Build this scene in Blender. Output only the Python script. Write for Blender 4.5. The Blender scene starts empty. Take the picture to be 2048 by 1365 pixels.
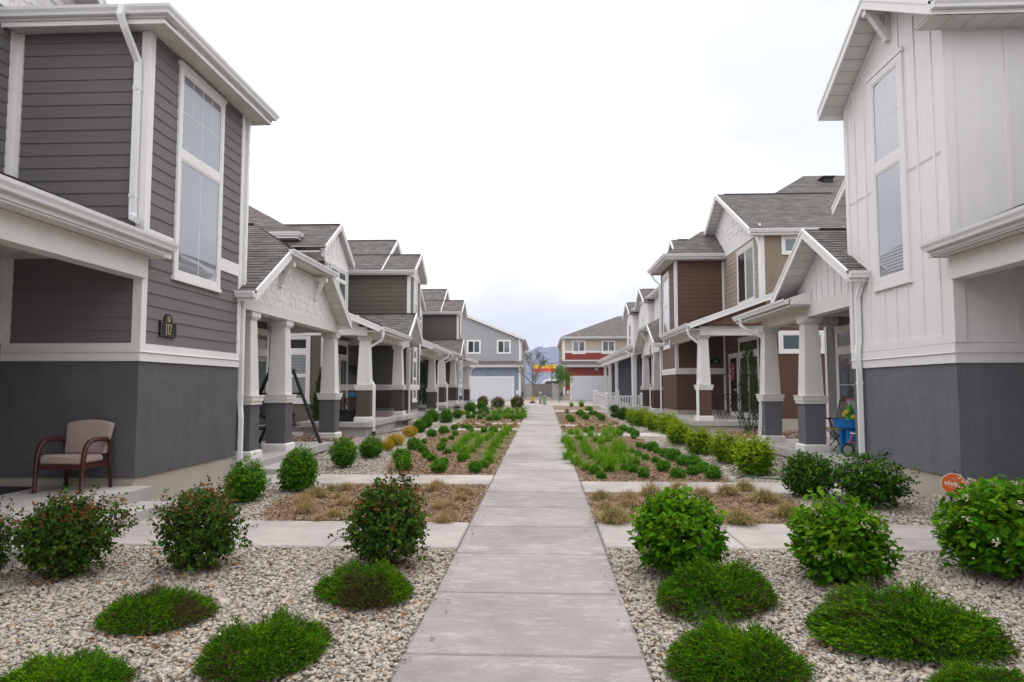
import bpy, bmesh, math, random
import numpy as np
from mathutils import Vector as V, Matrix

# ------------------------------------------------------------------ camera, world, sun, exposure
scn = bpy.context.scene
COL = scn.collection
R = math.radians
cam_d = bpy.data.cameras.new('camera')
cam_d.sensor_width = 36.0
cam_d.lens = 1365.0 / 2048.0 * 36.0
cam_d.clip_start = 0.05
cam_d.clip_end = 20000
cam = bpy.data.objects.new('camera', cam_d)
COL.objects.link(cam)
CAMH = 1.72
PITCH, YAW = R(3.835), R(2.595)
cam.location = (0, 0, CAMH)
cam.rotation_euler = (R(90) + PITCH, 0, YAW)
scn.camera = cam

scn.view_settings.view_transform = 'Standard'
scn.view_settings.look = 'None'
scn.view_settings.exposure = 0.3
scn.view_settings.gamma = 1.0
scn.cycles.max_bounces = 6
scn.cycles.diffuse_bounces = 2
scn.cycles.glossy_bounces = 3
scn.cycles.transmission_bounces = 4
scn.cycles.transparent_max_bounces = 6
scn.cycles.use_denoising = True

SUN_EL, SUN_AZ = R(58), R(14)          # azimuth measured from +Y towards +X
world = bpy.data.worlds.new('World')
scn.world = world
world.use_nodes = True
nt = world.node_tree
nt.nodes.clear()
def N(t, kind, **kw):
    n = t.nodes.new(kind)
    for k, v in kw.items():
        setattr(n, k, v)
    return n
sky = N(nt, 'ShaderNodeTexSky', sky_type='NISHITA', sun_disc=False, sun_elevation=SUN_EL, sun_rotation=SUN_AZ)
tc = N(nt, 'ShaderNodeTexCoord')
mp = N(nt, 'ShaderNodeMapping'); mp.inputs['Scale'].default_value = (1.0, 1.0, 2.6)
nz = N(nt, 'ShaderNodeTexNoise'); nz.inputs['Scale'].default_value = 2.6; nz.inputs['Detail'].default_value = 5; nz.inputs['Roughness'].default_value = .5
rp = N(nt, 'ShaderNodeValToRGB')
rp.color_ramp.elements[0].position = .34; rp.color_ramp.elements[0].color = (8.3, 8.4, 8.9, 1)
rp.color_ramp.elements[1].position = .52; rp.color_ramp.elements[1].color = (12.8, 12.7, 12.9, 1)
e = rp.color_ramp.elements.new(.42); e.color = (9.6, 9.65, 10.0, 1)
mx = N(nt, 'ShaderNodeMixRGB'); mx.inputs[0].default_value = .93
bg = N(nt, 'ShaderNodeBackground'); bg.inputs['Strength'].default_value = .09
wo = N(nt, 'ShaderNodeOutputWorld')
L = nt.links.new
L(tc.outputs['Generated'], mp.inputs[0]); L(mp.outputs[0], nz.inputs['Vector']); L(nz.outputs['Fac'], rp.inputs[0])
sx = N(nt, 'ShaderNodeSeparateXYZ'); L(tc.outputs['Generated'], sx.inputs[0])
zf = N(nt, 'ShaderNodeMapRange'); zf.inputs['From Min'].default_value = 0; zf.inputs['From Max'].default_value = 1      # overcast sky: brighter overhead
zf.inputs['To Min'].default_value = .96; zf.inputs['To Max'].default_value = 1.85; L(sx.outputs['Z'], zf.inputs['Value'])
zs = N(nt, 'ShaderNodeVectorMath', operation='SCALE'); L(rp.outputs[0], zs.inputs[0]); L(zf.outputs[0], zs.inputs['Scale'])
cl = zs.outputs[0]
for c_, r0, r1, amt in (((.36, .83, .42), .996, .955, .80), ((.03, .985, .12), .998, .972, .03)):              # two greyer cloud banks
    dt = N(nt, 'ShaderNodeVectorMath', operation='DOT_PRODUCT'); dt.inputs[1].default_value = V(c_).normalized()
    ad = N(nt, 'ShaderNodeMath', operation='MULTIPLY_ADD'); ad.inputs[1].default_value = .09; L(nz.outputs['Fac'], ad.inputs[0])
    L(tc.outputs['Generated'], dt.inputs[0]); L(dt.outputs['Value'], ad.inputs[2])
    mr = N(nt, 'ShaderNodeMapRange', interpolation_type='SMOOTHSTEP'); mr.inputs['From Min'].default_value = r1 + .045; mr.inputs['From Max'].default_value = r0 + .05
    mr.inputs['To Min'].default_value = 0; mr.inputs['To Max'].default_value = amt; L(ad.outputs[0], mr.inputs['Value'])
    mc = N(nt, 'ShaderNodeMixRGB'); mc.inputs[2].default_value = (7.6, 7.7, 8.3, 1); L(mr.outputs[0], mc.inputs[0]); L(cl, mc.inputs[1]); cl = mc.outputs[0]
L(sky.outputs[0], mx.inputs[1]); L(cl, mx.inputs[2]); L(mx.outputs[0], bg.inputs[0]); L(bg.outputs[0], wo.inputs[0])

sun_d = bpy.data.lights.new('sun', 'SUN')
sun_d.energy = .9
sun_d.angle = R(24)
sun_d.color = (1.0, .965, .92)
sun = bpy.data.objects.new('sun', sun_d)
COL.objects.link(sun)
sdir = V((math.sin(SUN_AZ) * math.cos(SUN_EL), math.cos(SUN_AZ) * math.cos(SUN_EL), math.sin(SUN_EL)))
sun.rotation_euler = (-sdir).to_track_quat('-Z', 'Y').to_euler()
sun.location = (0, 0, 40)

# ------------------------------------------------------------------ survey helper: photo point on the ground -> place on the ground
SLOPE, FLAT = .0088, 47.0
def gz(y):
    return SLOPE * min(y, FLAT)
_f = V((-math.sin(YAW) * math.cos(PITCH), math.cos(YAW) * math.cos(PITCH), math.sin(PITCH)))
_r = V((math.cos(YAW), math.sin(YAW), 0))
_u = _r.cross(_f)
def G(px, py):
    d = _f + _r * ((px - 1024) / 1365.) - _u * ((py - 682.5) / 1365.)
    t = CAMH / (SLOPE * d.y - d.z)
    p = d * t
    if p.y > FLAT:
        t = (gz(FLAT) - CAMH) / d.z
        p = d * t
    return V((p.x, p.y, gz(p.y)))

# ------------------------------------------------------------------ mesh helpers
class Fr:
    """a flat frame: o + u*U + v*W + n*Nn"""
    def __init__(s, o, u, n, v=(0, 0, 1)):
        s.o, s.u, s.n, s.v = V(o), V(u), V(n), V(v)
    def P(s, u, v, n=0.0):
        return s.o + s.u * u + s.v * v + s.n * n
def FE(x): return Fr((x, 0, 0), (0, 1, 0), (1, 0, 0))       # wall facing east (the left houses)
def FW(x): return Fr((x, 0, 0), (0, 1, 0), (-1, 0, 0))      # wall facing west (the right houses)
def FS(y): return Fr((0, y, 0), (1, 0, 0), (0, -1, 0))      # wall facing the camera side

def clip(poly, a, b, c):
    out = []
    n = len(poly)
    for i in range(n):
        p, q = poly[i], poly[(i + 1) % n]
        dp, dq = a * p[0] + b * p[1] + c, a * q[0] + b * q[1] + c
        if dp >= 0: out.append(p)
        if (dp >= 0) != (dq >= 0):
            t = dp / (dp - dq)
            out.append((p[0] + (q[0] - p[0]) * t, p[1] + (q[1] - p[1]) * t))
    return out
def cell(poly, u0, u1, v0, v1):
    p = poly
    for h in ((1, 0, -u0), (-1, 0, u1), (0, 1, -v0), (0, -1, v1)):
        p = clip(p, *h)
        if len(p) < 3: return []
    return p
def rect(u0, u1, v0, v1): return [(u0, v0), (u1, v0), (u1, v1), (u0, v1)]

ROOTLOC = {}
class MB:
    def __init__(s):
        s.v, s.f, s.uv, s.mi, s.cuts = [], [], [], [], []
    def cut(s):
        s.cuts.append((len(s.v), len(s.f)))
    def face(s, pts, uv=None, m=0):
        b = len(s.v)
        s.v += [tuple(p) for p in pts]
        s.f.append(tuple(range(b, b + len(pts))))
        s.uv.append(uv); s.mi.append(m)
    def hull(s, bot, top, m=0):
        n = len(bot); b = len(s.v)
        s.v += [tuple(p) for p in bot] + [tuple(p) for p in top]
        fs = [tuple(range(b + n - 1, b - 1, -1)), tuple(range(b + n, b + 2 * n))]
        fs += [(b + i, b + (i + 1) % n, b + n + (i + 1) % n, b + n + i) for i in range(n)]
        s.f += fs; s.uv += [None] * len(fs); s.mi += [m] * len(fs)
    def box(s, x0, x1, y0, y1, z0, z1, m=0):
        s.hull([(x0, y0, z0), (x1, y0, z0), (x1, y1, z0), (x0, y1, z0)], [(x0, y0, z1), (x1, y0, z1), (x1, y1, z1), (x0, y1, z1)], m)
    def fbox(s, fr, u0, u1, v0, v1, n0, n1, m=0):
        s.ext(fr, rect(u0, u1, v0, v1), n0, n1, m)
    def ext(s, fr, poly, n0, n1, m=0):
        if len(poly) < 3: return
        s.hull([fr.P(u, v, n0) for u, v in poly], [fr.P(u, v, n1) for u, v in poly], m)
    def taper(s, cx, cy, z0, z1, a, b, m=0):
        s.hull([(cx - a, cy - a, z0), (cx + a, cy - a, z0), (cx + a, cy + a, z0), (cx - a, cy + a, z0)],
               [(cx - b, cy - b, z1), (cx + b, cy - b, z1), (cx + b, cy + b, z1), (cx - b, cy + b, z1)], m)
    def tube(s, pts, r, n=8, m=0, rot=0.0, cap=True):
        pts = [V(p) for p in pts]
        rs = r if isinstance(r, (list, tuple)) else [r] * len(pts)
        b = len(s.v); up = None
        for i, p in enumerate(pts):
            t = (pts[min(i + 1, len(pts) - 1)] - pts[max(i - 1, 0)]).normalized()
            if up is None:
                up = V((0, 0, 1)) if abs(t.z) < .9 else V((0, 1, 0))
            side = t.cross(up).normalized(); up = side.cross(t).normalized()
            for k in range(n):
                a = rot + 2 * math.pi * k / n
                s.v.append(tuple(p + (side * math.cos(a) + up * math.sin(a)) * rs[i]))
        fs = []
        for i in range(len(pts) - 1):
            for k in range(n):
                fs.append((b + i * n + k, b + i * n + (k + 1) % n, b + (i + 1) * n + (k + 1) % n, b + (i + 1) * n + k))
        if cap:
            fs.append(tuple(b + k for k in range(n))); fs.append(tuple(b + (len(pts) - 1) * n + k for k in range(n)))
        s.f += fs; s.uv += [None] * len(fs); s.mi += [m] * len(fs)
    def sweep(s, pts, prof, side, m=0):
        """horizontal mitred sweep: prof = [(out, up)], out to the right (side=1) or left (-1) of the walking direction"""
        pts = [V(p) for p in pts]; n = len(prof); b = len(s.v)
        ns = []
        for i in range(len(pts) - 1):
            d = pts[i + 1] - pts[i]; d.z = 0; d.normalize()
            ns.append(V((d.y, -d.x, 0)) * side)
        for i, p in enumerate(pts):
            if i == 0: o = ns[0]
            elif i == len(pts) - 1: o = ns[-1]
            else: o = (ns[i - 1] + ns[i]) / (1 + ns[i - 1].dot(ns[i]))
            for a, h in prof:
                s.v.append(tuple(p + o * a + V((0, 0, h))))
        fs = []
        for i in range(len(pts) - 1):
            for k in range(n):
                fs.append((b + i * n + k, b + i * n + (k + 1) % n, b + (i + 1) * n + (k + 1) % n, b + (i + 1) * n + k))
        fs.append(tuple(b + k for k in range(n))); fs.append(tuple(b + (len(pts) - 1) * n + k for k in range(n)))
        s.f += fs; s.uv += [None] * len(fs); s.mi += [m] * len(fs)
    def lathe(s, c, prof, n=16, m=0):
        b = len(s.v)
        for r_, z in prof:
            for k in range(n):
                a = 2 * math.pi * k / n
                s.v.append((c[0] + r_ * math.cos(a), c[1] + r_ * math.sin(a), c[2] + z))
        fs = []
        for i in range(len(prof) - 1):
            for k in range(n):
                fs.append((b + i * n + k, b + i * n + (k + 1) % n, b + (i + 1) * n + (k + 1) % n, b + (i + 1) * n + k))
        fs.append(tuple(b + k for k in range(n))); fs.append(tuple(b + (len(prof) - 1) * n + k for k in range(n)))
        s.f += fs; s.uv += [None] * len(fs); s.mi += [m] * len(fs)
    # ---- claddings
    def siding(s, fr, poly, e=.16, lip=.013, n0=0.0, m=0, uv=False, jit=0.0):
        vs = [p[1] for p in poly]; v = min(vs); top = max(vs)
        while v < top - 1e-4:
            c = cell(poly, -1e4, 1e4, v, v + e)
            if len(c) >= 3:
                s.face([fr.P(u, w, n0 + .002 + lip * (1 - (w - v) / e)) for u, w in c], [(u, w) for u, w in c] if uv else None, m)
                lo = [p for p in c if p[1] < v + 1e-3]
                if len(lo) >= 2:
                    a, b = min(p[0] for p in lo), max(p[0] for p in lo)
                    s.face([fr.P(a, v, n0), fr.P(b, v, n0), fr.P(b, v, n0 + .002 + lip), fr.P(a, v, n0 + .002 + lip)], [(a, v)] * 4 if uv else None, m)
            v += e
    def battens(s, fr, poly, gap=.4, w=.045, d=.02, u_start=None, m=0):
        s.ext(fr, poly, -.02, .004, m)
        us = [p[0] for p in poly]; u = (min(us) + gap / 2) if u_start is None else u_start
        while u < max(us):
            s.ext(fr, cell(poly, u - w / 2, u + w / 2, -1e4, 1e4), .002, d, m)
            u += gap
    def shakes(s, fr, poly, row=.15, seed=1, wmin=.09, wmax=.22, m=0):
        rg = random.Random(seed)
        s.ext(fr, poly, -.02, .002, m)
        vs = [p[1] for p in poly]; us = [p[0] for p in poly]; v = min(vs)
        while v < max(vs):
            u = min(us) - rg.random() * .1
            while u < max(us):
                w = rg.uniform(wmin, wmax); dv = rg.choice([0, 0, .035, .055])
                c = cell(poly, u + .003, u + w - .003, v - dv, v + row + .01)
                if len(c) >= 3:
                    k = rg.uniform(.014, .026)
                    lo = min(p[1] for p in c)
                    f_ = [fr.P(a, b, k + .008 - .012 * (b - lo) / (row + .05)) for a, b in c]
                    s.hull([fr.P(a, b, .0) for a, b in c], f_, m)
                u += w
            v += row
    def build(s, name, mats, parent=None, smooth=False):
        if s.cuts:                                                   # pieces of their own, one object each
            first = None; ends = [c for c in s.cuts if c[1] > 0] + [(len(s.v), len(s.f))]; a = (0, 0)
            for b in ends:
                if b[1] > a[1]:
                    m2 = MB(); m2.v = s.v[a[0]:b[0]]; m2.f = [tuple(i - a[0] for i in f_) for f_ in s.f[a[1]:b[1]]]; m2.uv = s.uv[a[1]:b[1]]; m2.mi = s.mi[a[1]:b[1]]
                    o = m2.build(name, mats, parent, smooth); first = first or o
                a = b
            return first
        me = bpy.data.meshes.new(name)
        me.from_pydata(s.v, [], s.f)
        if any(u is not None for u in s.uv):
            lay = me.uv_layers.new(name='UVMap')
            k = 0
            for f_, u in zip(s.f, s.uv):
                for j in range(len(f_)):
                    lay.data[k].uv = u[j] if u is not None else (0, 0)
                    k += 1
        for mm in (mats if isinstance(mats, (list, tuple)) else [mats]):
            me.materials.append(mm)
        me.polygons.foreach_set('material_index', s.mi)
        if smooth: me.polygons.foreach_set('use_smooth', [True] * len(s.f))
        me.update()
        return place(bpy.data.objects.new(name, me), parent)

def place(o, parent=None):
    COL.objects.link(o)
    if parent is not None:
        o.parent = parent
        top = parent
        while top.parent is not None: top = top.parent
        if parent is top and parent.name in ROOTLOC:
            o.matrix_parent_inverse = Matrix.Translation(-ROOTLOC[parent.name])
        # deeper children share their parent's space: both meshes are written in world metres
    return o
def tag(o, label=None, cat=None, group=None, kind=None):
    for k, v in (('label', label), ('category', cat), ('group', group), ('kind', kind)):
        if v: o[k] = v
    return o
def empty(name, loc, label, cat, group=None):
    o = bpy.data.objects.new(name, None)
    o.empty_display_size = .2
    o.location = loc
    COL.objects.link(o)
    ROOTLOC[o.name] = V(loc)
    return tag(o, label, cat, group)
def tagmesh(o, *a, **k): return tag(o, *a, **k)

# ------------------------------------------------------------------ materials
MATS = {}
def mat(name, col, rough=.6, var=0.0, vs=3.0, bump=0.0, bs=40.0, island=0.0, spec=.35, metal=0.0, stretch=(1, 1, 1), detail=4, hue=0.0, trans=0.0, dist=.01, streaks=0.0, speck=0.0):
    if name in MATS: return MATS[name]
    m = bpy.data.materials.new(name); m.use_nodes = True
    t = m.node_tree; p = t.nodes['Principled BSDF']; out = t.nodes['Material Output']
    p.inputs['Roughness'].default_value = rough
    p.inputs['Specular IOR Level'].default_value = spec
    p.inputs['Metallic'].default_value = metal
    lk = t.links.new
    rgb = N(t, 'ShaderNodeRGB'); rgb.outputs[0].default_value = (*col, 1)
    cur = rgb.outputs[0]
    tcn = N(t, 'ShaderNodeTexCoord'); mpn = N(t, 'ShaderNodeMapping'); mpn.inputs['Scale'].default_value = stretch
    lk(tcn.outputs['Object'], mpn.inputs[0])
    def scale_by(fac_socket, amt, cur):
        mr = N(t, 'ShaderNodeMapRange'); mr.inputs['To Min'].default_value = 1 - amt; mr.inputs['To Max'].default_value = 1 + amt
        lk(fac_socket, mr.inputs['Value'])
        vm = N(t, 'ShaderNodeVectorMath', operation='SCALE')
        lk(cur, vm.inputs[0]); lk(mr.outputs[0], vm.inputs['Scale'])
        return vm.outputs[0]
    if var:
        n = N(t, 'ShaderNodeTexNoise'); n.inputs['Scale'].default_value = vs; n.inputs['Detail'].default_value = detail; n.inputs['Roughness'].default_value = .6
        lk(mpn.outputs[0], n.inputs['Vector'])
        cur = scale_by(n.outputs['Fac'], var * 2, cur)
    if island:
        g = N(t, 'ShaderNodeNewGeometry')
        cur = scale_by(g.outputs['Random Per Island'], island, cur)
        if hue:
            hs = N(t, 'ShaderNodeHueSaturation')
            mr = N(t, 'ShaderNodeMapRange'); mr.inputs['To Min'].default_value = .5 - hue; mr.inputs['To Max'].default_value = .5 + hue
            ml = N(t, 'ShaderNodeMath', operation='MULTIPLY'); ml.inputs[1].default_value = 7.31
            fr_ = N(t, 'ShaderNodeMath', operation='FRACT')
            lk(g.outputs['Random Per Island'], ml.inputs[0]); lk(ml.outputs[0], fr_.inputs[0]); lk(fr_.outputs[0], mr.inputs['Value'])
            lk(mr.outputs[0], hs.inputs['Hue']); lk(cur, hs.inputs['Color']); cur = hs.outputs[0]
    if streaks:
        mp2 = N(t, 'ShaderNodeMapping'); mp2.inputs['Scale'].default_value = (5, 5, .45); lk(tcn.outputs['Object'], mp2.inputs[0])
        n4 = N(t, 'ShaderNodeTexNoise'); n4.inputs['Scale'].default_value = 1.6; n4.inputs['Detail'].default_value = 7; n4.inputs['Roughness'].default_value = .65; lk(mp2.outputs[0], n4.inputs['Vector'])
        cur = scale_by(n4.outputs['Fac'], streaks, cur)
    if speck:
        n5 = N(t, 'ShaderNodeTexNoise'); n5.inputs['Scale'].default_value = 38; n5.inputs['Detail'].default_value = 4; lk(tcn.outputs['Object'], n5.inputs['Vector'])
        cur = scale_by(n5.outputs['Fac'], speck, cur)
    lk(cur, p.inputs['Base Color'])
    if bump:
        n2 = N(t, 'ShaderNodeTexNoise'); n2.inputs['Scale'].default_value = bs; n2.inputs['Detail'].default_value = 4
        lk(mpn.outputs[0], n2.inputs['Vector'])
        b = N(t, 'ShaderNodeBump'); b.inputs['Strength'].default_value = bump; b.inputs['Distance'].default_value = dist
        lk(n2.outputs['Fac'], b.inputs['Height']); lk(b.outputs[0], p.inputs['Normal'])
    if trans:
        tr = N(t, 'ShaderNodeBsdfTranslucent'); ms = N(t, 'ShaderNodeMixShader'); ms.inputs[0].default_value = trans
        lk(cur, tr.inputs[0]); lk(p.outputs[0], ms.inputs[1]); lk(tr.outputs[0], ms.inputs[2]); lk(ms.outputs[0], out.inputs['Surface'])
    MATS[name] = m
    return m

def shingle_mat():
    m = bpy.data.materials.new('roof_shingles'); m.use_nodes = True
    t = m.node_tree; p = t.nodes['Principled BSDF']; lk = t.links.new
    p.inputs['Roughness'].default_value = .95; p.inputs['Specular IOR Level'].default_value = .1
    uvn = N(t, 'ShaderNodeUVMap')
    br = N(t, 'ShaderNodeTexBrick', offset=.5, squash=1.0)
    br.inputs['Scale'].default_value = 1.0
    br.inputs['Brick Width'].default_value = .26; br.inputs['Row Height'].default_value = .13
    br.inputs['Mortar Size'].default_value = .004; br.inputs['Mortar Smooth'].default_value = .1; br.inputs['Bias'].default_value = 0
    br.inputs['Color1'].default_value = (.126, .111, .103, 1); br.inputs['Color2'].default_value = (.220, .199, .186, 1); br.inputs['Mortar'].default_value = (.075, .065, .06, 1)
    lk(uvn.outputs[0], br.inputs['Vector'])
    nn = N(t, 'ShaderNodeTexNoise'); nn.inputs['Scale'].default_value = 1.3; nn.inputs['Detail'].default_value = 6
    lk(uvn.outputs[0], nn.inputs['Vector'])
    n3 = N(t, 'ShaderNodeTexNoise'); n3.inputs['Scale'].default_value = 160; lk(uvn.outputs[0], n3.inputs['Vector'])
    ad = N(t, 'ShaderNodeMath', operation='ADD'); lk(nn.outputs[0], ad.inputs[0]); lk(n3.outputs[0], ad.inputs[1])
    mr = N(t, 'ShaderNodeMapRange'); mr.inputs['From Min'].default_value = .6; mr.inputs['From Max'].default_value = 1.4
    mr.inputs['To Min'].default_value = .7; mr.inputs['To Max'].default_value = 1.3; lk(ad.outputs[0], mr.inputs['Value'])
    vm = N(t, 'ShaderNodeVectorMath', operation='SCALE'); lk(br.outputs['Color'], vm.inputs[0]); lk(mr.outputs[0], vm.inputs['Scale'])
    lk(vm.outputs[0], p.inputs['Base Color'])
    b = N(t, 'ShaderNodeBump'); b.inputs['Strength'].default_value = .5; b.inputs['Distance'].default_value = .01
    lk(n3.outputs[0], b.inputs['Height']); lk(b.outputs[0], p.inputs['Normal'])
    return m
SHINGLE = shingle_mat()

def glass_mat(name, col, k=.5):
    m = bpy.data.materials.new(name); m.use_nodes = True
    t = m.node_tree; p = t.nodes['Principled BSDF']
    p.inputs['Base Color'].default_value = (*col, 1); p.inputs['Roughness'].default_value = .35
    p.inputs['Coat Weight'].default_value = 1.0; p.inputs['Coat Roughness'].default_value = .015; p.inputs['Coat IOR'].default_value = 1.5 + k
    n = N(t, 'ShaderNodeTexNoise'); n.inputs['Scale'].default_value = .9
    b = N(t, 'ShaderNodeBump'); b.inputs['Strength'].default_value = .10; b.inputs['Distance'].default_value = .02
    tcn = N(t, 'ShaderNodeTexCoord'); t.links.new(tcn.outputs['Object'], n.inputs['Vector'])
    t.links.new(n.outputs[0], b.inputs['Height']); t.links.new(b.outputs[0], p.inputs['Coat Normal'])
    return m
GLASS = glass_mat('window_glass', (.05, .055, .065), .5)
GLASS_PALE = glass_mat('pale_window_glass', (.17, .178, .20), 1.1)
BLIND_G = glass_mat('blind_behind_glass', (.25, .255, .275), 1.0)
GLASS_DARK = glass_mat('dark_window_glass', (.012, .013, .015), .1)
GLASS_TEAL = glass_mat('teal_window_glass', (.07, .11, .115), .4)

WHITE = mat('white_trim', (.80, .78, .765), .55, var=.04, vs=2.0, spec=.3)
CREAM = mat('cream_trim', (.74, .71, .675), .6, var=.04, vs=2.0, bump=.1, bs=60)
METAL = mat('white_aluminium', (.80, .80, .81), .38, var=.03, vs=2.5, spec=.5)
SOFF = mat('soffit_vinyl', (.70, .68, .66), .55, var=.03, vs=3)
CONC = mat('porch_concrete', (.42, .395, .37), .9, var=.10, vs=2.2, bump=.25, bs=90, detail=8)
FOUND = mat('foundation_concrete', (.46, .41, .34), .95, var=.10, vs=2.5, bump=.3, bs=60, detail=8)
VINYL = mat('white_vinyl', (.75, .75, .75), .4)
BLACK = mat('black_metal', (.012, .012, .014), .45)
def sid(name, c, **k): return mat(name, c, .7, var=.03, vs=4, bump=.22, bs=55, island=.05, stretch=(1, .12, 1.4), spec=.3, dist=.006, **k)
def sids(name, c): return mat(name, c, .7, var=.03, vs=4, bump=.2, bs=55, island=.05, stretch=(.12, 1, 1.4), spec=.3, dist=.006)
def stucco(name, c): return mat(name, c, .9, var=.13, vs=2.2, bump=.8, bs=75, spec=.2, detail=9, dist=.012, streaks=.16, speck=.32)

# ------------------------------------------------------------------ house kit
GUT = [(0, -.004), (0, -.115), (.07, -.115), (.08, -.08), (.108, -.04), (.115, 0), (.103, 0), (.09, -.03)]
def gutter(parent, pts, side, name='gutter'):
    mb = MB(); mb.sweep(pts, GUT, side); return mb.build(name, METAL, parent)
def fascia(parent, pts, side, h=.2):
    mb = MB(); mb.sweep(pts, [(-.004, -.01), (-.004, -h), (-.03, -h), (-.03, -.01)], side); return mb.build('fascia', WHITE, parent)
def downspout(parent, pts, r=.05):
    mb = MB(); mb.tube(pts, r, 4, rot=math.pi / 4)
    P = [V(p) for p in pts]
    for a, b in zip(P, P[1:]):                                     # straps and joints along the long runs
        if (b - a).length > 1.2:
            for t in (.12, .88):
                q = a.lerp(b, t); d = (b - a).normalized() * .025
                mb.tube([q - d, q + d], r * 1.14, 4, rot=math.pi / 4)
    return mb.build('downspout', METAL, parent)
def roof_plane(mb, pts, e=.14, lip=.011):
    """pts: convex, pts[0]->pts[1] is the eave"""
    p = [V(q) for q in pts]
    u = (p[1] - p[0]).normalized()
    nrm = None
    for k in range(2, len(p)):
        c = u.cross(p[k] - p[0])
        if c.length > 1e-4: nrm = c.normalized(); break
    if nrm.z < 0: nrm = -nrm
    v = nrm.cross(u).normalized()
    if v.z < 0: v = -v
    fr = Fr(p[0], u, nrm, v)
    off = p[0].x * .7 + p[0].y * .3
    poly = [((q - p[0]).dot(u), (q - p[0]).dot(v)) for q in p]
    if sum(poly[i][0] * poly[(i + 1) % len(poly)][1] - poly[(i + 1) % len(poly)][0] * poly[i][1] for i in range(len(poly))) < 0: poly.reverse()
    mb.siding(fr, poly, e, lip, 0.0, 0, True)
    mb.ext(fr, poly, -.03, .0, 1)
def rake(mb, a, b, out, h=.19, t=.032, drop=.0):
    """sloping board under the roof edge a->b; out = horizontal normal"""
    a, b, o = V(a), V(b), V(out)
    dz = V((0, 0, h))
    mb.hull([a, b, b - dz, a - dz], [a + o * t, b + o * t, b - dz + o * t, a - dz + o * t])
    k = V((0, 0, .045)); t2 = o * (t + .014)
    mb.hull([a + V((0, 0, .014)), b + V((0, 0, .014)), b - k, a - k], [a + V((0, 0, .014)) + t2, b + V((0, 0, .014)) + t2, b - k + t2, a - k + t2], 0)

def gable_roof(parent, fx, xf, xb, xw, yc, half, ze, m, clipz=None, soff=True, gut=True, end_eaves=True, xs=None):
    """roof whose gable faces the path. fx=+1 faces east, -1 faces west. xf rake line, xw wall, xb back end"""
    zr = ze + m * half
    mb = MB()
    for sg in (-1, 1):
        ye = yc + sg * half
        if clipz is None:
            roof_plane(mb, [(xf, ye, ze), (xb, ye, ze), (xb, yc, zr), (xf, yc, zr)])
        else:
            dy = (zr - clipz) / m
            xr = xf - fx * (zr - clipz) / m
            roof_plane(mb, [(xf, ye, ze), (xb, ye, ze), (xb, yc, zr), (xr, yc, zr), (xf, yc + sg * dy, clipz)])
    if clipz is not None:
        roof_plane(mb, [(xf, yc - dy, clipz), (xf, yc + dy, clipz), (xr, yc, zr)])
    mb.box(min(xb, xf - fx * .3 if clipz is None else xr), max(xb, xf - fx * .02 if clipz is None else xr), yc - .09, yc + .09, zr - .02, zr + .012)   # ridge cap
    mb.build('roof', [SHINGLE, WHITE], parent)
    mb = MB()
    for sg in (-1, 1):
        ye = yc + sg * half
        top = (xf, yc, zr) if clipz is None else (xf, yc + sg * dy, clipz)
        rake(mb, (xf, ye, ze), top, (fx, 0, 0))
        if clipz is not None: mb.cut()
    mb.build('rake_board', WHITE, parent)
    if soff:
        mb = MB()
        a, b = sorted((xf - fx * .002, xw))
        for sg in (-1, 1):
            ye = yc + sg * half
            yt, zt = (yc, zr) if clipz is None else (yc + sg * dy, clipz)
            k = max(2, int(abs(ye - yt) / .2))
            for i in range(k):                                       # the soffit panels, each a board of its own width
                t0, t1 = i / k + .004, (i + 1) / k - .004
                y0, z0, y1, z1 = ye + (yt - ye) * t0, ze + (zt - ze) * t0 - .13, ye + (yt - ye) * t1, ze + (zt - ze) * t1 - .13
                mb.hull([(a, y0, z0), (b, y0, z0), (b, y1, z1), (a, y1, z1)], [(a, y0, z0 + .012), (b, y0, z0 + .012), (b, y1, z1 + .012), (a, y1, z1 + .012)])
            y0, z0 = ye, ze - .122
            mb.hull([(a, ye, ze - .124), (b, ye, ze - .124), (b, yt, zt - .124), (a, yt, zt - .124)], [(a, ye, ze - .11), (b, ye, ze - .11), (b, yt, zt - .11), (a, yt, zt - .11)], 1)
        if clipz is not None:
            mb.box(a, b, yc - dy - .1, yc + dy + .1, clipz - .135, clipz - .12)
        mb.build('soffit', [SOFF, mat('soffit_groove', (.3, .29, .28), .8)], parent)
    if clipz is not None:
        p = [(xf, yc - dy - .12, clipz), (xf, yc + dy + .12, clipz)]
        gutter(parent, p, 1 if fx > 0 else -1)
    if gut:
        for sg in (-1, 1):
            ye = yc + sg * half
            x0, x1 = xf, (xs if xs is not None else xw)
            gutter(parent, [(x0, ye, ze - .01), (x1, ye, ze - .01)], gside(x0, x1, sg))
            fascia(parent, [(x0, ye, ze), (x1, ye, ze)], gside(x0, x1, sg), .19)
def gside(x0, x1, sg):
    # walking from x0 to x1 the right-hand side is -y for +x walk
    right_y = -1 if x1 > x0 else 1
    return 1 if right_y == sg else -1
def gable_poly(y0, y1, z0, yc, half, ze, m, clipz=None, under=.15):
    """wall polygon (u=y, v=z) below a gable roof"""
    def zt(y):
        z = ze + m * (half - abs(y - yc)) - under
        return min(z, clipz - under) if clipz is not None else z
    ys = [y1]
    if clipz is None: ys += [yc]
    else:
        dy = (ze + m * half - clipz) / m
        ys += [yc + dy, yc - dy]
    ys += [y0]
    return [(y0, z0), (y1, z0)] + [(y, zt(y)) for y in ys if y0 <= y <= y1]

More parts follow.
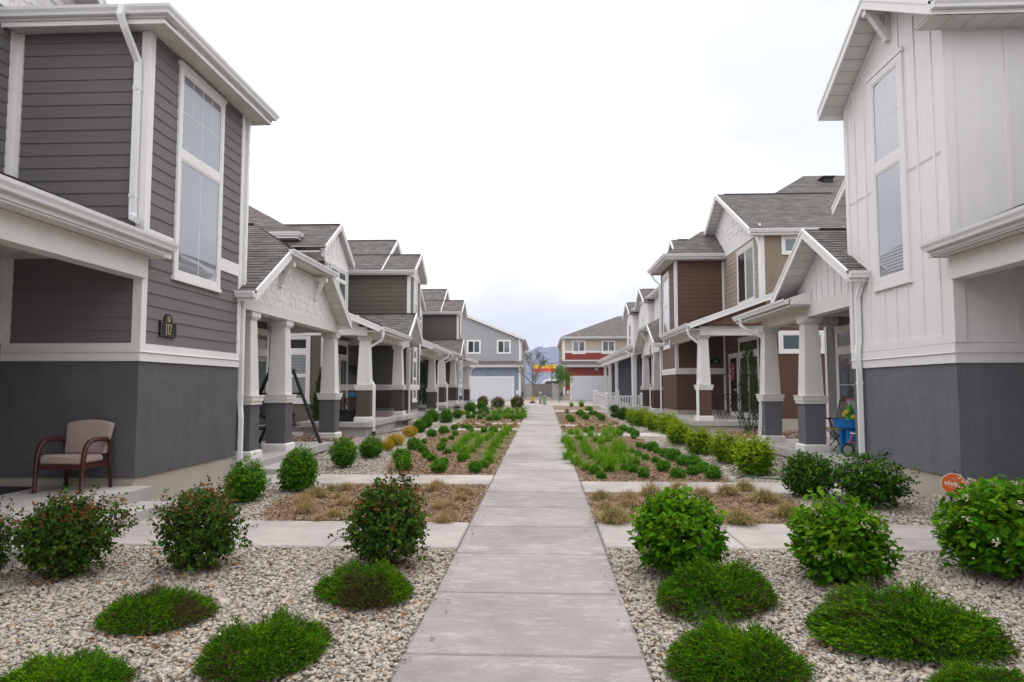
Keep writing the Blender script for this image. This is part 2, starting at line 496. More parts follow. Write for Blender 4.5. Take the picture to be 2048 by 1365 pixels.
def soffit_flat(parent, x0, x1, y0, y1, z, along='x', w=.3, name='soffit'):
    mb = MB()
    a, b = (x0, x1) if along == 'x' else (y0, y1)
    n = max(1, round((b - a) / w)); s_ = (b - a) / n
    for i in range(n):
        p, q = a + i * s_ + .004, a + (i + 1) * s_ - .004
        if along == 'x': mb.box(p, q, y0, y1, z, z + .012)
        else: mb.box(x0, x1, p, q, z, z + .012)
    mb.box(x0, x1, y0, y1, z + .0135, z + .03, 1)
    return mb.build(name, [SOFF, mat('soffit_groove', (.3, .29, .28), .8)], parent)

def window(parent, fr, u0, u1, v0, v1, lights, trim=.1, glass=None, tm=None, blind=False, blind_m=None, header=True, d0=0.0, grid=(), name='window'):
    """outer trim rectangle; lights = [(u0,u1,v0,v1)] in 0..1 of the inner opening"""
    glass = glass or GLASS; tm = tm or WHITE
    mb = MB()
    a0, a1, b0, b1 = u0 + trim, u1 - trim, v0 + trim, v1 - trim
    mb.fbox(fr, u0, a0, v0, v1, d0, .042); mb.fbox(fr, a1, u1, v0, v1, d0, .042)
    mb.fbox(fr, a0, a1, v0, b0, d0, .040); mb.fbox(fr, a0, a1, b1, v1, d0, .040)
    if header:
        mb.fbox(fr, u0 - .03, u1 + .03, v1 - .02, v1 + .05, d0, .058)
        mb.fbox(fr, u0 - .025, u1 + .025, v0 - .05, v0 + .015, d0, .056)
    panes = []
    W_, H_ = a1 - a0, b1 - b0
    occ = []
    for (p0, p1, q0, q1) in lights:
        x0, x1, y0, y1 = a0 + W_ * p0, a0 + W_ * p1, b0 + H_ * q0, b0 + H_ * q1
        s_ = min(.035, (x1 - x0) * .12)
        mb.fbox(fr, x0, x0 + s_, y0, y1, d0, .033); mb.fbox(fr, x1 - s_, x1, y0, y1, d0, .033)
        mb.fbox(fr, x0 + s_, x1 - s_, y0, y0 + s_, d0, .031); mb.fbox(fr, x0 + s_, x1 - s_, y1 - s_, y1, d0, .031)
        panes.append((x0 + s_, x1 - s_, y0 + s_, y1 - s_))
    # filler boards between the lights
    mb.fbox(fr, a0, a1, b0, b1, d0 - .004, .0155)
    vs = sorted(set([l[2] for l in lights] + [l[3] for l in lights]))
    for q, w in zip(vs, vs[1:]):
        if not any(l[2] <= q + 1e-6 and l[3] >= w - 1e-6 for l in lights):
            mb.fbox(fr, a0, a1, b0 + H_ * q, b0 + H_ * w, d0, .038)
    wo_ = mb.build(name, tm, parent)
    for i, (x0, x1, y0, y1) in enumerate(panes):
        mb = MB(); mb.fbox(fr, x0, x1, y0, y1, .016, .022)
        g = glass[i] if isinstance(glass, (list, tuple)) else glass
        mb.build('pane', g, wo_)
        if i < len(grid) and grid[i]:
            nx, rows = grid[i]
            mb = MB()
            for k in range(1, nx): mb.fbox(fr, x0 + (x1 - x0) * k / nx - .007, x0 + (x1 - x0) * k / nx + .007, y0 + (y1 - y0) * (rows[0] if rows else 0), y1, .022, .0245)
            if rows:
                yy = y0 + (y1 - y0) * rows[0]
                mb.fbox(fr, x0, x1, yy - .007, yy + .007, .022, .0255)
                if len(rows) > 1: mb.fbox(fr, (x0 + x1) / 2 - .007, (x0 + x1) / 2 + .007, y0, yy, .022, .0245)
            mb.build('muntin', VINYL, wo_)
        if blind and (blind is True or i in blind):
            mb = MB(); y = y0 + .02
            while y < y1 - .02:
                mb.hull([fr.P(x0, y, .0222), fr.P(x1, y, .0222), fr.P(x1, y + .028, .0232), fr.P(x0, y + .028, .0232)],
                        [fr.P(x0, y, .0226), fr.P(x1, y, .0226), fr.P(x1, y + .028, .0236), fr.P(x0, y + .028, .0236)])
                y += .052
            mb.build('blind', blind_m or mat('blind_slats', (.42, .44, .44), .4), wo_)
    return wo_

def column(parent, x0, y0, zb, zc, ped_mat, w=.43, zp=None, base=.15):
    """craftsman column: white base, stucco pedestal, trim band, tapered shaft, capital. zb base bottom, zc capital underside"""
    cx, cy, h = x0 + w / 2, y0 + w / 2, w / 2
    zp = zp if zp is not None else zb + 1.2
    bs_ = MB()
    bs_.taper(cx, cy, zb, zb + base * .8, h + .055, h + .055); bs_.taper(cx, cy, zb + base * .8, zb + base, h + .055, h + .025)
    mb = MB()
    mb.taper(cx, cy, zp - .17, zp - .10, h + .035, h + .035); mb.taper(cx, cy, zp - .10, zp - .015, h + .055, h + .055)
    mb.taper(cx, cy, zp - .015, zp + .01, h + .07, h + .07)
    mb.taper(cx, cy, zp + .01, zc, h - .012, h * .70)
    mb.taper(cx, cy, zc, zc + .035, h * .70 + .03, h * .70 + .03); mb.taper(cx, cy, zc + .035, zc + .16, h * .70 + .055, h * .70 + .055)
    c = mb.build('column', CREAM, parent)
    bs_.build('base', CREAM, c)
    mb = MB(); mb.taper(cx, cy, zb + base - .01, zp - .16, h, h)
    mb.build('pedestal', ped_mat, c)
    return c
def belt(mb, path, z0, z1, side=1):
    """two-piece water-table band with a drip ledge, swept round the walls"""
    zm = (z0 + z1) / 2
    mb.sweep([(*p, 0) for p in path], [(-.01, z0), (.028, z0), (.028, zm), (-.01, zm)], side)
    mb.sweep([(*p, 0) for p in path], [(-.01, zm + .002), (.05, zm + .002), (.045, zm + .016), (-.01, zm + .016)], side)
    mb.sweep([(*p, 0) for p in path], [(-.01, zm + .018), (.03, zm + .018), (.03, z1), (-.01, z1)], side)
def corner_boards(mb, x, y, z0, z1, fx, fy, w=.1, t=.026):
    """at an outside corner: a board on the x-facing wall and one on the y-facing wall. fx, fy: outward signs"""
    xa, xb = sorted((x, x + fx * t)); ya, yb = sorted((y + fy * t, y - fy * w))
    mb.box(xa, xb, ya, yb, z0, z1)
    xa, xb = sorted((x - fx * .001, x - fx * w)); ya, yb = sorted((y, y + fy * t * .98))
    mb.box(xa, xb, ya, yb, z0, z1)
def bracket(mb, fr, u, v, d=.42):
    """gable bracket: horizontal arm, wall plate, diagonal"""
    w = .065
    mb.fbox(fr, u - w, u + w, v - .11, v, .0, d)
    mb.fbox(fr, u - w, u + w, v - .55, v - .1, .0, .09)
    a = [fr.P(u - w * .8, v - .1, d - .06), fr.P(u - w * .8, v - .1, d - .18), fr.P(u - w * .8, v - .34, .09), fr.P(u - w * .8, v - .50, .09)]
    b = [fr.P(u + w * .8, v - .1, d - .06), fr.P(u + w * .8, v - .1, d - .18), fr.P(u + w * .8, v - .34, .09), fr.P(u + w * .8, v - .50, .09)]
    mb.hull(a, b)
def text_mesh(s, size, depth=.0, offset=.0):
    cu = bpy.data.curves.new('lettering', 'FONT'); cu.body = s; cu.size = size; cu.extrude = depth
    cu.offset = offset; cu.align_x = 'CENTER'; cu.align_y = 'CENTER'
    ob = bpy.data.objects.new('lettering', cu); COL.objects.link(ob)
    dg = bpy.context.evaluated_depsgraph_get()
    me = bpy.data.meshes.new_from_object(ob.evaluated_get(dg))
    vs = [tuple(v.co) for v in me.vertices]; fs = [tuple(p.vertices) for p in me.polygons]
    bpy.data.objects.remove(ob); bpy.data.curves.remove(cu); bpy.data.meshes.remove(me)
    return vs, fs
def add_text(mb, fr, s, u, v, size, n, sx=1.0, flip=1, offset=.0):
    vs, fs = text_mesh(s, size, 0, offset)
    b = len(mb.v)
    mb.v += [tuple(fr.P(u + flip * x * sx, v + y, n)) for x, y, z in vs]
    for f_ in fs:
        mb.f.append(tuple(b + i for i in f_)); mb.uv.append(None); mb.mi.append(0)
# ------------------------------------------------------------------ the setting: ground, beds, walks
GRAV = mat('gravel_bed', (.40, .35, .30), .95, var=.35, vs=38, bump=1.0, bs=34, detail=8, dist=.03)
BARK = mat('bark_bed', (.225, .148, .09), .95, var=.35, vs=45, bump=1.0, bs=50, detail=8, dist=.02)
def concrete_mat(name, col, streak=1.0):
    m = mat(name, col, .88, var=.05, vs=1.1, bump=.3, bs=140, spec=.25, detail=8, dist=.004, island=.045)
    t = m.node_tree; p = t.nodes['Principled BSDF']; lk = t.links.new
    src = p.inputs['Base Color'].links[0].from_socket
    tcn = N(t, 'ShaderNodeTexCoord')
    mpn = N(t, 'ShaderNodeMapping'); mpn.inputs['Scale'].default_value = (.9, 2.6, 1)
    lk(tcn.outputs['Object'], mpn.inputs[0])
    n = N(t, 'ShaderNodeTexNoise'); n.inputs['Scale'].default_value = 4.2; n.inputs['Detail'].default_value = 12; n.inputs['Roughness'].default_value = .78; n.inputs['Distortion'].default_value = .6
    lk(mpn.outputs[0], n.inputs['Vector'])
    r = N(t, 'ShaderNodeValToRGB'); r.color_ramp.elements[0].position = .50; r.color_ramp.elements[0].color = (0, 0, 0, 1); r.color_ramp.elements[1].position = .72; r.color_ramp.elements[1].color = (1, 1, 1, 1)
    lk(n.outputs['Fac'], r.inputs[0])
    mxn = N(t, 'ShaderNodeMixRGB'); mxn.inputs[2].default_value = (min(1, col[0] * 1.55), min(1, col[1] * 1.57), min(1, col[2] * 1.62), 1)
    ml = N(t, 'ShaderNodeMath', operation='MULTIPLY'); ml.inputs[1].default_value = 1.0 * streak
    lk(r.outputs[0], ml.inputs[0]); lk(ml.outputs[0], mxn.inputs[0]); lk(src, mxn.inputs[1])
    n2 = N(t, 'ShaderNodeTexNoise'); n2.inputs['Scale'].default_value = .55; n2.inputs['Detail'].default_value = 9; n2.inputs['Roughness'].default_value = .68
    lk(tcn.outputs['Object'], n2.inputs['Vector'])
    mr = N(t, 'ShaderNodeMapRange'); mr.inputs['From Min'].default_value = .3; mr.inputs['From Max'].default_value = .7; mr.inputs['To Min'].default_value = .72; mr.inputs['To Max'].default_value = 1.2
    lk(n2.outputs['Fac'], mr.inputs['Value'])
    # fine pores and hairline scuffs
    n3 = N(t, 'ShaderNodeTexNoise'); n3.inputs['Scale'].default_value = 95; n3.inputs['Detail'].default_value = 3
    lk(tcn.outputs['Object'], n3.inputs['Vector'])
    mr3 = N(t, 'ShaderNodeMapRange'); mr3.inputs['From Min'].default_value = .3; mr3.inputs['From Max'].default_value = .7; mr3.inputs['To Min'].default_value = .9; mr3.inputs['To Max'].default_value = 1.08
    lk(n3.outputs['Fac'], mr3.inputs['Value'])
    mm = N(t, 'ShaderNodeMath', operation='MULTIPLY'); lk(mr.outputs[0], mm.inputs[0]); lk(mr3.outputs[0], mm.inputs[1])
    vm = N(t, 'ShaderNodeVectorMath', operation='SCALE'); lk(mxn.outputs[0], vm.inputs[0]); lk(mm.outputs[0], vm.inputs['Scale'])
    lk(vm.outputs[0], p.inputs['Base Color'])
    return m
WALK = concrete_mat('walk_concrete', (.310, .283, .268))
WALK2 = concrete_mat('side_walk_concrete', (.39, .352, .328), .6)

mb = MB()
ys = [-60, -5, 0, 10, 20, 30, 40, 47, 100, 400, 1500, 3000]
for a, b in zip(ys, ys[1:]):
    mb.face([(-3000, a, gz(a) - .035), (3000, a, gz(a) - .035), (3000, b, gz(b) - .035), (-3000, b, gz(b) - .035)])
tag(mb.build('ground', GRAV), kind='structure')

PXL, PXR = -.89, .635
def slab_strip(mb, x0, x1, y0, y1, up=.0, th=.12, gap=.007):
    """one poured slab with eased edges"""
    e = .014
    a = lambda x, y, d: (x, y, gz(y) + up + d)
    x0 += gap; x1 -= gap; y0 += gap; y1 -= gap
    mb.hull([a(x0, y0, -th), a(x1, y0, -th), a(x1, y1, -th), a(x0, y1, -th)], [a(x0, y0, -e), a(x1, y0, -e), a(x1, y1, -e), a(x0, y1, -e)])
    mb.hull([a(x0, y0, -e), a(x1, y0, -e), a(x1, y1, -e), a(x0, y1, -e)], [a(x0 + e, y0 + e, 0), a(x1 - e, y0 + e, 0), a(x1 - e, y1 - e, 0), a(x0 + e, y1 - e, 0)])
mb = MB()
y = -.65
while y < 47.3:
    y2 = min(y + 1.262, 47.4)
    slab_strip(mb, PXL, PXR, y, y2)
    y = y2
mb.box(PXL + .02, PXR - .02, -1, 47.2, -.3, -.29)
tag(mb.build('path', WALK), kind='structure')
mb = MB()
def walk(x0, x1, y0, y1, up=.004):
    n = max(1, round((x1 - x0) / 1.35)); s_ = (x1 - x0) / n
    for i in range(n): slab_strip(mb, x0 + i * s_, x0 + (i + 1) * s_, y0, y1, up)
LW = [(7.13, 8.40, -5.0), (11.47, 12.55, -5.3), (23.8, 24.8, -5.3), (27.05, 28.1, -5.25), (39.9, 41.5, -5.3)]
RW = [(7.22, 8.48, 5.0), (10.75, 11.85, 5.4), (21.5, 22.8, 5.3), (26.1, 27.0, 5.2), (38.0, 39.8, 4.0)]
for a, b, x in LW: walk(x, PXL, a, b)
for a, b, x in RW: walk(PXR, x, a, b)
tag(mb.build('side_walks', WALK2), kind='structure')
mb = MB()
walk(-14, 16, 47.5, 49.0)
tag(mb.build('cross_walk', WALK2), kind='structure')
mb = MB()
mb.face([(-30, 62.0, .387), (-2.2, 62.0, .387), (-2.2, 66.9, .395), (-30, 66.9, .395)]); mb.face([(1.9, 62, .387), (30, 62, .387), (30, 66.9, .395), (1.9, 66.9, .395)])
tag(mb.build('driveway', CONC), kind='structure')

BEDS = [
    [(-3.47, 8.44), (-.91, 8.44), (-.91, 11.43), (-3.15, 11.43), (-3.72, 10.7), (-3.85, 10.0), (-3.7, 9.1)],
    [(.655, 8.52), (3.05, 8.52), (3.45, 9.3), (3.6, 10.2), (3.55, 10.7), (.655, 10.7)],
    [(-2.9, 12.6), (-.91, 12.6), (-.91, 23.75), (-3.3, 23.75), (-3.5, 20.6), (-3.45, 16.5), (-3.2, 14.2)],
    [(.655, 11.9), (3.2, 11.9), (3.25, 12.6), (3.05, 14.5), (2.95, 17), (2.9, 20), (2.75, 21.4), (.655, 21.4)],
    [(-3.3, 24.85), (-.91, 24.85), (-.91, 27.0), (-3.4, 27.0)],
    [(.655, 22.85), (2.8, 22.85), (2.85, 26.05), (.655, 26.05)],
    [(-3.4, 28.15), (-.91, 28.15), (-.91, 39.85), (-3.5, 39.85)],
    [(.655, 27.05), (2.9, 27.05), (3.2, 37.9), (.655, 37.9)],
    [(-3.3, 41.55), (-.91, 41.55), (-.91, 43.2), (-3.3, 43.2)],
    [(.655, 39.85), (3.2, 39.85), (3.4, 47.2), (.655, 47.2)],
]
mb = MB()
for b in BEDS:
    mb.hull([(x, y, gz(y) - .034) for x, y in b], [(x, y, gz(y) - .012) for x, y in b])
tag(mb.build('mulch_bed', BARK), kind='structure')

# far mountain ridge
def ridge(name, Y, prof, col, depth, seed):
    rg = random.Random(seed)
    mb = MB(); k = Y / 1365.0; n = 14
    rows = []
    xs = [p[0] for p in prof]
    X = np.linspace(xs[0], xs[-1], 150); H = np.interp(X, xs, [p[1] for p in prof])
    nz_ = np.array([rg.uniform(-1, 1) for _ in X]); H = H + np.convolve(nz_, np.ones(3) / 3, 'same') * 3.2
    for j in range(n + 1):
        t = j / n
        rows.append([(x * k, Y - (1 - t) * depth + math.sin(i * 1.7 + j * 2.1) * depth * .025, max(0, h * k * (t ** 1.25) * (1 + (.16 * math.sin(i * .9 + j) + .1 * math.sin(i * .37)) * (1 - t)) + CAMH * t)) for i, (x, h) in enumerate(zip(X, H))])
    for j in range(n):
        for i in range(len(X) - 1):
            mb.face([rows[j][i], rows[j][i + 1], rows[j + 1][i + 1], rows[j + 1][i]])
    return tag(mb.build(name, col), kind='structure')
ridge('mountains', 2600, [(-900, 40), (-700, 60), (-300, 46), (-60, 62), (-36, 66), (-18, 78), (-10, 83.5), (-3, 80), (4, 77), (12, 78), (24, 80), (32, 76), (60, 86), (300, 60), (900, 55)],
      mat('mountain_slope', (.075, .085, .10), 1, var=.35, vs=.02, detail=8), 500, 4)

# ------------------------------------------------------------------ house colours
G1 = sid('grey_siding_east', (.168, .156, .155)); G1s = sids('grey_siding_south', (.168, .156, .155))
ST1 = stucco('dark_grey_stucco', (.122, .119, .127))
GR1 = stucco('slate_stucco', (.152, .157, .172))
OL = sid('olive_siding_east', (.140, .132, .104)); OLs = sids('olive_siding_south_shaded', (.125, .116, .088)); OST = stucco('olive_stucco', (.088, .078, .058)); OTAN = stucco('olive_tan_stucco', (.165, .142, .108))  # same olive siding twice: south copy has its shade painted into the colour
TP = sid('umber_siding_east', (.15, .128, .115)); TPs = sids('umber_siding_south_shaded', (.115, .094, .083)); TST = stucco('umber_stucco', (.085, .068, .058))  # umber south copy is darkened in colour for the shaded side
BR = sid('brown_siding_west', (.150, .090, .066)); BRs = sids('brown_siding_south_shaded', (.125, .066, .044)); BST = stucco('brown_stucco', (.118, .068, .048)); TAN = stucco('tan_stucco', (.275, .222, .165)); TAUPE = sid('taupe_siding', (.37, .31, .245))  # brown siding facing south carries shade in its colour, west copy is lighter
WB = mat('white_board', (.78, .76, .75), .6, streaks=.05, var=.03, vs=2.5, bump=.12, bs=50)
SHK = mat('white_shakes', (.78, .755, .73), .65, var=.03, vs=4, bump=.15, bs=60, island=.04)
ASH = sid('ash_siding', (.165, .165, .165))

# ------------------------------------------------------------------ nearest house on the left
def house_near_left():
    r = empty('townhouse', (-9, 9.3, 0), 'dark grey lap-sided townhouse nearest on the left, tall two-pane window and white column porch', 'house')
    XT = -5.65
    mb = MB(); mb.box(-14, -7.65, 2, 12.6, -.2, 6.86); mb.box(-14, -7.652, 12.6, 19.0, -.2, 3.75)
    mb.box(-7.66, XT, 9.3, 12.4, .46, 2.12); mb.box(-14, XT, -3, 2.6, -.2, 6.86)  # last box: unseen end wing, added to keep light off the porch
    mb.build('wall', ST1, r)
    mb = MB(); mb.box(-7.66, XT - .03, 9.33, 12.37, -.2, .46); mb.build('foundation', FOUND, r)
    mb = MB(); mb.box(-7.64, XT, 9.3, 12.4, 2.12, 6.84)
    mb.siding(FE(XT), rect(9.4, 12.3, 2.33, 6.84), .185); mb.cut(); mb.siding(FE(-7.65), rect(2.2, 9.2, .4, 6.84), .185); mb.cut(); mb.siding(FE(-7.652), rect(12.45, 18.9, .34, 3.7), .185)
    mb.build('siding', G1, r)
    mb = MB(); mb.siding(FS(9.3), rect(-7.56, XT - .1, 2.33, 3.55), .185); mb.siding(FS(9.3), rect(-7.56, XT - .1, 3.55, 6.84), .185); mb.build('siding', G1s, r)
    mb = MB(); belt(mb, [(-7.64, 9.3), (XT, 9.3), (XT, 12.4)], 2.08, 2.33)
    corner_boards(mb, XT, 9.3, 2.33, 6.84, 1, -1, .105); corner_boards(mb, XT, 12.4, 2.33, 6.84, 1, 1, .1)
    mb.box(-7.62, -7.52, 9.27, 9.3, 2.33, 6.84); mb.box(-7.65, -7.62, 9.18, 9.298, 2.33, 6.84)
    mb.fbox(FE(XT), 9.405, 10.05, 3.76, 3.98, 0, .024); mb.fbox(FE(XT), 11.58, 12.3, 3.76, 3.98, 0, .024)
    mb.build('trim', WHITE, r)
    window(r, FE(XT), 10.07, 11.55, 3.40, 6.74, [(0, 1, 0, .565), (0, 1, .605, 1)], glass=[GLASS_PALE, GLASS_PALE], trim=.085, grid=[(2, ()), (4, (.5, 1))])
    # hip roof of the tower
    ex, ey0, ey1, ez = -5.265, 9.0, 12.77, 7.03
    mb = MB()
    roof_plane(mb, [(-8.4, ey0, ez), (ex, ey0, ez), (-7.2, ey0 + 2, ez + 1.0), (-8.4, ey0 + 2, ez + 1)])
    roof_plane(mb, [(ex, ey0, ez), (ex, ey1, ez), (-7.2, ey1 - 2, ez + 1.0), (-7.2, ey0 + 2, ez + 1)])
    roof_plane(mb, [(ex, ey1, ez), (-8.4, ey1, ez), (-8.4, ey1 - 2, ez + 1), (-7.2, ey1 - 2, ez + 1.0)])
    mb.build('roof', [SHINGLE, WHITE], r)
    pts = [(-9.2, ey0, ez), (ex, ey0, ez), (ex, ey1, ez), (-8.4, ey1, ez)]
    gutter(r, pts, 1); fascia(r, pts, 1, .23)
    soffit_flat(r, -8.6, ex + .0, ey0, 9.3, 6.85, 'x'); soffit_flat(r, XT, ex, 9.302, 12.4, 6.85, 'y'); soffit_flat(r, -7.6, ex, 12.402, ey1, 6.85, 'x')
    # upper gable behind the eave
    gable_roof(r, 1, -7.2, -13, -7.6, 7.4, 3.6, 7.75, .6, gut=False)
    mb = MB(); mb.shakes(FE(-7.6), gable_poly(4, 10.8, 7.08, 7.4, 3.6, 7.75, .6), .16, 3); mb.build('gable', SHK, r)
    # south porch
    mb = MB(); roof_plane(mb, [(-5.34, 2, 3.77), (-5.34, 9.5, 3.77), (-7.66, 9.5, 4.75), (-7.66, 2, 4.75)]); mb.build('porch_roof', [SHINGLE, WHITE], r)
    pts = [(-5.34, 2, 3.77), (-5.34, 9.5, 3.77)]
    gutter(r, pts, 1); fascia(r, pts, 1, .21)
    mb = MB(); mb.ext(FS(9.50), [(-5.645, 3.56), (-5.34, 3.56), (-5.34, 3.755), (-5.645, 3.93)], 0, .02); mb.box(-5.645, -5.34, 9.31, 9.478, 3.55, 3.74); mb.build('fascia', WHITE, r)
    soffit_flat(r, -5.56, -5.34, 2, 9.3, 3.555, 'y'); soffit_flat(r, -7.65, -5.8, 2, 9.26, 3.53, 'y', name='ceiling')
    mb = MB(); mb.box(-5.8, -5.56, 2, 9.29, 3.24, 3.55); mb.build('beam', CREAM, r)
    downspout(r, [(-5.82, 8.90, 7.0), (-5.82, 8.86, 6.85), (-5.79, 8.92, 6.7), (-5.76, 9.2, 6.35), (-5.76, 9.21, 6.2), (-5.76, 9.21, 4.16), (-5.72, 9.16, 4.06), (-5.62, 9.1, 4.02)], .056)
    downspout(r, [(-5.62, 12.52, 6.85), (-5.62, 12.5, 3.3), (-5.62, 12.5, 1.35), (-5.585, 12.46, 1.15), (-5.585, 12.46, .35), (-5.45, 12.3, .22)], .05)
    mb = MB(); mb.box(-7.66, -5.37, 3, 9.295, .19, .355); mb.box(-7.66, -5.46, 3, 9.29, -.1, .19); mb.cut(); mb.box(-7.6, -5.3, 12.4, 17.2, .17, .33); mb.box(-7.6, -5.42, 12.4, 17.1, -.1, .17)
    b = mb.build('porch_slab', CONC, r)
    mb = MB(); mb.box(-5.46, -4.92, 5.6, 9.0, -.05, .2); mb.cut(); mb.box(-5.3, -4.9, 12.45, 14.2, .0, .21); mb.build('step', CONC, r)
    # north porch with the clipped gable
    yc, half, ze, m, cz, xf, xw = 15.41, 3.14, 3.49, .64, 4.6, -5.3, -5.66
    gable_roof(r, 1, xf, -9.5, xw, yc, half, ze, m, cz, xs=-7.64)
    mb = MB(); mb.shakes(FE(xw), gable_poly(12.6, 18.3, 3.40, yc, half, ze, m, cz), .165, 8); mb.build('gable', SHK, r)
    mb = MB(); mb.box(xw - .26, xw + .025, 12.62, 18.84, 3.20, 3.42); mb.cut(); mb.box(-7.6, xw - .27, 18.5, 18.72, 3.22, 3.41); mb.cut(); mb.box(-7.6, xw - .27, 14.9, 15.1, 3.22, 3.46)
    mb.build('beam', CREAM, r)
    mb = MB(); bracket(mb, FE(xw), 14.3, 4.4, .34); mb.cut(); bracket(mb, FE(xw), 16.5, 4.4, .34); mb.build('bracket', CREAM, r)
    soffit_flat(r, -7.64, xw - .27, 12.45, 18.5, 3.49, 'y', name='ceiling')
    for y0 in (13.0, 14.8, 18.38): column(r, -6.08, y0, .33, 3.05, ST1, .43, 1.54)
    window(r, FE(-7.652), 16.9, 18.62, .72, 3.24, [(0, 1, 0, .76), (0, 1, .82, 1)], glass=[GLASS_TEAL, GLASS_DARK], trim=.09, grid=[(2, ())])
    mb = MB(); mb.box(-7.66, -7.61, 18.9, 19.02, .34, 3.5); mb.build('corner_trim', WHITE, r)
house_near_left()

# ------------------------------------------------------------------ the two olive / umber row houses on the left
def row_house(dy, dz, E, S, ST, SW, label, near):
    r = empty('townhouse', (-9, 23 + dy, dz), label, 'house')
    T = lambda q: (q[0], q[1] + dy, q[2] + dz)
    def bx(mb, x0, x1, y0, y1, z0, z1, m=0): mb.box(x0, x1, y0 + dy, y1 + dy, z0 + dz, z1 + dz, m)
    def rc(a, b, c, d): return rect(a + dy, b + dy, c + dz, d + dz)
    XM, XT = -7.65, -5.58
    mb = MB(); bx(mb, -15, XM, 23.4, 36.2, -.6, 4.4); bx(mb, -15, -8.72, 23.402, 36.19, 4.4, 6.95)
    mb.build('wall', SW, r)
    mb = MB(); bx(mb, XM + .001, XM + .004, 23.42, 36.2, .3, 1.6); bx(mb, XM, XT, 28.2, 30.6, .76, 1.6); mb.build('stucco', ST, r)
    mb = MB(); bx(mb, XM, XT - .03, 28.23, 30.57, -.4, .76); mb.build('foundation', FOUND, r)
    mb = MB(); bx(mb, XM, XT, 28.2, 30.6, 1.6, 6.6); bx(mb, -8.7, XM, 28.2, 30.6, 4.4, 6.6); mb.cut(); bx(mb, -14, XM, 23.75, 26.3, 4.4, 6.45); mb.cut()
    mb.siding(FE(XT), rc(28.3, 30.5, 1.8, 6.5), .185); mb.cut(); mb.siding(FE(XM), rc(23.5, 28.2, 1.8, 3.75), .185); mb.cut(); mb.siding(FE(XM), rc(30.6, 36.1, 1.8, 3.75), .185); mb.cut(); mb.siding(FE(XM), rc(23.85, 26.2, 4.4, 6.0), .185); mb.cut(); mb.siding(FE(-8.72), rc(26.3, 28.2, 4.4, 6.7), .185)
    mb.build('siding', E, r)
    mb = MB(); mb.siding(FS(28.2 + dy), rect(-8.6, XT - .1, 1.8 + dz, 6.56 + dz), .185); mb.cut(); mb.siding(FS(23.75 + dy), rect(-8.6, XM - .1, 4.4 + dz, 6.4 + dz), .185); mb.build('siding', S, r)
    mb = MB(); belt(mb, [(XM, 23.5 + dy), (XM, 28.2 + dy), (XT, 28.2 + dy), (XT, 30.6 + dy)], 1.58 + dz, 1.81 + dz)
    corner_boards(mb, XT, 28.2 + dy, 1.81 + dz, 6.52 + dz, 1, -1, .1); corner_boards(mb, XT, 30.6 + dy, 1.81 + dz, 6.52 + dz, 1, 1, .1)
    corner_boards(mb, XM, 23.75 + dy, 4.4 + dz, 6.4 + dz, 1, -1, .1); bx(mb, XM - .06, XM + .03, 23.37, 23.44, .95, 3.8)
    bx(mb, XM, XM + .03, 26.15, 26.25, 4.4, 6.3)
    mb.build('trim', WHITE, r)
    # main hip roof
    c0 = (-8.48, 22.95, 7.06); m = .58; k = 5.6
    mb = MB()
    roof_plane(mb, [T((-17, 22.95, 7.06)), T(c0), T((c0[0] - k, c0[1] + k, c0[2] + m * k)), T((-17, c0[1] + k, c0[2] + m * k))])
    roof_plane(mb, [T(c0), T((-8.48, 34, 7.06)), T((c0[0] - k, 30, c0[2] + m * k)), T((c0[0] - k, c0[1] + k, c0[2] + m * k))])
    mb.build('roof', [SHINGLE, WHITE], r)
    pts = [T((-14, 22.95, 7.06)), T(c0), T((-8.48, 23.3, 7.06))]
    gutter(r, pts, 1); fascia(r, pts, 1, .2); soffit_flat(r, -14, -8.5, 22.96 + dy, 23.4 + dy, 6.86 + dz, 'x')
    # bay gable with the window band
    yc, half, ze, mm = 24.68 + dy, 1.80, 6.56 + dz, .65
    gable_roof(r, 1, -7.47, -10.5, XM, yc, half, ze, mm, gut=False)
    mb = MB(); mb.battens(FE(XM), gable_poly(yc - 1.6, yc + 1.6, 6.25 + dz, yc, half, ze, mm), .3); mb.fbox(FE(XM), yc - 1.3, yc + 1.5, 6.12 + dz, 6.36 + dz, 0, .03); mb.build('gable', WB, r)
    window(r, FE(XM), 23.98 + dy, 26.0 + dy, 4.75 + dz, 6.15 + dz, [(0, .47, 0, .68), (.53, 1, 0, .68), (0, .47, .75, 1), (.53, 1, .75, 1)], trim=.09, glass=GLASS_TEAL)
    mb = MB(); bx(mb, -10, XM - .01, 22.9, 23.76, 6.36, 6.40); bx(mb, -10, XM - .01, 23.72, 23.748, 6.2, 6.7); mb.build('soffit', SOFF, r)
    # tower gable
    yc, half, ze, mm = 29.42 + dy, 1.49, 6.58 + dz, .62
    gable_roof(r, 1, -5.32, -9, XT, yc, half, ze, mm, xs=-8.6)
    mb = MB(); mb.battens(FE(XT), gable_poly(yc - 1.2, yc + 1.2, 6.5 + dz, yc, half, ze, mm), .3); mb.fbox(FE(XT), yc - 1.2, yc + 1.2, 6.4 + dz, 6.55 + dz, 0, .03); mb.build('gable', WB, r)
    soffit_flat(r, XM - .9, XT + .2, 27.94 + dy, 28.2 + dy, 6.40 + dz, 'x')
    # big gable behind the tower
    gable_roof(r, 1, -6.72, -13, -7.1, 31.0 + dy, 3.1, 6.58 + dz, .62, gut=False, soff=True)
    mb = MB(); mb.battens(FE(-7.1), gable_poly(28 + dy, 34 + dy, 6.5 + dz, 31 + dy, 3.1, 6.58 + dz, .62), .3); bx(mb, -13, -7.12, 28.3, 33.7, 6.4, 6.6); mb.build('gable', WB, r)
